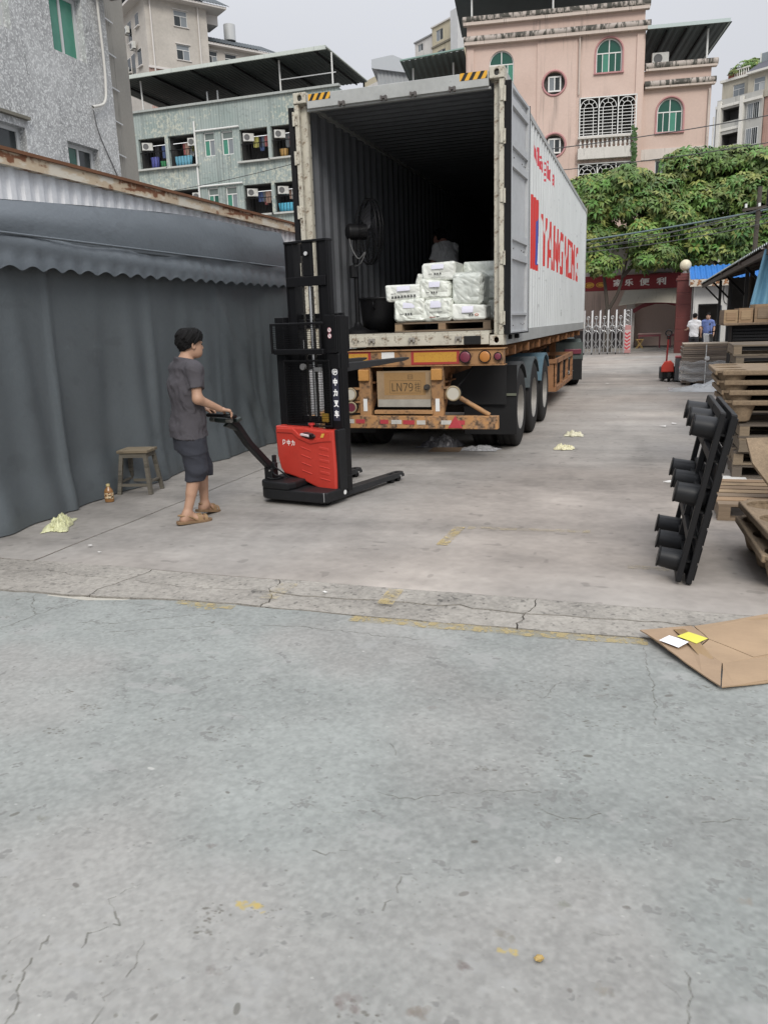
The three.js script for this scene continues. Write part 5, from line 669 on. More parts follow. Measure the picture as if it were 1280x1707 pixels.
// ---------- grey mosaic building, far left ----------
{
  const t = thing('mosaic_building', 'grey speckled mosaic building with green windows at the upper left', 'building', [-12, 0, 0], PI / 2);
  const tMos = tex(1024, (u, v) => { const a = fbm(u, v, 190, 150, 2, 1200, 0.7), b = fbm(u, v, 5, 5, 4, 1210), c = fbm(u, v, 70, 60, 2, 1220), s = fbm(u, v, 30, 3, 3, 1230); const g = mul3([0.35, 0.355, 0.355], 0.74 + 0.5 * b + 0.45 * (c - 0.5)); return mix3(mul3(g, 1 - 0.2 * sst(0.6, 0.8, s)), [0.60, 0.61, 0.605], 0.9 * sst(0.54, 0.68, a)); });
  const mMos = mat([1, 1, 1], 0.7, { map: rep(tMos, 4.4) });
  const hs = [H4(15.13, 16.18, 7.45, 8.7), H4(12.7, 13.95, 7.45, 8.7), H4(15.2, 16.24, 4.45, 5.7), H4(12.7, 13.97, 4.45, 5.7), H4(9.8, 11.0, 4.45, 5.7), H4(9.8, 11.0, 7.45, 8.85)];
  wall(t, 'wall', 4, 17, 0, 10.6, 0, 0.3, hs, mMos);
  obj('rear_wall', span(4, 17, 0, 10.6, -7.6, -7.9), mMos, t); obj('side_wall', span(4, 4.3, 0, 10.6, -0.3, -7.6), mMos, t); obj('side_wall', span(16.7, 17, 0, 10.6, -0.301, -7.6), mMos, t);
  obj('roof', span(3.9, 17.1, 10.6, 10.8, 0.1, -8), mat([0.3, 0.3, 0.29], 0.8), t);
  hs.forEach((h, i) => win(t, h, { z: -0.2, fw: 0.075, glass: i === 0 || i === 1 ? [mGlassGreenLt, mGlassGreenLt] : i === 3 ? [mGlassGreen, mGlassDark] : [mGlassGreen, mGlassDark], back: 1 }));
  obj('eave_slab', [span(16.3, 17.3, 9.05, 9.25, 0.0, 0.9)], mat([0.25, 0.24, 0.22], 0.85, { map: rep(tStreak, 1.5) }), t);
  obj('window_hood', span(12.6, 14.05, 5.84, 5.9, 0.0, 0.1), mat([0.17, 0.16, 0.13], 0.9, { map: rep(tGrime, 1) }), t);
  obj('drain_pipe', [tube([[16.62, 10.5, 0.08], [16.66, 8.6, 0.08], [16.66, 7.2, 0.08], [16.55, 6.75, 0.08], [16.1, 6.55, 0.08]], 0.03, 40, 8)], mat([0.55, 0.54, 0.5], 0.5), t);
  obj('cable', [tube([[16.15, 6.5, 0.05], [16.25, 6.1, 0.04], [16.7, 5.4, 0.03], [17.0, 4.95, 0.02]], 0.014, 24, 5)], mat([0.12, 0.12, 0.12], 0.7), t);
  const mCol = mat([0.30, 0.29, 0.265], 0.85, { map: rep(tStreak, 2, 3) });
  obj('rear_column', [span(17.002, 18.6, 0, 10.5, -0.6, -1.6)], mCol, t);
  for (let i = 0; i < 6; i++) obj('cable_bracket', box(0.9, 0.03, 0.03, 17.6, 5.2 + i * 0.75, -0.55, 0, 0, -0.12), mAlu, t);
}

// ---------- pale green dormitory block ----------
const loggiaStuff = [];
{
  const t = thing('dormitory_block', 'pale green tiled dormitory block with open laundry balconies beyond the shed', 'building', [0, 0, -45]);
  const tGr = tex(1024, (u, v) => { const st = 0.5 + 0.5 * Math.sin(u * 2 * PI * 48), b = fbm(u, v, 5, 5, 5, 1300, 0.6), p = fbm(u, v, 60, 60, 4, 1310, 0.75), pa = fbm(u, v, 4, 5, 3, 1320), s = fbm(u, v, 70, 3, 3, 1330); let c = mul3(mix3([0.31, 0.385, 0.36], [0.36, 0.39, 0.375], b), (0.80 + 0.3 * b) * (0.86 + 0.2 * st) * (1 - 0.24 * sst(0.55, 0.8, s))); c = mix3(c, [0.55, 0.55, 0.45], 0.65 * sst(0.58, 0.72, p + 0.45 * (pa - 0.5))); return mix3(c, [0.15, 0.17, 0.16], 0.45 * sst(0.6, 0.78, fbm(u, v, 20, 30, 5, 1340, 0.7))); });
  const mGr = mat([1, 1, 1], 0.6, { map: rep(tGr, 8.6) });
  const wins = [H4(-31.35, -30.6, 11.85, 13.22), H4(-25.75, -25.02, 11.8, 13.13), H4(-24.55, -23.78, 11.78, 13.08), H4(-25.75, -25.02, 8.72, 10.03), H4(-24.52, -23.76, 8.7, 10.0), H4(-31.35, -30.6, 8.75, 10.1)];
  const ops = [H4(-30.28, -28.42, 11.45, 13.2), H4(-28.18, -26.31, 11.42, 13.18), H4(-23.33, -21.52, 11.3, 13.06), H4(-21.3, -19.5, 11.32, 13.05), H4(-28.13, -26.28, 8.35, 10.08), H4(-23.3, -21.48, 8.3, 10.0), H4(-21.28, -19.5, 8.3, 9.98), H4(-30.28, -28.42, 8.35, 10.1)];
  wall(t, 'wall', -32, -17, 0, 14.65, 0, 0.25, [...wins, ...ops], mGr);
  obj('side_wall', [span(-17.3, -17, 0, 14.64, -0.25, -9)], mGr, t); obj('side_wall', [span(-32, -31.7, 0, 14.64, -0.25, -9)], mGr, t); obj('rear_wall', span(-31.7, -17.3, 0, 14.64, -8.7, -9), mGr, t); obj('roof_slab', span(-31.7, -17.3, 14.2, 14.4, -0.25, -8.7), mDarkRoom, t);
  obj('parapet_cap', box(15.2, 0.12, 0.35, -24.5, 14.72, 0), mat([0.42, 0.45, 0.44], 0.7, { map: rep(tStreak, 2) }), t);
  wins.forEach((h, i) => win(t, h, { z: -0.12, fw: 0.06, frame: mWhiteF, transom: 0.68, glass: i % 3 ? [mGlassGreenLt, mGlassGrey] : [mGlassGreenLt, mGlassGreen], upper: mat([0.14, 0.17, 0.16], 0.6), back: 1 }));
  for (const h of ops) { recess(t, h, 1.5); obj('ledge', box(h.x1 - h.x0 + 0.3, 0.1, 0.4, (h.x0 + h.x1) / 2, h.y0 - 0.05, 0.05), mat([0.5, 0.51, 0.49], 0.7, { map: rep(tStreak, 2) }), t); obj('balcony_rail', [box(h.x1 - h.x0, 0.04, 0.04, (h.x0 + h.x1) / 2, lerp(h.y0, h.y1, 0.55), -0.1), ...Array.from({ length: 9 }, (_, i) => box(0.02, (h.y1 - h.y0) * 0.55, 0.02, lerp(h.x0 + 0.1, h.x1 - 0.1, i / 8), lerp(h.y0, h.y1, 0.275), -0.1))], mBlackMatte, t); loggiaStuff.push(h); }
  for (const [x, y0, y1] of [[-30.54, 9.5, 13.9], [-26.28, 8, 13.8]]) obj('drain_pipe', cyl(0.06, y1 - y0, x, (y0 + y1) / 2, 0.07, 'y', 10), mWhiteF, t);
  for (const y of [13.12, 10.02]) obj('drain_pipe', cyl(0.055, 2.9, -24.75, y + 0.12, 0.1, 'x', 10), mWhiteF, t);
  // open roof canopy
  obj('roof_canopy', [box(14.9, 0.2, 0.1, -24.75, 16.42, 0.9), box(14.9, 0.05, 7.0, -24.75, 16.5, -2.62)], mat([0.55, 0.60, 0.57], 0.5, { map: rep(tStreak, 3) }), t);
  obj('canopy_underside', ribbon(corr(-32.1, -17.4, 0.25, 0.03), (x, o, z) => [x, 16.46 - o, z], 0.83, -6.1, (x, o, z) => [x, z]), mat([0.055, 0.07, 0.065], 0.6, { map: rep(tGrime, 2) }), t);
  for (const x of [-29.7, -20.5, -17.3]) obj('canopy_post', rod([x, 14.7, 0.0], [x, 16.4, 0.05], 0.05, 8), mWhiteF, t);
  for (const x of [-25.6, -24.9]) obj('vent_pipe', rod([x, 14.3, -0.6], [x, 15.5, -0.6], 0.05, 8), mAlu, t);
  for (const x of [-31, -26, -21.5, -17.5]) obj('canopy_post', rod([x, 14.3, -5.9], [x, 16.4, -5.9], 0.06, 8), mBlackMatte, t);
  for (const x of [-31, -28.4, -25.8, -23.2, -20.6, -18]) obj('canopy_rafter', bar([x, 16.36, 0.82], [x, 16.36, -6], 0.06, 0.1), mBlackMatte, t);
  obj('roof_rail', [bar([-20.5, 15.4, 0], [-17.1, 15.4, 0], 0.05)], mAlu, t);
}
{ // things kept on those balconies
  const Z = -45, r = rng(44), cols = [[0.02, 0.02, 0.025], [0.45, 0.44, 0.43], [0.25, 0.08, 0.08], [0.06, 0.09, 0.2], [0.35, 0.33, 0.1], [0.3, 0.2, 0.16], [0.12, 0.13, 0.14]];
  const nm = ['black', 'white', 'red', 'navy', 'yellow', 'brown', 'grey'], bal = ['upper left', 'second upper', 'third upper', 'upper right', 'second lower', 'third lower', 'lower right', 'lower left'];
  const garment = (w, h) => sheet(6, 8, (u, v) => [(u - 0.5) * w * (v > 0.8 ? 1 - (v - 0.8) * 1.5 : 0.8), -h * (1 - v), 0.04 * Math.sin(u * 9 + v * 3)], w, h);
  loggiaStuff.forEach((h, b) => {
    if (b === 7) return;
    const left = b === 1 || b === 4, x = left ? h.x1 - 0.3 : h.x0 + 0.45;
    aircon([x, h.y1 - 0.42, Z - 0.25], left ? 0.2 : 0.5, `cream air conditioner hung in the ${bal[b]} laundry balcony of the green block`, 'air conditioners on the green block', 0.8);
    const n = b === 0 ? 2 : 5; for (let k = 0; k < n; k++) { const c = (k * 3 + b * 2) % 7, gx = lerp(h.x0 + 0.7, h.x1 - 0.2, (k + 0.5) / n), gh = 0.5 + 0.3 * r(), g = obj('garment', garment(0.3 + 0.12 * r(), gh).translate(gx, h.y1 - 0.35, Z - 0.5 - 0.15 * r()), mat(cols[c], 0.9)); tag(g, `${nm[c]} laundry hanging in the ${bal[b]} balcony of the green block`, 'laundry', 'laundry on the green block'); }
    tag(obj('clothes_pole', rod([h.x0, h.y1 - 0.33, Z - 0.55], [h.x1, h.y1 - 0.33, Z - 0.55], 0.015, 6)), `thin clothes pole across the ${bal[b]} balcony of the green block`, 'pole', 'clothes poles');
  });
  const tub = (x0, x1, y0, y1, c, label) => { const w = x1 - x0, hh = y1 - y0, g = lathe([[0.001, 0], [0.42, 0.0], [0.46, 0.5], [0.5, 0.98], [0.47, 1], [0.43, 0.9], [0.001, 0.88]].map(([a, b2]) => [a, b2]), 4).rotateY(PI / 4).scale(w * 1.3, hh, 0.5); tag(obj('plastic_tub', g.translate((x0 + x1) / 2, y0, Z - 0.45), mat(c, 0.5)), label, 'tub', 'plastic tubs'); };
  tub(-29.73, -29.18, 11.46, 12.18, [0.10, 0.11, 0.36], 'purple plastic bin standing on the upper left laundry balcony'); tub(-28.05, -26.8, 11.43, 12.06, [0.16, 0.42, 0.55], 'light blue crate standing on the second upper laundry balcony'); tub(-29.03, -28.7, 11.46, 11.9, [0.06, 0.28, 0.12], 'small green tub beside the purple bin on the balcony'); tub(-21.25, -20.2, 8.31, 8.87, [0.10, 0.42, 0.58], 'bright blue crate on the lower right laundry balcony'); tub(-20.95, -20.45, 11.33, 11.85, [0.42, 0.25, 0.08], 'orange tub on the upper right laundry balcony');
}
// ---------- pink building ----------
{
  const t = thing('pink_building', 'pink rendered building with arched and round windows and mouldy ledges', 'building', [-4.5, 0, -44], 0.15);
  const tPk = tex(1024, (u, v) => { const b = fbm(u, v, 5, 5, 5, 1400), s = fbm(u, v, 60, 3, 4, 1410, 0.6), f = fbm(u, v, 150, 150, 2, 1420), a = fbm(u, v, 6, 4, 3, 1430); const c = mul3(mix3([0.60, 0.445, 0.375], [0.58, 0.45, 0.39], b), 0.84 + 0.24 * b + 0.08 * (f - 0.5)); return mix3(c, [0.24, 0.19, 0.165], 0.6 * sst(0.52, 0.78, s) * sst(0.42, 0.68, a)); });
  const mPk = mat([1, 1, 1], 0.8, { map: rep(tPk, 9.3) }), mLedge = mat([1, 1, 1], 0.85, { map: rep(tex(512, (u, v) => { const a = fbm(u, v, 24, 8, 5, 1440, 0.65), b = fbm(u, v, 5, 5, 4, 1450); return mix3([0.42, 0.37, 0.33], [0.07, 0.065, 0.055], sst(0.40, 0.62, a + 0.35 * (b - 0.5))); }), 3.4) }), mPaleL = mat([0.58, 0.50, 0.45], 0.8, { map: rep(tStreak, 2) }), mPinkTrim = mat([0.48, 0.24, 0.24], 0.7, { map: rep(tGrime, 1) });
  const A = H4(-3.73, -2.5, 13.0, 14.86, { arch: 1 }), B = H4(1.53, 2.77, 13.44, 14.97, { arch: 1 }), R1 = H4(-1.03, 0.05, 12.6, 13.68, { round: 1 }), R2 = H4(-0.97, 0.06, 9.73, 10.76, { round: 1 }), Gq = H4(0.76, 3.56, 10.52, 12.36), G2 = H4(0.76, 3.54, 7.3, 9.28), C = H4(4.59, 5.81, 10.55, 12.12, { arch: 1 }), D = H4(4.59, 5.2, 8.1, 9.27), E = H4(-3.73, -2.5, 9.8, 11.6, { arch: 1 });
  wall(t, 'wall', -4.9, 3.85, 0, 15.3, 0, 0.3, [A, B, R1, R2, Gq, G2, E], mPk);
  wall(t, 'wing_wall', 3.851, 7.1, 0, 12.62, -0.25, 0.3, [C, D], mPk);
  obj('side_wall', [span(-4.9, -4.6, 0, 15.29, -0.3, -9)], mPk, t); obj('side_wall', [span(6.8, 7.1, 0, 12.61, -0.55, -9)], mPk, t); obj('side_wall', [span(3.55, 3.85, 12.0, 15.29, -0.3, -9)], mPk, t); obj('rear_wall', span(-4.6, 6.8, 0, 12.6, -8.7, -9), mPk, t);
  obj('roof_slab', span(-4.6, 3.55, 15.0, 15.2, -0.3, -8.9), mDarkRoom, t); obj('wing_roof_slab', span(3.85, 6.8, 12.4, 12.55, -0.56, -8.7), mDarkRoom, t);
  wall(t, 'pilaster', -1.35, 0.6, 0, 15.05, 0.055, 0.05, [R1, R2], mPk);
  for (const x of [-4.85, 3.45]) obj('pilaster', span(x, x + 0.35, 0, 15.05, 0.001, 0.07), mPk, t);
  // cornices: a mouldy torus over a pale fillet
  const cornice = (x0, x1, y, z, h, nm) => { obj(nm, [cyl(0.16, x1 - x0, (x0 + x1) / 2, y + h, z + 0.14, 'x', 12), span(x0, x1, y + h - 0.1, y + h + 0.1, z - 0.05, z + 0.2)], mLedge, t); obj(nm, [span(x0 + 0.03, x1 - 0.03, y, y + h - 0.105, z - 0.05, z + 0.24)], mPaleL, t); };
  cornice(-5.0, 4.05, 15.15, 0.05, 0.26, 'cornice'); obj('parapet', span(-4.85, 3.8, 15.3, 16.2, 0.0, -0.2), mPk, t); cornice(-5.05, 4.0, 16.05, 0.02, 0.26, 'cornice');
  cornice(3.9, 7.25, 12.55, -0.2, 0.2, 'cornice'); obj('parapet', span(3.88, 7.05, 12.6, 13.4, -0.26, -0.46), mPk, t); cornice(3.9, 7.3, 13.35, -0.24, 0.22, 'cornice');
  obj('render_band', span(3.86, 7.0, 9.3, 9.8, -0.25, -0.19), mat([0.62, 0.56, 0.52], 0.8, { map: rep(tStreak, 2) }), t);
  const gl = [mGlassGreen, mGlassGreenLt];
  win(t, A, { frame: mWhiteF, z: -0.12, glass: gl, lit: 0.86, back: 1 }); win(t, B, { frame: mWhiteF, z: -0.12, glass: gl, lit: 0.37, back: 1, sill: 1, sillM: mPinkTrim }); win(t, E, { frame: mWhiteF, z: -0.12, glass: gl, lit: 0.4, back: 1 });
  win(t, C, { dz: -0.25, frame: mWhiteF, z: -0.12, glass: gl, lit: 0.63, back: 1, sill: 1, sillM: mPinkTrim }); win(t, D, { dz: -0.25, frame: mAlu, z: -0.1, glass: [mGlassDark, mGlassGrey], back: 1 });
  for (const R of [R1, R2]) { const x = (R.x0 + R.x1) / 2, y = (R.y0 + R.y1) / 2; obj('window_ring', [tor(0.57, 0.055, x, y, 0.062, 'z', 8, 36)], mPinkTrim, t); obj('round_recess', [cyl(0.54, 0.02, x, y, -0.2, 'z', 24)], mDarkRoom, t); win(t, H4(x - 0.3, x + 0.34, y - 0.36, y + 0.36), { frame: mWhiteF, z: -0.12, fw: 0.07, glass: [mGlassGrey, mGlassDark] }); }
  for (const h of [B, C]) { const z = h === C ? -0.25 : 0, n = 14, r = 0.66, c = (h.x0 + h.x1) / 2, sp = h.y1 - 0.615; obj('arch_trim', [tor(r, 0.045, c, sp, z + 0.02, 'z', 6, 20, PI), box(0.08, sp - h.y0, 0.08, c - r, (h.y0 + sp) / 2, z + 0.02), box(0.08, sp - h.y0, 0.08, c + r, (h.y0 + sp) / 2, z + 0.02)], mPinkTrim, t); }
  // barred loggias and balustrade
  for (const h of [Gq, G2]) {
    recess(t, h, 1.6); const w = (h.x1 - h.x0) / 3, g = obj('security_grille', [0, 1, 2].flatMap((k) => [box(0.05, h.y1 - h.y0, 0.05, h.x0 + k * w + 0.03, (h.y0 + h.y1) / 2, 0.08)]).concat([box(0.05, h.y1 - h.y0, 0.05, h.x1 - 0.03, (h.y0 + h.y1) / 2, 0.08), box(h.x1 - h.x0, 0.05, 0.05, (h.x0 + h.x1) / 2, h.y0 + 0.03, 0.08), box(h.x1 - h.x0, 0.05, 0.05, (h.x0 + h.x1) / 2, h.y1 - 0.03, 0.08)]), mWhiteF, t);
    for (let k = 0; k < 3; k++) { const c = h.x0 + w * (k + 0.5), sp = h.y1 - w / 2 - 0.04; obj('grille_arch', [tor(w / 2 - 0.06, 0.022, c, sp, 0.08, 'z', 5, 18, PI), tor(w / 4 - 0.03, 0.018, c, sp, 0.08, 'z', 5, 14, PI), ...[0.25, 0.5, 0.75].map((q) => bar([c + 0.2 * Math.cos(PI * q), sp + 0.2 * Math.sin(PI * q), 0.08], [c + (w / 2 - 0.06) * Math.cos(PI * q), sp + (w / 2 - 0.06) * Math.sin(PI * q), 0.08], 0.022)), ...Array.from({ length: 9 }, (_, i) => box(w - 0.1, 0.025, 0.03, c, lerp(h.y0 + 0.15, sp, i / 8), 0.085)), box(0.03, sp - h.y0, 0.03, c - w / 4, (h.y0 + sp) / 2, 0.09), box(0.03, sp - h.y0, 0.03, c + w / 4, (h.y0 + sp) / 2, 0.09)], mWhiteF, g, { kind: 'stuff' }); }
  }
  obj('balcony_panel', [span(0.72, 3.6, 9.44, 9.95, 0.0, 0.35), span(0.72, 3.62, 10.4, 10.5, 0.02, 0.36)], mat([0.62, 0.60, 0.57], 0.7, { map: rep(tStreak, 2) }), t);
  const bal = prep(lathe([[0.03, 0], [0.06, 0.02], [0.06, 0.05], [0.035, 0.08], [0.075, 0.17], [0.07, 0.24], [0.035, 0.34], [0.06, 0.4], [0.06, 0.45]], 10)), mBal = mat([0.66, 0.64, 0.61], 0.6); for (let i = 0; i < 13; i++) { const b = meshOf('baluster', bal, mBal, t); b.position.set(0.85 + i * 0.218, 9.95, 0.19); }
  obj('climbing_vine', Array.from({ length: 60 }, (_, i) => new THREE.PlaneGeometry(0.12, 0.16).rotateZ(hash(i, 1, 3) * 6).rotateX(hash(i, 2, 3) - 0.5).translate(3.45 + 0.22 * (hash(i, 3, 3) - 0.5), 8.9 + 1.9 * hash(i, 4, 3), 0.4 + 0.06 * hash(i, 5, 3))), mat([0.05, 0.10, 0.03], 0.8), t, { kind: 'stuff' });
  obj('drain_pipe', cyl(0.05, 12, 7.0, 6.4, -0.16, 'y', 8), mPaleL, t); obj('drain_pipe', cyl(0.04, 3, 0.72, 14.0, 0.1, 'y', 8), mPaleL, t);
  // roof-top canopies
  const mSheet = mat([0.06, 0.085, 0.09], 0.6, { map: rep(tGrime, 2) }), mEdge = mat([0.40, 0.47, 0.46], 0.5);
  obj('roof_canopy', [box(10, 0.06, 8.5, -0.6, 18.05, -3.4, 0.0), box(10, 0.14, 0.08, -0.6, 18.05, 0.85)], mSheet, t); for (const x of [-4.6, -0.6, 3.6]) obj('canopy_post', rod([x, 16.2, -0.12], [x, 18.05, -0.12], 0.05, 8), mWhiteF, t);
  obj('wing_canopy', [ribbon(corr(3.9, 7.6, 0.3, 0.04), (x, o, z) => [x, 15.12 - o, z], 0.4, -6.5, (x, o, z) => [x, z])], mSheet, t); obj('canopy_edge', [box(3.75, 0.16, 0.06, 5.75, 15.15, 0.43), box(0.06, 0.16, 7, 7.62, 15.15, -3.05)], mEdge, t); for (const [x, z] of [[6.8, -0.3], [7.0, -5.5], [4.2, -5.5]]) obj('canopy_post', rod([x, 13.4, z], [x, 15.1, z], 0.05, 8), mWhiteF, t); for (const x of [4.8, 5.7, 6.6]) obj('canopy_rafter', box(0.06, 0.1, 6.5, x, 15.02, -3.1), mBlackMatte, t);
  obj('side_canopy', [ribbon(corr(-8.2, -4.95, 0.3, 0.04), (x, o, z) => [x, 14.6 + 0.09 * (x + 8.2) - o, z], 0.6, -5.5, (x, o, z) => [x, z])], mSheet, t); obj('canopy_edge', [bar([-8.2, 14.62, 0.63], [-4.95, 14.92, 0.63], 0.06, 0.16)], mat([0.20, 0.30, 0.27], 0.5), t);
  obj('annex', [span(-8.1, -4.95, 0, 13.4, -0.5, -6)], mat([0.45, 0.40, 0.32], 0.8, { map: rep(tStreak, 3) }), t); for (const x of [-7.7, -5.6]) obj('canopy_post', rod([x, 13.4, -0.7], [x, 14.7, -0.7], 0.05, 8), mWhiteF, t);
}
aircon([0.02, 14.0, -45.3], 0.15, 'cream air conditioner on the roof of the pink wing under its canopy', 'air conditioners on the pink building', 1.0);

// ---------- cream apartment house ----------
{
  const t = thing('apartment_house', 'cream apartment house with dark tiled eaves behind the green block', 'building', [-45.77, 0, -71.05], 0.942);
  const mC = mat([0.50, 0.465, 0.42], 0.8, { map: rep(tGrime, 6) }), mPi = mat([0.46, 0.31, 0.27], 0.8, { map: rep(tStreak, 7, 6) }), mTile = mat([0.055, 0.07, 0.08], 0.55, { map: rep(tGrime, 1.5) }), mTrim = mat([0.58, 0.55, 0.52], 0.7);
  const f = [H4(2.83, 4.18, 30.03, 31.43), H4(2.85, 4.19, 27.14, 28.49), H4(2.85, 4.19, 24.2, 25.55)], w = [H4(6.25, 7.35, 27.3, 28.63), H4(8.17, 9.46, 27.35, 28.63)];
  wall(t, 'wall', 0, 6.2, 26.1, 32.0, 0, 0.25, f.slice(0, 2), mC); wall(t, 'lower_wall', 0, 6.2, 0, 26.09, 0, 0.25, f.slice(2), mPi); wall(t, 'wing_wall', 6.2, 13.3, 0, 29.1, -0.6, 0.25, w, mC);
  const sH = [[1.4, 2.31, 30.16, 31.18], [3.51, 4.41, 29.34, 31.08], [6.2, 7.24, 28.89, 29.85], [1.46, 2.49, 26.76, 28.16], [4.61, 5.71, 26.91, 28.11], [3.3, 4.29, 26.4, 28.15], [6.4, 7.3, 26.0, 27.2]].map(([a, b, c, d]) => H4(-b, -a, c, d));
  obj('side_wall', span(0, 0.25, 0, 32.0, -0.26, -9.1), mC, t);
  // the side elevation: local x runs from the corner backwards, windows as framed boxes set in shallow reveals
  for (const [a, b, c, d] of [[1.4, 2.31, 30.16, 31.18], [3.51, 4.41, 29.34, 31.08], [6.2, 7.24, 28.89, 29.85], [1.46, 2.49, 26.76, 28.16], [4.61, 5.71, 26.91, 28.11], [3.3, 4.29, 26.4, 28.15], [6.4, 7.3, 26.0, 27.2]]) { const wn = sub('window', t); obj('frame', [span(-0.03, 0.0, c - 0.06, d + 0.06, -a + 0.06 - 0.26, -b - 0.06 - 0.26)], mTrim, wn); obj('pane', span(-0.045, -0.032, c, d, -a - 0.26, -b - 0.26), mGlassDark, wn); obj('sill', span(-0.2, -0.002, c - 0.16, c - 0.065, -a - 0.16, -b - 0.36), mTrim, wn); }
  obj('rear_wall', [span(0.25, 13.3, 0, 29, -9.1, -9.3)], mC, t); obj('side_wall', [span(6.0, 6.2, 29, 32, -0.26, -9.1)], mC, t); obj('side_wall', [span(13.05, 13.3, 0, 29, -0.86, -9.1)], mC, t);
  [...f].forEach((h) => win(t, h, { z: -0.1, frame: mWhiteF, glass: [mGlassDark, mGlassGrey], transom: 0.66, upper: mGlassGrey, sill: 1, head: 1, sillM: mTrim, back: 1 })); w.forEach((h) => win(t, h, { dz: -0.6, z: -0.1, frame: mWhiteF, glass: [mGlassDark, mGlassGrey], transom: 0.66, upper: mGlassDark, sill: 1, head: 1, sillM: mTrim, back: 1 }));
  obj('string_course', [span(-0.1, 6.3, 26.0, 26.2, 0.0, 0.15)], mTrim, t); for (const x of [0.5, 5.25]) obj('drain_pipe', cyl(0.08, 14, x, 25.4, 0.12, 'y', 8), mTrim, t);
  obj('soffit', span(-0.9, 7.9, 32.0, 32.2, 1.0, -9.4), mTrim, t); obj('balcony_soffit', span(6.21, 7.8, 31.1, 31.99, -0.9, -3), mTrim, t);
  const tiles = (x0, x1, y0, y1, z0, z1) => ribbon(corr(x0, x1, 0.32, 0.09, 0.2), (x, o, v) => [x, lerp(y0, y1, v) - o, lerp(z0, z1, v)], 0, 1, (x, o, v) => [x, v * 3]);
  obj('roof_slope', tiles(-1.0, 8.0, 32.3, 35, 1.15, -4.2), mTile, t); obj('roof_slope', tiles(-1.0, 8.0, 32.3, 35, -9.5, -4.2), mTile, t); obj('wing_eave', span(6.2, 13.7, 29.0, 29.22, 0.05, -1.0), mTrim, t); obj('wing_roof_slope', tiles(6.2, 13.8, 29.3, 30.9, 0.15, -3.5), mTile, t); obj('wing_roof_slope', tiles(6.2, 13.8, 29.3, 30.9, -7.2, -3.5), mTile, t);
  obj('water_tank', [cyl(0.6, 1.5, 10.3, 31.6, -3.5, 'y', 16), cyl(0.1, 0.4, 10.3, 30.7, -3.5)], mAlu, t);
}
for (const [i, [b, y]] of [[4.0, 30.3], [2.7, 28.6], [5.2, 27.0]].entries()) { const c = Math.cos(0.942), s = Math.sin(0.942), lx = -0.35, lz = -b - 0.26; aircon([-45.77 + lx * c + lz * s, y, -71.05 - lx * s + lz * c], 0.942 - PI / 2, ['topmost', 'middle', 'lowest'][i] + ' air conditioner on the side of the cream apartment house', 'air conditioners on the cream house', 1.1); }

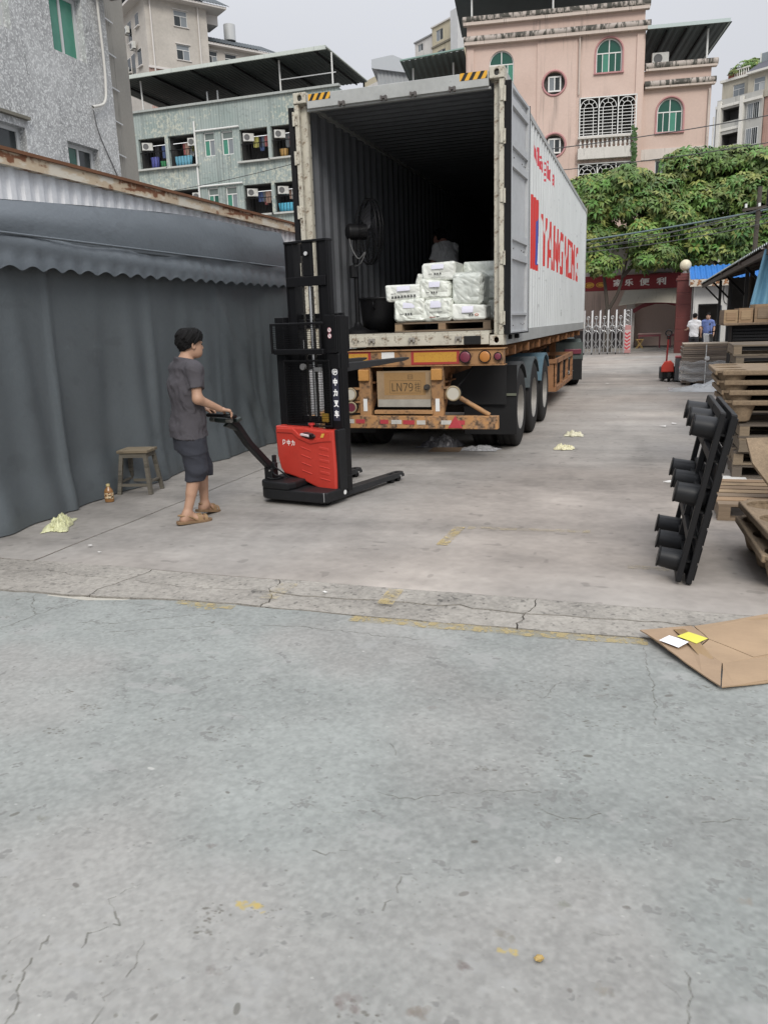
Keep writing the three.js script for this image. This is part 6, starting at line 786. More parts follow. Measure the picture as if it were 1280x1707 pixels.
// ---------- weathered apartments, far right ----------
{
  const t = thing('weathered_apartments', 'weathered cream apartment block with white columns at the far right', 'building', [7.69, 0, -118.84], -0.628);
  const mW = mat([0.46, 0.43, 0.36], 0.85, { map: rep(tStreak, 6) }), mP = mat([0.44, 0.28, 0.235], 0.85, { map: rep(tStreak, 6) }), mG = mat([0.46, 0.46, 0.44], 0.8, { map: rep(tStreak, 4) }), mWh = mat([0.72, 0.71, 0.67], 0.7, { map: rep(tStreak, 4) });
  const o1 = H4(0.37, 2.78, 24.85, 27.1), o2 = H4(0.41, 2.77, 21.95, 24.1), o3 = H4(0.41, 2.77, 19.0, 21.2), wa = H4(0.9, 2.47, 28.48, 30.02), wb = H4(4.17, 5.61, 28.32, 29.92), b1 = H4(3.65, 5.25, 25.2, 27.1), b2 = H4(3.65, 5.25, 22.2, 24.2);
  wall(t, 'wall', -0.6, 3.4, 0, 27.5, 0, 0.3, [o1, o2, o3], mG); wall(t, 'upper_wall', -0.6, 3.4, 27.51, 30.6, -1.2, 0.3, [wa], mW); wall(t, 'bay_wall', 3.41, 5.6, 0, 27.5, -0.2, 0.3, [b1, b2], mG); wall(t, 'upper_wall', 3.41, 7.5, 27.52, 30.6, -0.4, 0.3, [wb], mW); wall(t, 'pink_wall', 5.61, 11, 0, 27.5, -0.6, 0.3, [], mP); obj('upper_wall', span(7.51, 11, 27.5, 30.6, -0.9, -1.2), mW, t);
  obj('body', [span(-0.5, 10.9, 0, 30.3, -2.6, -12)], mW, t); for (const o of [o1, o2, o3]) { recess(t, o, 1.8); obj('parapet', [span(o.x0, o.x1, o.y0, o.y0 + 0.75, -0.05, -0.15)], mG, t); obj('slab_edge', span(-0.3, 3.2, o.y0 - 0.35, o.y0 - 0.02, 0.0, 0.12), mWh, t); }
  for (const x of [0.05, 3.1]) obj('column', [span(x - 0.22, x + 0.22, 0, 28.1, 0.0, 0.35)], mWh, t); obj('slab_edge', span(-0.5, 5.7, 27.3, 27.62, 0.0, 0.28), mWh, t); obj('terrace_parapet', span(-0.5, 5.6, 27.6, 28.35, -0.1, -0.25), mG, t);
  win(t, wa, { dz: -1.2, z: -0.1, frame: mWhiteF, glass: [mGlassGrey, mGlassGrey], transom: 0.62, back: 1 }); win(t, wb, { dz: -0.4, z: -0.1, frame: mWhiteF, glass: [mGlassGrey, mat([0.38, 0.40, 0.41], 0.3)], transom: 0.62, back: 1 }); for (const h of [b1, b2]) { const v3 = win(t, h, { dz: -0.2, z: 0.0, frame: mWhiteF, glass: [mGlassGrey, mGlassDark], back: 1 }); for (let i = 0; i < 7; i++) obj('window_bar', box(0.03, h.y1 - h.y0, 0.03, lerp(h.x0, h.x1, i / 6), (h.y0 + h.y1) / 2, -0.08), mAlu, v3); }
  obj('roof_ledge', [span(-0.8, 3.6, 30.6, 30.9, -0.9, -3)], mWh, t); const bl = prep(lathe([[0.05, 0], [0.09, 0.2], [0.05, 0.5], [0.08, 0.7]], 6)); for (let i = 0; i < 9; i++) { const b = meshOf('baluster', bl, mWh, t); b.position.set(0.5 + i * 0.3, 30.95, -1.1); } obj('roof_rail', span(0.3, 3.1, 31.65, 31.8, -1.0, -1.2), mWh, t); obj('tiled_eave', ribbon(corr(3.4, 10, 0.3, 0.08, 0.2), (x, o, q) => [x, 30.7 + 1.6 * q - o, 0.2 - 3 * q], 0, 1, (x, o, q) => [x, q]), mat([0.06, 0.06, 0.075], 0.6), t); obj('eave_board', span(3.4, 10, 30.45, 30.7, -0.38, 0.2), mWh, t);
  obj('roof_room', [span(3.2, 9, 30.9, 33.4, -3.2, -6)], mat([0.24, 0.27, 0.29], 0.3), t); for (let i = 0; i < 6; i++) obj('roof_room_post', span(3.2 + i * 1.1, 3.32 + i * 1.1, 30.9, 33.5, -3.1, -3.22), mWhiteF, t); obj('drain_pipe', cyl(0.1, 27, 8.2, 13.5, -0.45, 'y', 8), mWh, t); obj('drain_pipe', cyl(0.1, 26, -0.75, 13.5, 0.1, 'y', 8), mWh, t);
}
{
  const t = thing('tiled_house', 'pale row of houses on the skyline left of the pink building', 'building', [-33.14, 0, -129.18], -0.663);
  const mY = mat([0.50, 0.45, 0.33], 0.8, { map: rep(tStreak, 6) }), mW = mat([0.60, 0.58, 0.56], 0.8, { map: rep(tStreak, 6) }), mTile = mat([0.06, 0.07, 0.085], 0.6, { map: rep(tGrime, 2) });
  const h = [H4(0.97, 2.67, 43.1, 44.6), H4(1.32, 3.2, 40.3, 41.75), H4(4.9, 5.85, 43.2, 44.55), H4(4.9, 5.85, 40.3, 41.75)], wl = [H4(-4.4, -3.0, 43.2, 44.2), H4(-3.4, -1.2, 40.9, 42.0)];
  wall(t, 'wall', 0, 7.5, 0, 45.2, 0, 0.3, h, mY); wall(t, 'wall', -5.1, -0.01, 0, 44.6, -0.5, 0.3, wl, mW); obj('body', [span(-5, 7.4, 0, 44.4, -1.2, -10)], mY, t); h.forEach((q) => win(t, q, { z: -0.1, frame: mWhiteF, glass: [mGlassGrey, mGlassDark], back: 1 })); wl.forEach((q) => win(t, q, { dz: -0.5, z: -0.1, frame: mWhiteF, glass: [mGlassGrey, mGlassDark], back: 1 }));
  obj('roof_ledge', span(-0.1, 7.6, 45.2, 45.4, 0.2, -1), mW, t); obj('string_course', span(-0.1, 7.6, 42.4, 42.65, 0, 0.15), mat([0.2, 0.18, 0.14], 0.9, { map: rep(tGrime, 2) }), t); obj('roof_ledge', span(-5.2, -0.02, 44.6, 44.8, -0.3, -1.5), mat([0.25, 0.25, 0.25], 0.8), t);
  obj('gable_wall', [span(-10.2, -5.12, 0, 41.8, -1, -8)], mW, t); obj('tiled_roof', [ribbon(corr(-10.8, -5.1, 0.4, 0.1, 0.2), (x, o, q) => [x, 41.9 + 2.0 * q * (0.6 + 0.4 * (x + 10.8) / 5.7) - o, -0.2 - 3.4 * q], 0, 1, (x, o, q) => [x, q])], mTile, t); obj('roof_fascia', span(-10.9, -5.1, 41.5, 41.9, -0.3, -1), mW, t);
  obj('stair_tower', [span(5.95, 7.6, 36, 45.6, 0.02, 1.2)], mat([0.55, 0.56, 0.57], 0.6, { map: rep(tStreak, 3) }), t);
  const t2 = thing('tiled_house', 'small pale gabled house low on the skyline above the container', 'building', [-33.14, 0, -129.18], -0.663);
  obj('wall', [span(-21.3, -14, 0, 42.2, -1, -8)], mW, t2); obj('gable', ext([[-21.3, 42.2], [-14, 42.2], [-14.2, 42.5], [-16.6, 43.3], [-21.3, 43.2]], 6).translate(0, 0, -7.2), mY, t2); obj('tiled_roof', [ribbon(corr(-16, -8.9, 0.4, 0.1, 0.2), (x, o, q) => [x, 41.4 + 1.6 * q - o, -0.8 - 3 * q], 0, 1, (x, o, q) => [x, q])], mTile, t2); obj('lower_wall', span(-15.8, -9, 0, 41.2, -1.4, -7), mW, t2); obj('roof_mast', rod([-15.8, 43, -3], [-15.8, 45.3, -3], 0.06, 6), mAlu, t2);
  const t3 = thing('roof_shed', 'small grey corrugated roof shed just right of the green block canopy', 'shed', [-20.2, 0, -62], 0.2);
  obj('wall', [ribbon(corr(0, 4.2, 0.3, 0.05), (x, o, y) => [x, y, -o], 0, 20.4, (x, o, y) => [x, y]), span(0, 4.2, 0, 20.3, -0.2, -6)], mat([0.36, 0.38, 0.40], 0.7, { map: rep(tStreak, 3) }), t3); obj('roof', [ext([[-0.4, 20.4], [4.6, 19.5], [4.6, 19.7], [1.2, 21.2], [-0.4, 21.0]], 6.5).translate(0, 0, -6.2)], mat([0.4, 0.42, 0.44], 0.6), t3);
}

// ---------- shop at the foot of the pink building ----------
{
  const t = thing('convenience_shop', 'convenience shop with red sign board and cream awning behind the gate', 'shop', [-4.6, 0, -42.2]);
  const mRd = mat([0.19, 0.02, 0.025], 0.55, { map: rep(tGrime, 2) }), mTl = mat([0.46, 0.43, 0.40], 0.7, { map: rep(tGrime, 1.5) });
  obj('shop_room', [span(0.0, 7.5, 0, 0.06, 0, -3.6), span(0.0, 7.5, 3.3, 3.4, -0.05, -1.2), span(0, 7.5, 0.06, 3.3, -3.5, -3.6), span(-0.15, 0, 0.0, 3.4, 0, -3.6), span(7.5, 7.65, 0, 3.4, 0, -3.6)], mat([0.045, 0.04, 0.037], 0.8, { map: rep(tGrime, 2) }), t);
  obj('upper_wall', [span(0, 7.5, 3.66, 5.0, -0.02, -0.2)], mTl, t); obj('pier', span(3.55, 3.95, 0.06, 2.8, 0, -0.4), mTl, t);
  const sg = canvasTex(1024, 160, (g, w, h) => { g.fillStyle = '#7e1a20'; g.fillRect(0, 0, w, h); g.fillStyle = '#6d1218'; g.fillRect(0, 0, w, 14); g.strokeStyle = '#e6e4de'; const X = (x) => ((x + 4.6) / 7.5) * w; [['jia', -1.75], ['le', -1.2], ['bian', -0.47], ['lix', 0.33]].forEach(([n, x], i) => glyph(g, n, X(x), 40, 62, 10, 84)); g.fillStyle = '#b98a2f'; g.beginPath(); g.arc(X(-2.9), 95, 34, 0, 6.3); g.arc(X(-2.35), 95, 30, 0, 6.3); g.fill(); g.strokeStyle = '#7a3a18'; g.lineWidth = 6; g.beginPath(); g.arc(X(-2.9), 95, 22, 0.5, 5.2); g.stroke(); g.beginPath(); g.arc(X(-2.35), 95, 20, 1, 5.8); g.stroke(); });
  obj('sign_board', [span(0.02, 7.48, 2.9, 3.62, 0.02, 0.2)], mRd, t); obj('sign_face', print(7.4, 0.66, 3.75, 3.26, 0.205), printMat(sg, 0.5), t);
  obj('awning', [sheet(30, 8, (u, v) => [lerp(3.45, 6.1, u) - 0.25 * (1 - v) * (u < 0.5 ? 1 : 0.2), 2.88 - 0.75 * (1 - v) + 0.1 * Math.sin(u * PI) * (1 - v), 0.22 + 1.1 * (1 - v) + 0.03 * Math.sin(v * 16)], 2.7, 1.2)], mat([0.40, 0.38, 0.33], 0.8, { map: rep(tStreak, 1.5) }), t);
  obj('arch_trim', [ext([[3.9, 1.75], [4.3, 2.0], [4.9, 2.16], [5.4, 2.16], [5.9, 2.02], [6.1, 1.9], [6.1, 2.12], [5.9, 2.22], [5.4, 2.36], [4.9, 2.36], [4.3, 2.2], [3.85, 1.95]].reverse(), 0.06).translate(0, 0, 0.3)], mat([0.2, 0.04, 0.05], 0.6), t);
  obj('shelf_unit', [span(4.4, 7.3, 0.06, 2.0, -3.0, -3.4)], mat([0.03, 0.045, 0.04], 0.6), t); obj('counter', [span(0.4, 3.2, 0.06, 0.95, -1.2, -1.8)], mat([0.06, 0.05, 0.05], 0.6), t);
  obj('step', span(-1, 9, 0.0, 0.08, 0.0, 1.6), mat([0.32, 0.30, 0.27], 0.85, { map: rep(tGrime, 2) }), t);
  const tb = thing('low_table', 'low dark red table in the shop doorway, left of the other', 'table', [0.1, 0.08, -41.4], 0, 'tables at the shop');
  obj('top', rbox(1.1, 0.05, 0.6, 0.01, 0, 0.68, 0), mat([0.30, 0.2, 0.18], 0.5), tb); obj('apron', [span(-0.5, 0.5, 0.55, 0.65, 0.25, 0.27)], mat([0.16, 0.04, 0.05], 0.5), tb); for (const x of [-0.48, 0.48]) for (const z of [-0.25, 0.25]) obj('leg', span(x - 0.03, x + 0.03, 0, 0.66, z - 0.03, z + 0.03), mat([0.16, 0.04, 0.05], 0.5), tb);
  copyOf(tb, [1.55, 0.08, -41.2], 0, 'low dark red table beside the red gate pillar, right of the other');
  const st = thing('folding_stool', 'small yellow folding stool before the low shop table', 'stool', [-0.35, 0.08, -40.9], 0.3); obj('seat', rbox(0.34, 0.03, 0.26, 0.008, 0, 0.42, 0), mat([0.45, 0.30, 0.08], 0.6), st); for (const s of [-1, 1]) { obj('leg', bar([-0.15, 0, s * 0.1], [0.15, 0.41, s * 0.1], 0.025), mat([0.45, 0.30, 0.1], 0.6), st); obj('leg', bar([0.15, 0, s * 0.12], [-0.15, 0.41, s * 0.12], 0.025), mat([0.45, 0.30, 0.1], 0.6), st); }
}
// ---------- sliding gate, pillar, gatehouse ----------
{
  const t = thing('retractable_gate', 'stainless steel concertina gate with white posts across the yard exit', 'gate', [-2.75, 0, -37.0]);
  const mSS = mat([0.50, 0.50, 0.50], 0.3, { metalness: 0.75 }), mPole = mat([0.66, 0.66, 0.66], 0.35);
  for (let i = 0; i < 6; i++) { const x = 0.05 + i * 0.345; const p = obj('gate_post', [rbox(0.06, 1.15, 0.05, 0.012, x, 0.62, 0.1)], mSS, t); obj('post_sleeve', [rbox(0.065, 0.72, 0.055, 0.014, x, 1.52, 0.1), sph(0.036, x, 1.88, 0.1, 1, 0.8, 1, 8, 6)], mPole, p); obj('gate_post', [rbox(0.06, 1.9, 0.05, 0.012, x, 0.99, -0.32)], mSS, t); }
  for (let i = 0; i < 5; i++) { const x = 0.05 + i * 0.345, m = x + 0.1725; obj('gate_post', [rbox(0.045, 1.55, 0.04, 0.012, m, 0.82, 0.0), tor(0.06, 0.02, m, 1.6, 0.0, 'z', 6, 14)], mSS, t); obj('lattice_bar', [bar([x, 0.2, 0.06], [x + 0.345, 0.75, 0.06], 0.022)], mSS, t); obj('lattice_bar', [bar([x, 0.75, 0.075], [x + 0.345, 0.2, 0.075], 0.022)], mSS, t); obj('lattice_bar', [bar([x, 1.05, 0.06], [x + 0.345, 1.5, 0.06], 0.022)], mSS, t); obj('lattice_bar', [bar([x, 1.5, 0.075], [x + 0.345, 1.05, 0.075], 0.022)], mSS, t); obj('fretwork', [tor(0.12, 0.02, m, 0.9, 0.05, 'z', 6, 18, PI).rotateX(0), tor(0.12, 0.02, m, 1.15, 0.05, 'z', 6, 18)], mSS, t, { kind: 'stuff' }); }
  for (const x of [0.05, 0.395, 0.74, 1.085, 1.43]) obj('caster', cyl(0.05, 0.04, x, 0.05, 0.1, 'x', 10), mBlack, t);
  const ch = canvasTex(96, 256, (g, w, h) => { g.fillStyle = '#b8a5a2'; g.fillRect(0, 0, w, h); g.strokeStyle = '#b03a42'; g.lineWidth = 20; for (let i = 0; i < 5; i++) { g.beginPath(); g.moveTo(6, 30 + i * 46); g.lineTo(48, 62 + i * 46); g.lineTo(90, 30 + i * 46); g.stroke(); } });
  obj('drive_unit', [rbox(0.34, 1.2, 0.42, 0.02, 1.9, 0.64, -0.1)], mat([0.40, 0.2, 0.19], 0.5), t); obj('chevron_plate', print(0.3, 0.85, 1.9, 0.62, 0.1125), printMat(ch, 0.5), t); for (const x of [1.75, 2.05]) obj('gate_post', rbox(0.05, 1.9, 0.05, 0.012, x, 0.98, 0.08), mSS, t); obj('fretwork', [0.0, 0.22, 0.44].map((k) => tor(0.09, 0.016, 1.9, 1.35 + k, 0.0, 'z', 6, 16)), mSS, t, { kind: 'stuff' });
  struct('gate_track', box(6, 0.012, 0.06, 0, 0.004, -36.95), mSteel);
  const p = thing('gate_pillar', 'dark red tiled gate pillar with a stepped cap', 'pillar', [1.42, 0, -37.1]);
  const mPil = mat([0.125, 0.03, 0.026], 0.4, { map: rep(tGrime, 1.2) }); for (let i = 0; i < 6; i++) obj('tile_course', [rbox(0.6, 0.5, 0.6, 0.006, 0, 0.25 + i * 0.506, 0)], mPil, p); obj('cap', [rbox(0.7, 0.1, 0.7, 0.01, 0, 3.085, 0), rbox(0.6, 0.09, 0.6, 0.01, 0, 3.185, 0), rbox(0.36, 0.1, 0.36, 0.01, 0, 3.28, 0)], mPil, p);
  const l = thing('globe_lamp', 'unlit cream globe lamp on top of the red gate pillar', 'lamp', [1.42, 3.33, -37.1]); obj('collar', [cyl(0.12, 0.05, 0, 0.025, 0, 'y', 16), cyl(0.08, 0.08, 0, 0.08, 0, 'y', 14)], mSteel, l); obj('globe', sph(0.235, 0, 0.33, 0, 1, 1, 1, 28, 20), mat([0.62, 0.55, 0.40], 0.35), l);
  const g = thing('gatehouse', 'small white gatehouse with a blue sheet roof beside the red pillar', 'hut', [1.78, 0, -36.2]);
  const mWl = mat([0.58, 0.58, 0.57], 0.75, { map: rep(tStreak, 2.5) }), op = H4(0.25, 0.98, 0.02, 1.97), wv = H4(1.25, 1.75, 1.0, 1.95);
  wall(g, 'wall', 0, 3.2, 0, 3.0, 0, 0.15, [op, wv], mWl); obj('side_wall', span(0, 0.15, 0, 3.0, -0.15, -3), mWl, g); obj('side_wall', span(3.05, 3.2, 0, 3.0, -0.15, -3), mWl, g); obj('rear_wall', span(0.15, 3.05, 0, 3.0, -2.85, -3), mWl, g); obj('ceiling', span(0.15, 3.05, 2.9, 3.0, -0.15, -2.85), mWl, g);
  win(g, wv, { z: -0.06, frame: mAlu, glass: [mGlassDark, mGlassGrey] }); obj('door_frame', [span(0.2, 0.25, 0.02, 2.02, 0.0, 0.04), span(0.98, 1.03, 0.02, 2.02, 0, 0.04), span(0.25, 0.98, 1.97, 2.02, 0, 0.04)], mBlackMatte, g); const dl = obj('door_leaf', rbox(0.04, 1.92, 0.72, 0.008, 1.03, 0.98, 0.4), mat([0.10, 0.11, 0.12], 0.4), g); obj('door_handle', rbox(0.06, 0.03, 0.12, 0.01, 1.0, 1.0, 0.68), mSteel, dl);
  const mBR = mat([0.03, 0.17, 0.50], 0.45, { map: rep(tGrime, 2) }); obj('roof_slope', ribbon(corr(-0.2, 3.5, 0.22, 0.04), (x, o, v) => [x, 3.02 + 0.62 * v - o, 0.55 - 1.7 * v], 0, 1, (x, o, v) => [x, v]), mBR, g); obj('roof_slope', ribbon(corr(-0.2, 3.5, 0.22, 0.04), (x, o, v) => [x, 3.02 + 0.62 * v - o, -2.85 + 1.7 * v], 0, 1, (x, o, v) => [x, v]), mBR, g); obj('gable_panel', [ext([[-0.55, 2.8], [2.85, 2.8], [2.85, 3.0], [1.15, 3.6], [-0.55, 3.0]], 0.04).rotateY(PI / 2).translate(-0.2, 0, 0)], mWl, g); obj('eave_board', [span(-0.2, 3.5, 2.72, 3.0, 0.55, 0.58)], mat([0.50, 0.45, 0.38], 0.7, { map: rep(tRustMask([1, 1, 1], [0.6, 0.3, 0.14], 0.5, 0.62, 1500), 1) }), g); obj('cable', tube([[1.15, 2.95, 0.02], [1.13, 2.4, 0.02], [1.2, 2.05, 0.02], [1.3, 1.98, 0.02]], 0.012, 16, 5), mBlack, g);
}
// two people at the gatehouse and the worker inside the container
const stand = (dx = 0) => ({ head: [0, 1.53, -0.04], neck: [0, 1.37, 0.0], shR: [0.17, 1.31, 0], shL: [-0.17, 1.31, 0], hipR: [0.085, 0.82, 0], hipL: [-0.085, 0.82, 0], knR: [0.1, 0.46, -0.01], knL: [-0.1, 0.46, -0.01], anR: [0.11, 0.085, 0.02], anL: [-0.11, 0.085, 0.02], heR: [0.11, 0.04, 0.05], heL: [-0.11, 0.04, 0.05], toeR: [0.13, 0.036, -0.14], toeL: [-0.13, 0.036, -0.14], elR: [0.23, 1.06, 0.02], wrR: [0.24, 0.84, -0.08], elL: [-0.23, 1.06, 0.02], wrL: [-0.24, 0.84, -0.08] });
const torsoStd = [[0.66, 0, 0, 0.185, 0.145], [0.8, 0, 0, 0.18, 0.14], [1.0, 0, 0, 0.172, 0.13], [1.18, 0, 0, 0.186, 0.128], [1.31, 0, 0, 0.165, 0.105], [1.4, 0, 0, 0.09, 0.075], [1.5, 0, 0, 0.06, 0.06]];
const standing = { torso: torsoStd, hem: 0.74, collar: 1.405, pelvis: [0, 0, 0.16, 0.12], waist: 0.79, legCut: 0.06, legEnd: 1, legR: [0.095, 0.085, 0.07], cell: 0.02, headCell: 0.008, handCell: 0.006, shoe: 1, shoeColor: [0.03, 0.03, 0.03] };
person({ ...standing, label: 'person in white T-shirt and dark trousers seen from behind at the gatehouse', pos: [1.76, 0.0, -34.2], turn: -0.25, J: { ...stand(), elL: [-0.24, 1.07, -0.03], wrL: [-0.36, 1.02, -0.2] }, shirt: [0.66, 0.65, 0.66], pants: [0.02, 0.02, 0.025], hands: [[[0.24, 0.84, -0.08], [0, -1, -0.3], [1, 0, 0], [0, 0, -1], 0.4], [[-0.36, 1.02, -0.2], [-0.4, 0, -1], [0, 1, 0], [1, 0, 0], 0.2]] });
person({ ...standing, label: 'person in a blue work shirt facing the yard beside the gatehouse door', pos: [2.28, 0.0, -34.5], turn: PI - 0.2, J: stand(), shirt: [0.12, 0.17, 0.38], pants: [0.025, 0.03, 0.05], hands: [[[0.24, 0.84, -0.08], [0, -1, -0.3], [1, 0, 0], [0, 0, -1], 0.4], [[-0.24, 0.84, -0.08], [0, -1, -0.3], [-1, 0, 0], [0, 0, -1], 0.4]] });
person({ ...standing, label: 'stooping worker in a grey polo shirt inside the dark container', pos: [-2.98, CY + 0.168, -12.5], turn: 0.9, cell: 0.016, headCell: 0.006, sleeve: 0.72, J: { ...stand(), head: [0, 1.42, -0.26], neck: [0, 1.30, -0.14], shR: [0.17, 1.24, -0.11], shL: [-0.17, 1.24, -0.11], elR: [0.22, 0.99, -0.17], wrR: [0.19, 0.78, -0.26], elL: [-0.22, 0.99, -0.17], wrL: [-0.19, 0.78, -0.26] }, headTilt: -0.35, collar: 1.33, torso: [[0.66, 0, 0, 0.185, 0.145], [0.8, 0, -0.01, 0.18, 0.14], [1.0, 0, -0.05, 0.172, 0.13], [1.16, 0, -0.09, 0.186, 0.128], [1.25, 0, -0.115, 0.165, 0.105], [1.33, 0, -0.14, 0.09, 0.08], [1.42, 0, -0.17, 0.06, 0.06]], shirt: [0.62, 0.62, 0.62], pants: [0.03, 0.03, 0.035], skin: [0.40, 0.2, 0.15], hands: [[[0.19, 0.78, -0.26], [0, -1, -0.4], [1, 0, 0], [0, 0, -1], 0.6], [[-0.19, 0.78, -0.26], [0, -1, -0.4], [-1, 0, 0], [0, 0, -1], 0.6]] });
// ---------- trees ----------
function taper(pts, r0, r1, seg = 9, n = 22) {
  const c = new THREE.CatmullRomCurve3(pts.map((p) => V(...p))), fr = c.computeFrenetFrames(n, false);
  return sheet(seg, n, (u, v) => { const i = Math.min(n, Math.round(v * n)), p = c.getPoint(i / n), a = u * 2 * PI, r = lerp(r0, r1, v) * (1 + 0.12 * Math.sin(3 * a + v * 7)); return [p.x + r * (Math.cos(a) * fr.normals[i].x + Math.sin(a) * fr.binormals[i].x), p.y + r * (Math.cos(a) * fr.normals[i].y + Math.sin(a) * fr.binormals[i].y), p.z + r * (Math.cos(a) * fr.normals[i].z + Math.sin(a) * fr.binormals[i].z)]; }, 1, 4);
}
const mBark = mat([0.085, 0.072, 0.06], 0.95, { map: rep(tGrime, 0.9), ...bumpOf(0.2, 0.02) });
const mLeaf = new THREE.MeshStandardMaterial({ vertexColors: true, roughness: 0.55, side: THREE.DoubleSide });
function foliage(clumps, count, seed, size, len = 1) {
  const r = rng(seed), P = [], N = [], C = [], vol = clumps.map((c) => Math.pow(c[3] * c[4] * c[5], 2 / 3)), tot = vol.reduce((a, b) => a + b, 0);
  const up = V(0, 1, 0), ax = V(), q = new THREE.Quaternion();
  clumps.forEach((c, ci) => {
    const n = Math.round((count * vol[ci]) / tot), tone = 0.8 + 0.4 * r();
    for (let i = 0; i < n; i++) {
      const z = 2 * r() - 1, a = r() * 2 * PI, s = Math.sqrt(1 - z * z), k = (r() < 0.8 ? 0.86 + 0.2 * r() : 0.4 + 0.5 * r()) * (0.9 + 0.2 * Math.sin(a * 3 + ci) * s), d = V(s * Math.cos(a), z, s * Math.sin(a)); if (d.y < -0.55 && r() < 0.6) continue;
      const o = V(c[0] + c[3] * d.x * k, c[1] + c[4] * d.y * k, c[2] + c[5] * d.z * k), nrm = d.clone().multiplyScalar(0.9).add(V(0, 0.75, 0)).add(V(r() - 0.5, r() - 0.5, r() - 0.5).multiplyScalar(0.7)).normalize(); q.setFromUnitVectors(up, nrm);
      const m = 7 + Math.floor(r() * 4), R = size * (0.7 + 0.6 * r()), yel = r(), base = yel < 0.16 ? [0.23, 0.26, 0.065] : [0.09 + 0.05 * r(), 0.155 + 0.075 * r(), 0.036 + 0.016 * r()];
      for (let L = 0; L < m; L++) {
        const t = (L / m) * 2 * PI + r() * 0.6, ct = Math.cos(t), st = Math.sin(t), lift = 0.25 + 0.35 * r(), w = R * (0.17 + 0.05 * r()), l = R * len * (0.75 + 0.5 * r()), col = mul3(base, tone * (0.75 + 0.5 * r()));
        const pt = (u, v, h) => V(ct * u - st * v, h, st * u + ct * v).applyQuaternion(q).add(o);
        const A = pt(0.03, 0, 0), B = pt(l * 0.5, w, l * 0.5 * lift - w * 0.2), D = pt(l * 0.5, -w, l * 0.5 * lift - w * 0.2), M = pt(l * 0.52, 0, l * 0.5 * lift + w * 0.15), E = pt(l, 0, l * (lift * 0.4 - 0.25));
        for (const [x, y, zz] of [[A, B, M], [A, M, D], [B, E, M], [M, E, D]]) { const nn = y.clone().sub(x).cross(zz.clone().sub(x)).normalize(); for (const p of [x, y, zz]) { P.push(p.x, p.y, p.z); N.push(nn.x, nn.y, nn.z); C.push(...col); } }
      }
    }
  });
  const g = new THREE.BufferGeometry(); g.setAttribute('position', new THREE.Float32BufferAttribute(P, 3)); g.setAttribute('normal', new THREE.Float32BufferAttribute(N, 3)); g.setAttribute('color', new THREE.Float32BufferAttribute(C, 3)); return g;
}
function tree(label, pos, trunk, limbs, clumps, count, seed, size, group, len) {
  const t = thing('broadleaf_tree', label, 'tree', pos, 0, group);
  obj('trunk', taper(trunk, trunk.r0 ?? 0.2, trunk.r1 ?? 0.13), mBark, t);
  for (const l of limbs) obj('limb', taper(l, 0.09, 0.03, 7, 14), mBark, t);
  meshOf('crown', foliage(clumps, count, seed, size, len), mLeaf, t); return t;
}
const cl = (x, y, z, r, h = r * 0.75, d = r) => [x, y, z, r, h, d];
tree('broadleaf street tree with forked trunk rising in front of the shop sign', [-1.85, 0, -39.7], [[0, 0, 0], [0.02, 1.2, 0], [0.0, 2.0, 0]], [[[0, 1.9, 0], [-0.15, 3.2, 0.1], [-0.4, 4.6, 0.1], [-0.3, 6.2, 0]], [[0, 1.9, 0], [0.45, 2.7, 0], [0.75, 4.0, -0.1], [1.1, 5.6, 0]], [[0.6, 3.4, 0], [1.6, 4.5, 0.2], [2.3, 5.6, 0.1]], [[-0.3, 4.2, 0], [-1.2, 5.2, 0.2], [-1.6, 6.0, 0]]],
  [cl(-1.1, 4.5, 0.3, 0.95, 0.6), cl(-0.3, 4.0, 0.6, 0.8, 0.5), cl(-0.4, 5.2, 0.2, 1.1, 0.7), cl(-0.6, 6.6, 0, 1.3, 0.85), cl(0.6, 7.5, 0, 1.4, 0.7), cl(-0.9, 7.35, 0.1, 1.2, 0.6), cl(1.2, 6.5, 0.3, 1.3, 0.8), cl(1.9, 7.1, 0, 1.1, 0.7), cl(1.7, 5.2, 0.4, 1.1, 0.7), cl(2.3, 4.3, 0.4, 0.95, 0.6), cl(1.6, 4.15, 0.7, 0.7, 0.45), cl(2.6, 5.9, 0.2, 1.0, 0.7)], 2700, 21, 0.31, 'street trees by the gate', 1);
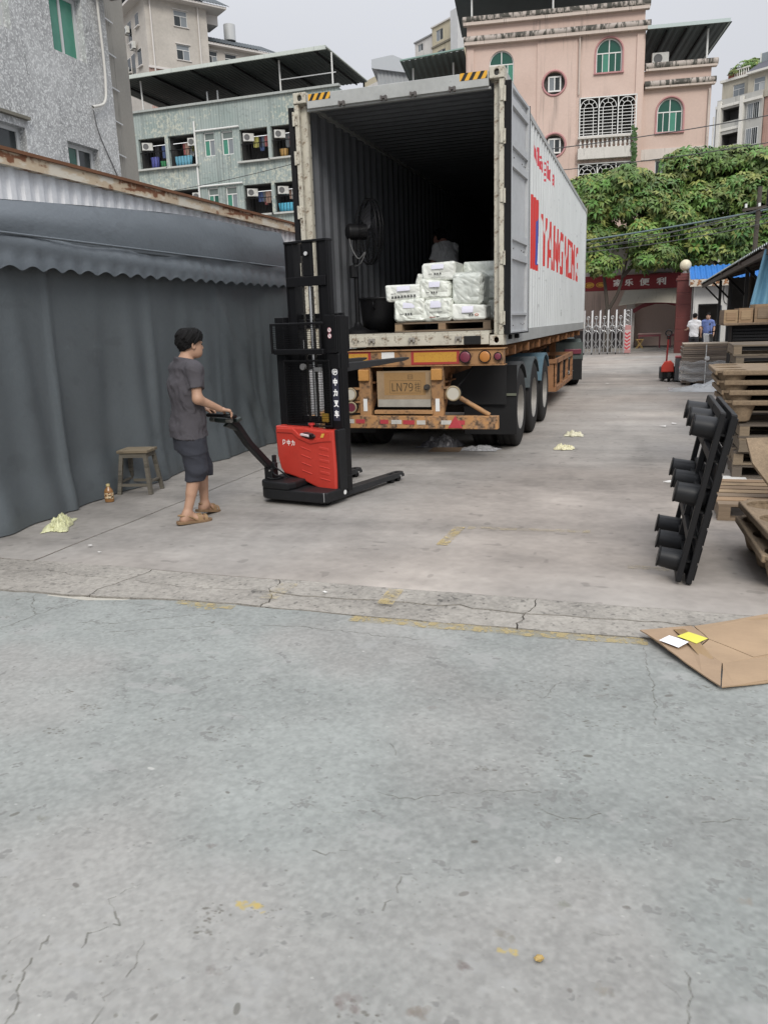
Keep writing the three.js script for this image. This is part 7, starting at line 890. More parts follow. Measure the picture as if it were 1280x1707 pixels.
tree('large broadleaf street tree with dense crown above the gatehouse', [3.4, 0, -41.2], Object.assign([[0, 0, 0], [-0.05, 1.8, 0], [0.05, 3.4, 0]], { r0: 0.24, r1: 0.17 }), [[[0, 3.2, 0], [-1.0, 4.6, 0.1], [-2.2, 6.0, 0]], [[0, 3.2, 0], [0.4, 5.2, 0], [0.2, 7.4, 0]], [[0, 3.2, 0], [1.3, 4.8, 0.1], [2.3, 6.3, 0]], [[-0.8, 4.4, 0], [-2.4, 4.9, 0.3], [-3.2, 5.4, 0.2]]],
  [cl(-2.9, 6.9, 0, 1.4, 0.9), cl(-1.7, 8.1, 0, 1.6, 0.85), cl(-0.2, 8.2, 0, 1.6, 0.75), cl(1.3, 7.9, 0, 1.6, 0.8), cl(2.9, 7.3, 0, 1.5, 0.85), cl(-2.4, 5.6, 0.5, 1.4, 0.85), cl(-0.9, 6.6, 0.6, 1.6, 0.9), cl(0.9, 6.9, 0.6, 1.6, 0.9), cl(2.6, 6.6, 0.5, 1.5, 0.9), cl(-1.4, 4.9, 0.9, 1.2, 0.7), cl(0.1, 5.2, 0.9, 1.4, 0.8), cl(1.6, 5.3, 0.8, 1.4, 0.8), cl(-0.6, 4.2, 1.0, 1.0, 0.6), cl(0.9, 4.4, 1.1, 1.1, 0.6), cl(-2.2, 4.6, 0.8, 0.9, 0.5), cl(2.9, 5.2, 0.6, 1.2, 0.8), cl(-3.0, 5.0, 0.4, 1.0, 0.6)], 4600, 22, 0.32, 'street trees by the gate', 1);
tree('dark green tree behind the gate between shop and pink building', [2.3, 0, -43.0], [[0, 0, 0], [0.1, 2, 0], [0, 3.6, 0]], [[[0, 3.4, 0], [-1.2, 4.6, 0], [-2.4, 5.4, 0]], [[0, 3.4, 0], [-0.3, 4.8, 0], [-0.6, 6, 0]]], [cl(-2.9, 5.2, 0, 1.3, 0.9), cl(-1.5, 5.6, 0, 1.4, 1.0), cl(-0.3, 5.2, 0, 1.3, 0.9), cl(-2.1, 4.3, 0.2, 1.1, 0.7), cl(-0.8, 4.2, 0.2, 1.1, 0.7), cl(-1.4, 6.9, 0, 1.5, 0.8)], 1300, 23, 0.3, 'street trees by the gate', 1);
{ const b = thing('rooftop_plants', 'green shrub growing on the roof terrace of the weathered apartments', 'shrub', [10.2, 30.9, -119.5]); meshOf('foliage', foliage([cl(0.3, 1.1, 0, 1.3, 0.8), cl(1.2, 1.4, -0.4, 1.0, 0.8), cl(-0.9, 0.7, 0, 0.8, 0.5)], 200, 31, 0.4), mLeaf, b); obj('planter', rbox(3.4, 0.5, 0.8, 0.05, 0, 0.25, 0), mat([0.28, 0.09, 0.06], 0.8), b); }
// ---------- overhead cables ----------
{
  const mCab = mat([0.10, 0.14, 0.15], 0.6), mCab2 = mat([0.06, 0.06, 0.06], 0.7), R = rng(9);
  const sagC = (a, b, s, r) => tube(Array.from({ length: 9 }, (_, i) => { const u = i / 8; return [lerp(a[0], b[0], u), lerp(a[1], b[1], u) - s * 4 * u * (1 - u), lerp(a[2], b[2], u)]; }), r, 40, 5);
  ['thickest teal', 'second', 'third', 'fourth', 'topmost'].forEach((n, i) => tag(obj('overhead_cable', sagC([-6.5, 4.02 - 0.015 * i, -30 - 0.1 * i], [4.2, 4.98 - 0.14 * i + (i === 4 ? 0.66 : 0), -30 + 0.15 * i], 0.12 + 0.07 * i, i ? 0.016 : 0.03), i ? mCab2 : mCab), `${n} overhead cable of the bundle in front of the trees`, 'cable', 'cables of the bundle'));
  tag(obj('overhead_cable', sagC([-7, 8.55, -36], [9, 9.5, -36], 0.25, 0.02), mCab2), 'upper thin dark cable crossing the pink building', 'cable', 'thin cables'); tag(obj('overhead_cable', sagC([-7, 7.75, -36], [9, 8.5, -36], 0.3, 0.018), mCab2), 'lower thin dark cable crossing the pink building', 'cable', 'thin cables');
  tag(obj('overhead_cable', sagC([-32, 9.75, -44.2], [-16, 11.3, -44.2], 0.3, 0.02), mCab2), 'thin dark cable sagging across the green block facade', 'cable', 'thin cables');
  const p = thing('utility_pole', 'dark timber utility post rising behind the lean-to roof', 'pole', [3.2, 0, -29.8]); obj('post', rod([0, 0, 0], [0.1, 5.6, 0], 0.09, 10, 0.07), mBark, p); obj('cross_arm', bar([-0.4, 4.9, 0.1], [0.7, 5.0, 0.1], 0.08), mBark, p); for (const x of [-0.3, 0.1, 0.5]) obj('insulator', cyl(0.04, 0.12, x, 5.03, 0.1, 'y', 8), mWhite, p);
  const l = thing('flood_lamp', 'black flood lamp on a bracket at the right edge above the lean-to', 'lamp', [2.0, 2.5, -16.0]); obj('bracket', rod([0.05, 0, 0], [0.0, 0.95, 0], 0.025, 8), mBlack, l); obj('housing', [rbox(0.24, 0.3, 0.12, 0.02, 0.0, 1.08, 0.05, 0.2)], mBlack, l); obj('glass', rbox(0.2, 0.24, 0.012, 0.004, 0.0, 1.07, 0.12, 0.2), mGlassGrey, l);
}
// ---------- container load ----------
const woodTones = [[0.30, 0.205, 0.125], [0.25, 0.175, 0.11], [0.34, 0.245, 0.15], [0.21, 0.158, 0.11]].map((c) => mat(c, 0.85, { map: rep(tWood, 1.1, 0.55), ...bumpOf(0.1, 0.002) })), woodGrey = [[0.165, 0.135, 0.10], [0.215, 0.17, 0.12], [0.12, 0.10, 0.082]].map((c) => mat(c, 0.9, { map: rep(tWood, 1.1, 0.55), ...bumpOf(0.1, 0.003) }));
function palletParts(t, w, d, tones, seed, h = 0.14, nTop = 7) { // boards along x, bearers along z
  const r = rng(seed), m = () => tones[Math.floor(r() * tones.length)];
  for (let i = 0; i < nTop; i++) { const g = box(w - 0.01 * r(), 0.02, d / nTop - 0.03, 0.006 * (r() - 0.5), h - 0.01, -d / 2 + (d / nTop) * (i + 0.5), 0, 0.006 * (r() - 0.5)); g.userData.uvo = [r() * 3, r() * 3]; obj('deck_board', g, m(), t); }
  for (const x of [-w / 2 + 0.05, 0, w / 2 - 0.05]) obj('bearer', box(0.09, h - 0.042, d - 0.02, x, (h - 0.02) / 2 + 0.01, 0), m(), t);
  for (const z of [-d / 2 + 0.06, 0, d / 2 - 0.06]) obj('bottom_board', box(w, 0.02, 0.1, 0, 0.01, z, 0, 0, 0), m(), t);
}
{
  const fl = CY + 0.17, t = thing('wooden_pallet', 'wooden pallet under the white bags at the container mouth', 'pallet', [-2.37, fl, -10.02]); palletParts(t, 1.2, 1.1, woodTones, 61, 0.115);
  // bags
  const tBag = tex(512, (u, v) => { const a = fbm(u, v, 6, 6, 5, 1600, 0.6), b = fbm(u, v, 40, 40, 2, 1610); const k = 0.86 + 0.2 * a + 0.04 * (b - 0.5); return [k * 0.98, k, k * 0.97]; }), cr = tex(512, (u, v) => { const w = 0.06 * fbm(u, v, 5, 5, 2, 1615), a = fbm(u + w, v, 4, 4, 2, 1620, 0.5), b = fbm(u, v + w, 6, 5, 2, 1630, 0.5), c = fbm(u + v, v - w, 9, 9, 1, 1640); return 0.2 + 0.5 * Math.abs(a - 0.5) * 2.4 + 0.35 * Math.abs(b - 0.5) * 2 + 0.15 * Math.abs(c - 0.5) * 2; }, false);
  const bagM = (c, gl) => new THREE.MeshPhysicalMaterial({ color: rgb(...c), roughness: gl ? 0.3 : 0.5, map: rep(tBag, 0.7), bumpMap: rep(cr, 0.55), bumpScale: gl ? 0.05 : 0.028, clearcoat: gl ? 0.5 : 0.1, clearcoatRoughness: 0.3 });
  const mats = [bagM([0.80, 0.80, 0.77], 0), bagM([0.78, 0.79, 0.74], 1), bagM([0.68, 0.70, 0.67], 1)];
  function bagGeo(w, h, d, seed) { const g = new RoundedBoxGeometry(w, h, d, 7, Math.min(w, h, d) * 0.17), p = g.attributes.position, s = seed * 3.7; for (let i = 0; i < p.count; i++) { let x = p.getX(i), y = p.getY(i), z = p.getZ(i); const e = 1 + 0.10 * Math.cos((x / w) * PI) * (Math.abs(y) / h) * 2 * 0.8 - 0.1 * Math.pow(Math.abs(2 * x / w), 3) * 0.6; const n = fbm((x + s) * 0.4 + 0.5, (y * 1.3 + z) * 0.4 + s * 0.1, 12, 12, 4, 1650, 0.6) - 0.5, n2 = fbm((z + s) * 0.7 + 0.5, (x - y) * 0.7 + 0.3, 22, 22, 3, 1660, 0.6) - 0.5; y = y * e; p.setXYZ(i, x * (1 + 0.2 * n) + 0.03 * n2, y + 0.09 * n * (y > -h * 0.3 ? 1 : 0.2), z * (1 + 0.14 * n2) + 0.05 * n); } const m = mergeVertices((g.deleteAttribute('normal'), g.deleteAttribute('uv'), g), 1e-4); m.computeVertexNormals(); return m; }
  const prt = (kind) => canvasTex(256, 192, (g, w, h) => { g.clearRect(0, 0, w, h); const lil = '#dddbe9'; if (kind !== 3) { g.fillStyle = lil; g.globalAlpha = 0.9; g.fillRect(70, 6, 110, kind === 1 ? 60 : 66); g.globalAlpha = 1; } g.strokeStyle = '#26262a'; if (kind === 0) { for (let i = 0; i < 8; i++) glyph(g, 'blk', 20 + i * 26, 128, 22, 5, 36); g.fillStyle = '#333'; g.fillRect(20, 96, 40, 7); g.fillStyle = '#999'; g.fillRect(70, 94, 150, 4); } if (kind === 1) { for (let i = 0; i < 3; i++) glyph(g, 'blk', 90 + i * 24, 112, 20, 4, 26); g.fillStyle = '#555'; g.fillRect(40, 120, 36, 6); g.fillRect(60, 168, 130, 4); } if (kind === 2) { g.fillStyle = '#777'; g.fillRect(60, 110, 130, 7); g.fillStyle = '#b0564a'; g.fillRect(60, 160, 60, 7); g.fillStyle = '#333'; g.fillRect(130, 156, 60, 9); } if (kind === 3) { g.fillStyle = lil; g.fillRect(70, 10, 100, 90); for (let i = 0; i < 2; i++) glyph(g, 'blk', 132 + i * 22, 118, 20, 4, 26); g.strokeStyle = '#cc5a30'; g.lineWidth = 7; g.beginPath(); g.arc(200, 132, 13, 0, 6.3); g.stroke(); } });
  const pm = [0, 1, 2, 3].map((k) => printMat(prt(k), 0.6, { transparent: true }));
  const y0 = fl + 0.118, bag = (x, y, z, w, h, d, ry, m, pk, label, rz = 0) => { const b = thing('plastic_bag_parcel', label, 'bag', [x, y, z], ry, 'white bags on the pallet'); const k = obj('sack', bagGeo(w, h, d, x * 7 + y * 3 + z).translate(0, h / 2, 0), mats[m], b); b.rotation.z = rz; if (pk >= 0) { const pg = keep(sheet(10, 8, (u, v) => [(u - 0.5) * w * 0.84, h * (0.06 + 0.86 * v), d / 2 + 0.022 - 0.016 * Math.pow(2 * u - 1, 2) - 0.025 * Math.pow(2 * v - 1, 2)], 1, 1)); obj('printed_label', pg, pm[pk], b); } return b; };
  bag(-2.79, y0, -9.72, 0.40, 0.27, 0.5, 0.06, 1, 1, 'lower left white bag with black lettering at the front of the pallet');
  bag(-2.43, y0, -9.72, 0.38, 0.27, 0.5, -0.02, 1, 2, 'lower middle white bag with faint print at the front of the pallet');
  bag(-2.05, y0, -9.74, 0.42, 0.19, 0.5, 0.03, 0, 3, 'flat white bag with small orange logo at the front right of the pallet');
  bag(-2.86, y0 + 0.255, -9.74, 0.46, 0.20, 0.5, 0.1, 0, 0, 'white bag with bold black lettering on the second layer left', 0.05);
  bag(-2.44, y0 + 0.255, -9.74, 0.38, 0.235, 0.5, -0.05, 1, 1, 'crinkled white bag in the middle of the second layer');
  bag(-2.06, y0 + 0.185, -9.76, 0.38, 0.36, 0.5, -0.03, 2, -1, 'big shiny crinkled clear bag on the second layer right', -0.02);
  bag(-2.42, y0 + 0.48, -9.76, 0.42, 0.21, 0.48, 0.03, 0, 1, 'topmost white bag with pale lilac label on the pile', 0.03);
  bag(-2.72, y0 + 0.27, -10.28, 0.44, 0.30, 0.5, 0.25, 0, -1, 'rounded plain white bag behind the left of the pile', -0.2);
  bag(-1.96, y0 + 0.5, -10.2, 0.50, 0.20, 0.5, -0.02, 2, -1, 'flat shiny bag lying on top at the right rear of the pile');
  bag(-1.78, y0 + 0.24, -10.1, 0.34, 0.26, 0.5, 0.05, 2, -1, 'shiny bag at the right rear, above the grey rolled one');
  bag(-1.78, y0, -10.1, 0.34, 0.24, 0.5, 0.0, 2, -1, 'grey shiny rolled bag low at the right rear of the pallet');
  bag(-2.3, y0, -10.28, 0.44, 0.3, 0.5, 0.0, 1, -1, 'white bag low at the rear middle of the pallet, behind the front row'); bag(-2.75, y0, -10.28, 0.42, 0.27, 0.5, 0.0, 1, -1, 'white bag low at the rear left of the pallet, behind the lettered bag'); bag(-2.28, y0 + 0.29, -10.28, 0.44, 0.3, 0.5, 0.05, 1, -1, 'white bag behind the topmost one at the rear middle');
  // standing fan
  const f = thing('standing_fan', 'large black industrial standing fan just inside the container on the left', 'fan', [-3.62, fl, -9.95], -0.95);
  obj('base', [cyl(0.26, 0.035, 0, 0.0175, 0, 'y', 28), lathe([[0.16, 0.035], [0.06, 0.09], [0.035, 0.14]], 16)], mBlack, f); obj('pole', [cyl(0.03, 0.9, 0, 0.5, 0, 'y', 14), cyl(0.02, 0.4, 0, 1.05, 0, 'y', 12)], mBlack, f); obj('clamp', [cyl(0.042, 0.09, 0, 0.93, 0, 'y', 14), rod([-0.12, 0.84, 0], [0.06, 0.84, 0], 0.012)], mBlack, f); obj('switch_box', rbox(0.11, 0.16, 0.09, 0.015, 0, 0.78, 0.03), mBlack, f);
  obj('motor', [cyl(0.1, 0.22, 0, 1.27, -0.04, 'z', 20), sph(0.1, 0, 1.27, 0.07, 1, 1, 0.5)], mBlack, f);
  const cg = []; for (const [R, z] of [[0.40, -0.17], [0.39, -0.26], [0.33, -0.29], [0.25, -0.305], [0.17, -0.31], [0.4, -0.22]]) cg.push(tor(R, R > 0.395 ? 0.009 : 0.0035, 0, 1.27, z, 'z', 5, 44)); for (let i = 0; i < 40; i++) { const a = (i / 40) * 2 * PI, c = Math.cos(a), s = Math.sin(a); cg.push(tube([[0.07 * c, 1.27 + 0.07 * s, -0.315], [0.25 * c, 1.27 + 0.25 * s, -0.305], [0.37 * c, 1.27 + 0.37 * s, -0.265], [0.4 * c, 1.27 + 0.4 * s, -0.19], [0.34 * c, 1.27 + 0.34 * s, -0.1], [0.1 * c, 1.27 + 0.1 * s, -0.03]], 0.0022, 14, 3)); }
  obj('cage', cg, mBlack, f, { kind: 'stuff' }); obj('cage_hub', cyl(0.06, 0.012, 0, 1.27, -0.32, 'z', 18), mBlack, f);
  for (let k = 0; k < 3; k++) obj('blade', sheet(6, 4, (u, v) => { const a = (k / 3) * 2 * PI + 0.9 * (v - 0.5) * (0.5 + 0.5 * u), R = lerp(0.05, 0.36, u); return [R * Math.cos(a), 1.27 + R * Math.sin(a), -0.2 + 0.07 * (v - 0.5)]; }, 0.3, 0.2), mat([0.05, 0.05, 0.055], 0.4), f);
  obj('power_cord', tube([[0.02, 1.2, 0.08], [0.14, 1.05, 0.08], [0.24, 0.92, 0.02], [0.3, 1.0, -0.05], [0.22, 0.86, 0], [0.08, 0.84, 0.03]], 0.008, 40, 5), mat([0.12, 0.12, 0.12], 0.6), f);
  const bin = thing('plastic_barrel', 'black plastic tub standing beside the fan in the container', 'tub', [-3.42, fl, -10.35]); obj('shell', [lathe([[0.001, 0.0], [0.24, 0], [0.27, 0.2], [0.29, 0.42], [0.31, 0.43], [0.31, 0.455], [0.28, 0.455], [0.26, 0.2], [0.22, 0.03], [0.001, 0.03]], 32)], mBlack, bin); obj('handle', [tor(0.05, 0.01, 0, 0.36, 0.3, 'x', 6, 14)], mBlack, bin);
  const wb = thing('water_bottle', 'clear plastic water bottle with green label beside the fan base', 'bottle', [-3.88, fl, -9.32]); obj('bottle_body', lathe([[0.001, 0], [0.034, 0.0], [0.036, 0.02], [0.036, 0.2], [0.03, 0.24], [0.013, 0.275], [0.013, 0.295]], 20), mat([0.34, 0.38, 0.37], 0.15), wb); obj('bottle_label', cyl(0.0368, 0.09, 0, 0.12, 0, 'y', 20), mat([0.04, 0.16, 0.11], 0.4), wb); obj('bottle_cap', cyl(0.016, 0.02, 0, 0.303, 0, 'y', 14), mWhite, wb);
}
// ---------- right side of the yard ----------
const mPress = mat([1, 1, 1], 0.9, { map: rep(tex(512, (u, v) => { const a = fbm(u, v, 60, 60, 3, 1700, 0.7), b = fbm(u, v, 6, 6, 4, 1710); return mul3(mix3([0.155, 0.112, 0.072], [0.26, 0.19, 0.12], a), 0.7 + 0.6 * b); }), 0.8), ...bumpOf(0.12, 0.005) });
function leanMatrix(t, q) { t.quaternion.copy(q); }
{ // black plastic pallet standing on edge, leaning on the stack
  const t = thing('plastic_pallet', 'black plastic pallet with round feet standing on edge against the stack', 'pallet', [0.245, 0.0, -4.93]);
  // local: x = height along the pallet, y = away from the feet, z = depth (towards -z world)
  const lean = 0.185, hx = V(Math.sin(lean), Math.cos(lean), 0), nx = V(Math.cos(lean), -Math.sin(lean), 0); t.quaternion.setFromRotationMatrix(new THREE.Matrix4().makeBasis(hx, nx, V(0, 0, -1))); t.position.y = 0.025; t.userData.label = t.userData.label;
  const mP = mat([0.011, 0.011, 0.012], 0.5, { specularIntensity: 0.5, map: rep(tGrime, 0.6) }), mF = mat([0.014, 0.0145, 0.016], 0.42, { specularIntensity: 0.6, map: rep(tGrime, 0.5) });
  const HH = 1.06, DD = 1.1;
  for (const y of [0.0, 0.062]) {
    for (const z of [0.02, DD / 2, DD - 0.02]) obj('rib', rbox(HH, 0.034, 0.045, 0.005, HH / 2, y, z), mP, t);
    for (const x of [0.02, 0.28, 0.53, 0.79, HH - 0.02]) obj('rib', rbox(0.05, 0.03, DD, 0.005, x, y, DD / 2), mP, t);
  }
  for (let i = 0; i < 9; i++) obj('deck_slat', rbox(0.10, 0.014, DD - 0.04, 0.004, 0.07 + i * 0.115, 0.084, DD / 2), mP, t);
  for (let i = 0; i < 6; i++) obj('web', box(0.012, 0.056, DD - 0.06, 0.13 + i * 0.16, 0.031, DD / 2), mP, t);
  for (const x of [0.1, 0.53, 0.95]) for (const z of [0.12, 0.55, 0.98]) { const f = obj('foot', lathe([[0.0, -0.145], [0.056, -0.145], [0.062, -0.138], [0.07, 0.0], [0.072, 0.06], [0.0, 0.06]], 26).translate(x, -0.0, z), mF, t); obj('foot_rim', tor(0.063, 0.005, x, -0.14, z, 'y', 5, 24), mP, f); }
}
function mouldedPallet(label, pos, turn, group, w = 1.1, d = 1.1) { // pressed wood: thin deck, rolled rim, nine hollow cup feet
  const t = thing('moulded_pallet', label, 'pallet', pos, turn, group), top = 0.215, cups = [-1, 0, 1].flatMap((i) => [-1, 0, 1].map((j) => [i * (w / 2 - 0.15), j * (d / 2 - 0.15)]));
  const hs = cups.map(([x, z]) => circPts(x, -z, 0.135, 14).reverse());
  obj('deck', ext(shp([[-w / 2, -d / 2 + 0.06], [-w / 2 + 0.06, -d / 2], [w / 2 - 0.06, -d / 2], [w / 2, -d / 2 + 0.06], [w / 2, d / 2 - 0.06], [w / 2 - 0.06, d / 2], [-w / 2 + 0.06, d / 2], [-w / 2, d / 2 - 0.06]], hs), 0.016, 0.004).rotateX(-PI / 2).translate(0, top - 0.02, 0), mPress, t);
  obj('rim', [[0, d / 2, w, 0], [0, -d / 2, w, 0], [w / 2, 0, d, 1], [-w / 2, 0, d, 1]].map(([x, z, l, s]) => s ? rbox(0.03, 0.05, l - 0.1, 0.012, x, top - 0.02, z) : rbox(l - 0.1, 0.05, 0.03, 0.012, x, top - 0.02, z)), mPress, t, { kind: 'stuff' });
  const cup = prep(lathe([[0.148, 0.0], [0.143, 0.004], [0.13, -0.04], [0.09, -0.185], [0.075, -0.2], [0.0, -0.2], [0.0, -0.185], [0.08, -0.18], [0.12, -0.04], [0.136, 0.0]], 14)); for (const [x, z] of cups) { const m = meshOf('cup_foot', cup, mPress, t); m.position.set(x, top - 0.016, z); }
  return t;
}
function woodPallet(label, pos, turn, tones, seed, w = 1.2, d = 1.0, group = 'wooden pallets stacked on the right', h = 0.135) { const t = thing('wooden_pallet', label, 'pallet', pos, turn, group); palletParts(t, w, d, tones, seed, h); return t; }
{
  mouldedPallet('lower brown pressed-wood pallet on the ground at the right edge', [1.24, 0.005, -5.45], 0.05, 'pressed-wood pallets');
  mouldedPallet('upper brown pressed-wood pallet nested on another at the right edge', [1.27, 0.115, -5.47], 0.09, 'pressed-wood pallets');
  // near pallet with a broken board on it
  woodPallet('low wooden pallet with slatted deck behind the leaning plastic pallet', [1.26, 0.0, -7.22], 0.02, woodTones, 71, 1.34, 1.1);
  const pb = thing('chipboard_sheet', 'broken brown chipboard sheet lying tilted on the low pallet', 'board', [1.28, 0.16, -6.95], 0.1); obj('board', ext([[-0.42, 0.02], [-0.36, -0.14], [-0.3, -0.3], [-0.22, -0.38], [0.0, -0.34], [0.5, -0.3], [0.55, 0.35], [0.1, 0.33], [-0.43, 0.31]].map(([a, b]) => [a, b]), 0.022, 0.003).rotateX(-0.95).translate(0, 0.245, 0.0), mPress, pb);
  for (let i = 0; i < 4; i++) obj('paper_scrap', ext(circPts(0, 0, 0.05, 7).map(([a, b], k) => [a * (1 + 0.5 * hash(k, i, 3)), b * (1.3 + 0.5 * hash(i, k, 4))]), 0.001).translate(-0.2 + 0.14 * i, 0.14 - 0.1 * hash(i, 2, 2), 0.0265).rotateX(-0.95).translate(0, 0.245, 0), mat([0.50, 0.36, 0.24], 0.8), pb);
  // tall stack
  const base = [1.55, 0, -9.0]; ['bottom', 'second', 'third', 'fourth'].forEach((n, i) => woodPallet(`${n} wooden pallet of the stack just behind the low pallet`, [base[0] + 0.04 * (hash(i, 3, 8) - 0.5), 0.139 * i, base[2] + 0.05 * (hash(i, 4, 8) - 0.5)], 0.06 * (hash(i, 5, 8) - 0.5), woodGrey, 80 + i, 1.32, 1.1));
  ['lowest', 'second', 'third', 'topmost'].forEach((n, i) => mouldedPallet(`${n} pressed-wood pallet on the wooden pallet stack`, [1.44 - 0.03 * i, 0.572 + 0.098 * i, -9.0 + 0.03 * (hash(i, 6, 8) - 0.5)], 0.05 * (hash(i, 7, 8) - 0.5), 'pressed-wood pallets', 1.36, 1.15));
  // rear stack
  const nn = ['bottom', 'second', 'third', 'fourth', 'fifth', 'sixth', 'seventh', 'eighth', 'topmost']; nn.forEach((n, i) => woodPallet(`${n} wooden pallet of the taller rear stack before the black cabinet`, [1.68 - (i === 5 ? 0.08 : 0) + 0.05 * (hash(i, 8, 8) - 0.5), 0.139 * i, -11.15 + 0.06 * (hash(i, 9, 8) - 0.5)], 0.06 * (hash(i, 10, 8) - 0.5), woodGrey, 90 + i, 1.28, 1.1));
  const c = thing('black_cabinet', 'black slatted metal cabinet under the wooden boxes at the right edge', 'cabinet', [2.0, 0, -13.9]); obj('carcass', [rbox(1.5, 1.44, 0.6, 0.012, 0, 0.72, 0)], mBlackMatte, c); for (let i = 0; i < 6; i++) obj('slat', rbox(1.46, 0.035, 0.02, 0.004, 0, 1.12 + i * 0.05, 0.312), mBlack, c); obj('notice', box(0.22, 0.16, 0.004, 0.35, 1.3, 0.328), mat([0.35, 0.55, 0.62], 0.5), c); obj('worktop', rbox(1.9, 0.035, 0.9, 0.006, 0.06, 1.4585, 0.05), mat([0.20, 0.14, 0.09], 0.7, { map: rep(tWood, 1) }), c);
  const bx = (x, z, w, d, h, k, label) => { const t = thing('wooden_box', label, 'box', [x, 1.477, z], 0.08, 'wooden boxes on the cabinet'); obj('front', box(w, h, 0.015, 0, h / 2, d / 2), woodTones[k], t); obj('back', box(w, h, 0.015, 0, h / 2, -d / 2), woodTones[k], t); for (const s of [-1, 1]) obj('end', box(0.015, h, d - 0.016, s * (w / 2 - 0.008), h / 2, 0), woodTones[(k + 1) % 4], t); obj('bottom', box(w - 0.032, 0.012, d - 0.016, 0, 0.006, 0), woodTones[k], t); obj('front_panel', rbox(w * 0.7, h * 0.6, 0.01, 0.004, 0, h / 2, d / 2 + 0.0125), woodTones[(k + 2) % 4], t); };
  bx(1.2, -13.72, 0.2, 0.4, 0.2, 2, 'leftmost small wooden box on the black cabinet'); bx(1.41, -13.72, 0.2, 0.4, 0.22, 0, 'middle small wooden box on the black cabinet'); bx(1.66, -13.72, 0.26, 0.4, 0.27, 1, 'rightmost wooden box on the black cabinet beside the blue curtain');
  tag(obj('timber_plank', [rbox(1.2, 0.05, 0.14, 0.004, 2.42, 1.72, -13.35)], woodTones[2]), 'long pale timber plank lying level in front of the blue curtain', 'plank'); tag(obj('timber_trestle', [rbox(0.06, 0.22, 0.5, 0.004, 2.3, 1.585, -13.6), rbox(0.3, 0.03, 0.5, 0.004, 2.3, 1.49, -13.6)], woodTones[3]), 'short timber trestle carrying the pale plank on the cabinet', 'trestle');
  // lean-to roof with blue curtain
  const l = thing('lean_to', 'dark lean-to shelter with thin sheet roof along the right side', 'shed', [1.7, 0, -13.6]);
  const mRoofS = mat([0.30, 0.33, 0.33], 0.6, { map: rep(tStreak, 2.4) }); obj('roof_sheet', [ribbon(corr(0, 17.0, 0.25, 0.035), (s, o, x) => [x, 2.68 + 0.0 * s + 0.24 * x - o, -s], 0.0, 3.5, (s, o, x) => [s, x])], mRoofS, l); obj('roof_lining', [ribbon(corr(0.05, 16.9, 0.25, 0.03), (s, o, x) => [x, 2.655 + 0.24 * x - o, -s], 0.05, 3.45, (s, o, x) => [s, x])], mat([0.07, 0.06, 0.05], 0.8, { map: rep(tGrime, 1.5) }), l);
  obj('eave_purlin', rbox(0.07, 0.1, 16.9, 0.006, 0.08, 2.56, -8.5), mat([0.07, 0.055, 0.045], 0.8, { map: rep(tWood, 1) }), l); for (const s of [0.3, 4.5, 8.7, 12.9, 16.6]) { obj('post', rbox(0.09, 2.72, 0.09, 0.006, 0.62, 1.36, -s), mat([0.05, 0.05, 0.05], 0.7), l); obj('brace', bar([0.6, 2.05, -s], [0.12, 2.55, -s], 0.05), mBlackMatte, l); obj('rafter', bar([0.0, 2.6, -s], [3.4, 3.42, -s], 0.05, 0.09), mat([0.08, 0.06, 0.05], 0.8), l); }
  obj('rear_wall', span(3.3, 3.4, 0, 3.3, 0, -17), mDarkRoom, l); obj('end_wall', span(0.9, 3.3, 0, 2.8, -16.8, -16.95), mDarkRoom, l); for (const s of [6, 9, 12]) obj('locker', rbox(0.8, 1.9, 1.0, 0.02, 1.6, 0.95, -s), mat([0.12, 0.12, 0.13], 0.6), l);
  const mBlue = mat([0.17, 0.36, 0.50], 0.8, { map: rep(tFine, 0.5) }); const cu = thing('blue_curtain', 'pale blue curtain hanging under the lean-to roof at the right edge', 'curtain', [1.72, 1.52, -14.35]); obj('cloth', [0, 0.004].map((o) => sheet(60, 16, (u, v) => { const w = lerp(1.15, 0.9, v); return [-0.2 * (1 - v) + u * w, 1.08 * v, 0.05 * Math.sin(u * 34 + 1.5 * Math.sin(u * 9)) * (1.1 - 0.5 * v) - o]; }, 1.1, 1.1)), mBlue, cu); obj('tie', box(0.06, 0.09, 0.03, 0.5, 0.62, 0.08, 0, 0, 0.4), mBlack, cu); obj('rail', rod([-0.05, 1.09, 0], [1.0, 1.09, 0], 0.014, 8), mSteel, cu);
}
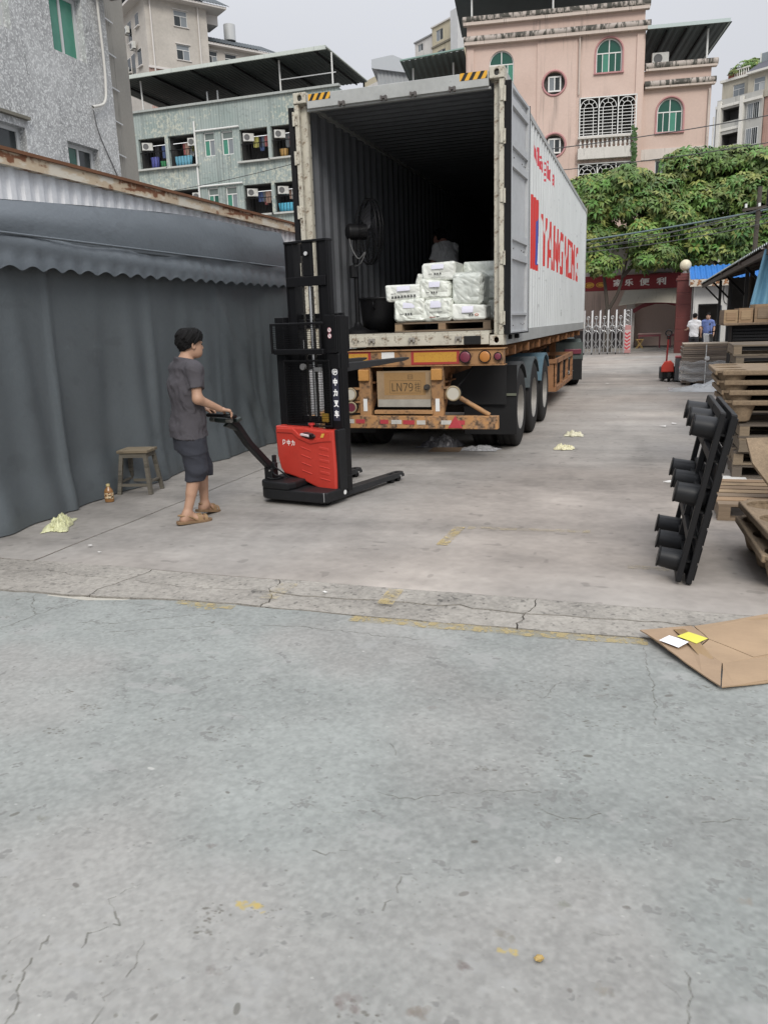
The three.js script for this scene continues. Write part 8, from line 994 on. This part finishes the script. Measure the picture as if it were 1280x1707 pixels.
{ // flattened cardboard bundle wrapped in film, small red jack, grey case
  const mCb = [mat([0.30, 0.235, 0.18], 0.85, { map: rep(tGrime, 0.8) }), mat([0.36, 0.30, 0.245], 0.85, { map: rep(tGrime, 0.8) }), mat([0.245, 0.20, 0.165], 0.85, { map: rep(tGrime, 0.8) })];
  const t = thing('cardboard_bundle', 'waist-high bundle of flattened cardboard partly wrapped in film', 'cardboard', [1.36, 0, -20.4]); const r = rng(15); let y = 0.06; for (let i = 0; i < 20; i++) { const h = 0.035 + 0.02 * r(); obj('cardboard_layer', rbox(1.08 + 0.07 * r(), h - 0.006, 1.0, 0.006, 0.05 * (r() - 0.5), y + h / 2, 0.04 * (r() - 0.5), 0, 0.03 * (r() - 0.5), 0.012 * (r() - 0.5)), mCb[Math.floor(r() * 3)], t); y += h; } for (const x of [-0.4, 0, 0.4]) obj('pallet_block', box(0.1, 0.06, 0.9, x, 0.03, 0), woodGrey[0], t); obj('top_board', rbox(1.3, 0.02, 0.95, 0.004, 0.1, y + 0.012, 0), mat([0.48, 0.40, 0.31], 0.8, { map: rep(tGrime, 0.7) }), t); obj('strap', [box(0.02, y, 0.004, -0.05, y / 2, 0.57), box(0.02, y, 0.004, 0.3, y / 2, 0.57)].slice(0, 1), mWhite, t); const mFilm = new THREE.MeshPhysicalMaterial({ color: rgb(0.62, 0.64, 0.65), roughness: 0.25, transparent: true, opacity: 0.35, side: THREE.DoubleSide }); obj('film_wrap', [sheet(40, 12, (u, v) => { const a = u * 2 - 1; return [a * 0.62, 0.1 + 0.46 * v + 0.02 * Math.sin(u * 20), 0.565 + 0.02 * Math.sin(v * 14 + u * 5) - 0.02 * a * a]; }, 1.2, 0.5)], mFilm, t); obj('film_patch', sph(0.05, -0.02, 0.62, 0.58, 1.2, 1, 0.3, 10, 8), mWhite, t);
  const fm = thing('film_scrap', 'crumpled clear plastic film trailing on the ground beside the cardboard bundle', 'plastic film', [1.5, 0.0, -18.6]); obj('film', sheet(50, 20, (u, v) => { const n = fbm(u * 0.9, v * 0.9, 14, 9, 4, 1800, 0.6), e = Math.sin(u * PI) * Math.sin(v * PI); return [lerp(-1.0, 0.65, u) + 0.1 * (n - 0.5), 0.008 + e * (0.12 + 0.62 * u * u) * n * 1.2, lerp(-0.5, 0.55, v) + 0.3 * (u - 0.5)]; }, 1.6, 1), new THREE.MeshPhysicalMaterial({ color: rgb(0.68, 0.70, 0.71), roughness: 0.25, transparent: true, opacity: 0.55, side: THREE.DoubleSide }), fm);
  const j = thing('electric_pallet_jack', 'small red electric pallet jack with tall black handle beside the cardboard bundle', 'pallet jack', [0.52, 0, -21.1], -0.05); obj('wheel', [cyl(0.115, 0.07, 0.04, 0.115, 0.06, 'x', 20)], mRubber, j); obj('wheel_hub', cyl(0.05, 0.075, 0.04, 0.115, 0.06, 'x', 14), mSteel, j); obj('drive_case', [rbox(0.24, 0.2, 0.22, 0.02, 0, 0.17, -0.06)], mBlack, j); obj('motor_cover', [ext([[-0.13, 0.26], [0.13, 0.26], [0.12, 0.42], [0.05, 0.5], [-0.07, 0.48], [-0.13, 0.38]], 0.2, 0.02).translate(0, 0, -0.14)], mat([0.52, 0.05, 0.03], 0.4), j); obj('handle_post', [rod([-0.04, 0.42, 0.02], [-0.01, 1.12, 0.2], 0.022, 10)], mat([0.30, 0.03, 0.03], 0.4), j); obj('handle', [tor(0.07, 0.016, -0.01, 1.2, 0.22, 'z', 8, 20), rbox(0.08, 0.1, 0.05, 0.01, -0.01, 1.1, 0.19), rod([-0.04, 0.3, 0.02], [-0.04, 0.45, 0.02], 0.03)], mBlack, j); for (const s of [-1, 1]) obj('fork', rbox(0.13, 0.05, 1.1, 0.015, s * 0.14, 0.085, -0.75), mBlack, j); obj('chassis', rbox(0.42, 0.3, 0.1, 0.02, 0, 0.22, -0.22), mat([0.10, 0.10, 0.10], 0.5), j);
  const g = thing('grey_case', 'upright grey case with a red top beside the small red jack', 'case', [0.8, 0, -21.1]); obj('shell', [rbox(0.23, 0.56, 0.24, 0.02, 0, 0.3, 0)], mat([0.13, 0.135, 0.14], 0.5), g); obj('lid', [rbox(0.24, 0.06, 0.25, 0.025, 0, 0.605, 0)], mat([0.42, 0.10, 0.10], 0.4), g); obj('foot_plate', rbox(0.32, 0.04, 0.3, 0.01, 0.03, 0.02, 0), mBlack, g); obj('badge', cyl(0.03, 0.004, 0, 0.36, 0.1215, 'z', 14), mat([0.35, 0.1, 0.1], 0.5), g);
  const w = thing('white_board', 'thin white board lying on the ground behind the leaning plastic pallet', 'board', [0.62, 0.0, -8.3], 0.1); obj('sheet', ext([[-0.42, -0.1], [0.35, -0.5], [0.4, 0.2], [0.0, 0.25]], 0.01).rotateX(-PI / 2).translate(0, 0.004, 0), mat([0.62, 0.61, 0.58], 0.6), w);
}
{ // parked scooter half hidden behind the bundle
  const s = thing('parked_scooter', 'silver and white scooter parked behind the cardboard bundle near the gatehouse', 'scooter', [2.35, 0, -27.6], 1.2);
  for (const z of [-0.62, 0.62]) { const w = sub('wheel', s, [0, 0.26, z]); obj('tyre', tor(0.21, 0.05, 0, 0, 0, 'x', 8, 28), mRubber, w); obj('rim', [tor(0.155, 0.015, 0, 0, 0, 'x', 6, 24), cyl(0.04, 0.08, 0, 0, 0, 'x', 12), ...[0, 1, 2, 3, 4].map((k) => rod([0, 0, 0], [0, 0.15 * Math.cos(k * 1.257), 0.15 * Math.sin(k * 1.257)], 0.012, 6))], mSteel, w); }
  const mBd = mat([0.50, 0.51, 0.52], 0.3); obj('body_panel', [ext([[0.05, 0.3], [0.75, 0.42], [0.85, 0.62], [0.7, 0.75], [0.1, 0.72], [-0.05, 0.5]], 0.22, 0.03).rotateY(-PI / 2).translate(0.11, 0, 0)], mBd, s); obj('footboard', rbox(0.28, 0.06, 0.5, 0.02, 0, 0.3, -0.2), mBlack, s); obj('front_shield', [ext([[-0.52, 0.3], [-0.4, 0.32], [-0.46, 0.95], [-0.6, 0.98]], 0.32, 0.03).rotateY(-PI / 2).translate(0.16, 0, 0)], mWhite, s); for (const k of [-1, 1]) obj('front_fork', rod([k * 0.07, 0.26, -0.62], [k * 0.05, 0.7, -0.5], 0.02), mSteel, s); obj('handlebar', [tube([[-0.34, 1.08, -0.36], [-0.1, 1.04, -0.48], [0.1, 1.04, -0.48], [0.34, 1.08, -0.36]], 0.016, 20, 8)], mBlack, s); obj('seat', rbox(0.26, 0.1, 0.66, 0.04, 0, 0.8, 0.36), mBlack, s); obj('headlamp', sph(0.09, 0, 0.93, -0.6, 1, 0.8, 0.5), mat([0.6, 0.6, 0.6], 0.15), s); for (const k of [-1, 1]) { obj('mirror', [sph(0.06, k * 0.36, 1.3, -0.38, 1, 0.7, 0.3)], mSteel, s); obj('mirror_stem', rod([k * 0.28, 1.07, -0.38], [k * 0.35, 1.28, -0.38], 0.007), mBlack, s); }
}
{ // flattened cardboard box on the apron
  const t = thing('cardboard_sheet', 'flattened brown cardboard box with yellow and white stickers lying on the floor', 'cardboard', [0, 0, 0]);
  const mC = mat([1, 1, 1], 0.75, { map: rep(tex(512, (u, v) => { const a = fbm(u, v, 5, 5, 4, 1900), b = fbm(u, v, 3, 110, 2, 1910), c = fbm(u, v, 90, 90, 2, 1920); return mul3([0.335, 0.232, 0.142], 0.82 + 0.3 * a + 0.07 * (b - 0.5) + 0.06 * (c - 0.5)); }), 0.9) }), mC2 = mat([0.92, 0.92, 0.95], 0.75, { map: mC.map });
  const wv = (x, z) => 0.022 + 0.012 * Math.sin(x * 5 + z * 3) + 0.006 * Math.sin(z * 11 + 1);
  const bend = (g) => { const p = g.attributes.position; for (let i = 0; i < p.count; i++) p.setY(i, p.getY(i) + wv(p.getX(i), p.getZ(i))); g.computeVertexNormals(); return g; };
  const panel = (name, pts, m, dy = 0) => { const s = new THREE.Shape(); const d = []; for (let i = 0; i < pts.length; i++) { const a = pts[i], b = pts[(i + 1) % pts.length], n = Math.max(2, Math.round(Math.hypot(b[0] - a[0], b[1] - a[1]) / 0.06)); for (let k = 0; k < n; k++) d.push(new THREE.Vector2(lerp(a[0], b[0], k / n) + 0.003 * (hash(i, k, 6) - 0.5), -(lerp(a[1], b[1], k / n) + 0.003 * (hash(k, i, 7) - 0.5)))); } return obj(name, bend(new THREE.ExtrudeGeometry(new THREE.Shape(d), { depth: 0.006, bevelEnabled: false }).rotateX(-PI / 2).translate(0, dy, 0)), m, t); };
  panel('panel', [[0.30, -4.165], [0.36, -3.985], [0.55, -3.85], [1.3, -4.35], [1.1, -4.72], [0.69, -4.44]], mC); 
  panel('flap', [[0.03, -4.03], [0.285, -4.16], [0.325, -4.07], [0.352, -3.98], [0.30, -3.86], [0.40, -3.745], [0.375, -3.49], [0.16, -3.81]], mC2, 0.002);
  panel('flap', [[0.308, -3.862], [0.36, -3.978], [0.548, -3.844], [1.25, -4.3], [1.3, -4.05], [0.60, -3.615], [0.38, -3.485], [0.405, -3.742]], mC, 0.0);
  const strip = (a, b, w, m, name, dy) => { const A = V(a[0], 0, a[1]), B = V(b[0], 0, b[1]), d = B.clone().sub(A).normalize(), n = V(-d.z, 0, d.x).multiplyScalar(w / 2); obj(name, sheet(20, 2, (u, v) => { const p = A.clone().lerp(B, u).addScaledVector(n, v * 2 - 1); return [p.x, wv(p.x, p.z) + dy, p.z]; }, 1, 1), m, t); };
  const mTape = mat([0.27, 0.175, 0.085], 0.3); strip([0.22, -4.08], [0.34, -3.76], 0.06, mTape, 'parcel_tape', 0.0095); strip([0.5, -4.26], [1.2, -4.6], 0.06, mTape, 'parcel_tape', 0.0095); strip([0.345, -3.985], [0.30, -3.87], 0.006, mat([0.09, 0.065, 0.045], 0.9), 'crease', 0.009);
  strip([0.235, -4.0], [0.325, -3.935], 0.10, mat([0.62, 0.58, 0.08], 0.6), 'yellow_sticker', 0.012); const lb = canvasTex(128, 96, (g, w, h) => { g.fillStyle = '#e9e8ea'; g.fillRect(0, 0, w, h); g.fillStyle = '#8b8b98'; for (let i = 0; i < 6; i++) g.fillRect(10, 12 + i * 13, 60 + 44 * hash(i, 2, 1), 3); }); strip([0.145, -3.925], [0.235, -3.865], 0.09, printMat(lb, 0.6), 'white_label', 0.012);
  tag(obj('stray_pebble', [new THREE.IcosahedronGeometry(0.013, 0).scale(1.2, 0.7, 0.8).rotateY(0.6).translate(-0.2, 0.009, -1.74)], mat([0.36, 0.25, 0.09], 0.8)), 'small yellowish stone chip on the painted floor near the camera', 'stone');
}
// ---------- stool, bottle, litter ----------
{
  const t = thing('wooden_stool', 'small weathered wooden stool against the grey tarpaulin', 'stool', [-5.0, 0, -6.86], 0.2);
  const mS = mat([0.20, 0.165, 0.115], 0.85, { map: rep(tWood, 0.8, 0.4), ...bumpOf(0.08, 0.003) }), mL = mat([0.125, 0.115, 0.095], 0.85, { map: rep(tWood, 0.8, 0.4) });
  for (let i = 0; i < 3; i++) obj('seat_board', rbox(0.33, 0.03, 0.088, 0.006, 0, 0.445, -0.093 + i * 0.093), mS, t); for (const s of [-1, 1]) { obj('seat_rail', box(0.29, 0.045, 0.02, 0, 0.405, s * 0.11), mL, t); obj('seat_rail', box(0.02, 0.045, 0.2, s * 0.135, 0.405, 0), mL, t); }
  for (const sx of [-1, 1]) for (const sz of [-1, 1]) obj('leg', bar([sx * 0.125, 0.43, sz * 0.1], [sx * 0.17, 0.0, sz * 0.15], 0.038), mL, t); for (const s of [-1, 1]) { obj('stretcher', bar([-0.155, 0.1, s * 0.14], [0.155, 0.1, s * 0.14], 0.028, 0.018), mL, t); obj('stretcher', bar([s * 0.157, 0.13, -0.13], [s * 0.157, 0.13, 0.13], 0.028, 0.018), mL, t); }
  const b = thing('oil_bottle', 'small amber oil bottle with floral label beside the stool', 'bottle', [-5.02, 0.002, -6.36], 0.4); obj('bottle_body', lathe([[0.001, 0], [0.040, 0.0], [0.045, 0.01], [0.045, 0.1], [0.038, 0.125], [0.018, 0.15], [0.016, 0.165]], 22).scale(1, 1, 0.8), mat([0.24, 0.12, 0.045], 0.2), b); const bl = canvasTex(128, 64, (g, w, h) => { g.fillStyle = '#c9b99a'; g.fillRect(0, 0, w, h); const r = rng(6); for (let i = 0; i < 50; i++) { g.fillStyle = ['#5b3324', '#8a5b2c', '#3f3a2a', '#a4835a'][i % 4]; g.beginPath(); g.arc(r() * w, r() * h, 3 + 5 * r(), 0, 6.3); g.fill(); } }); obj('bottle_label', keep(new THREE.CylinderGeometry(0.0455, 0.0455, 0.06, 24, 1, true).scale(1, 1, 0.805).translate(0, 0.065, 0)), printMat(bl, 0.5), b); obj('bottle_cap', cyl(0.018, 0.022, 0, 0.172, 0, 'y', 16), mat([0.52, 0.42, 0.2], 0.4), b);
  const crumple = (name, label, x, z, w, d, h, seed, c, op = 1, ry = 0) => { const g = thing(name, label, 'litter', [x, 0.004, z], ry, 'crumpled plastic litter'); obj('film', sheet(64, 50, (u, v) => { const n = fbm(u + seed * 0.13, v + seed * 0.07, 5, 5, 4, 1850 + seed, 0.5), n2 = fbm(u, v + seed * 0.1, 14, 14, 3, 1870 + seed, 0.6), e = Math.pow(Math.sin(u * PI), 0.6) * Math.pow(Math.sin(v * PI), 0.6), sp = 0.75 + 0.5 * fbm(u * 0.7, v * 0.7, 6, 6, 2, 1880 + seed); return [(u - 0.5) * w * sp, 0.004 + h * e * (0.2 + 1.3 * Math.abs(n - 0.5) + 0.45 * Math.abs(n2 - 0.5) + 0.18 * Math.abs(fbm(u + 0.4, v + seed * 0.3, 22, 20, 2, 1890) - 0.5)), (v - 0.5) * d * sp + 0.12 * d * (n2 - 0.5)]; }, w, d), new THREE.MeshPhysicalMaterial({ color: rgb(...c), roughness: 0.4, side: THREE.DoubleSide, ...(op < 1 ? { transparent: true, opacity: op } : {}) }), g); return g; };
  crumple('crumpled_bag', 'pale yellow crumpled plastic bag at the foot of the tarpaulin', -4.83, -5.42, 0.2, 0.46, 0.14, 1, [0.60, 0.60, 0.36], 0.9, 0.5);
  crumple('crumpled_bag', 'crumpled cream plastic scrap on the yard, nearer of two right of the wheels', -0.95, -10.15, 0.24, 0.2, 0.12, 2, [0.62, 0.58, 0.38]);
  crumple('crumpled_bag', 'crumpled cream plastic scrap on the yard, farther of two right of the wheels', -0.94, -11.35, 0.26, 0.2, 0.12, 3, [0.60, 0.57, 0.42]);
  crumple('crumpled_bag', 'crumpled clear plastic film lying behind the right rear wheels', -2.0, -9.95, 0.5, 0.24, 0.09, 4, [0.42, 0.42, 0.43], 0.85);
  crumple('crumpled_bag', 'dark crumpled plastic heap under the trailer bumper', -2.6, -10.25, 0.55, 0.4, 0.26, 5, [0.10, 0.10, 0.11]);
  const c = thing('cardboard_scrap', 'piece of brown cardboard on the ground under the trailer bumper', 'cardboard', [-2.45, 0, -9.85], 0.1); obj('scrap', ext([[-0.2, -0.1], [0.2, -0.1], [0.24, 0.12], [-0.16, 0.12]], 0.006).rotateX(-PI / 2).rotateX(0.08).translate(0, 0.012, 0), mat([0.20, 0.135, 0.085], 0.85), c);
  const r = rng(77); for (const [i, [x, z]] of [[-3.9, -4.75], [-4.1, -4.9], [-1.85, -4.28], [0.3, -12.4], [0.45, -12.7], [-0.9, -20.5]].entries()) tag(obj('paper_scrap', [new THREE.ShapeGeometry(new THREE.Shape(Array.from({ length: 6 }, (_, k) => new THREE.Vector2((0.008 + 0.04 * r() * r()) * (i > 2 ? 2.6 : 1) * Math.cos(k + 0.5 * r()), (0.006 + 0.025 * r() * r()) * (i > 2 ? 2.6 : 1) * Math.sin(k + 0.5 * r()))))).rotateX(-PI / 2 + 0.12).translate(x, 0.019, z)], new THREE.MeshStandardMaterial({ color: rgb(0.6, 0.58, 0.55), side: THREE.DoubleSide })), ['tiny white paper scrap left of the walking man, nearer one', 'tiny white paper scrap left of the walking man, farther one', 'small white plastic scrap on the cracked concrete strip', 'white paper scrap on the yard left of the leaning pallet', 'second white paper scrap on the yard near the leaning pallet', 'far white paper scrap beside the truck on the yard'][i], 'paper scrap', 'paper scraps');
}
renderer.render(scene, camera);
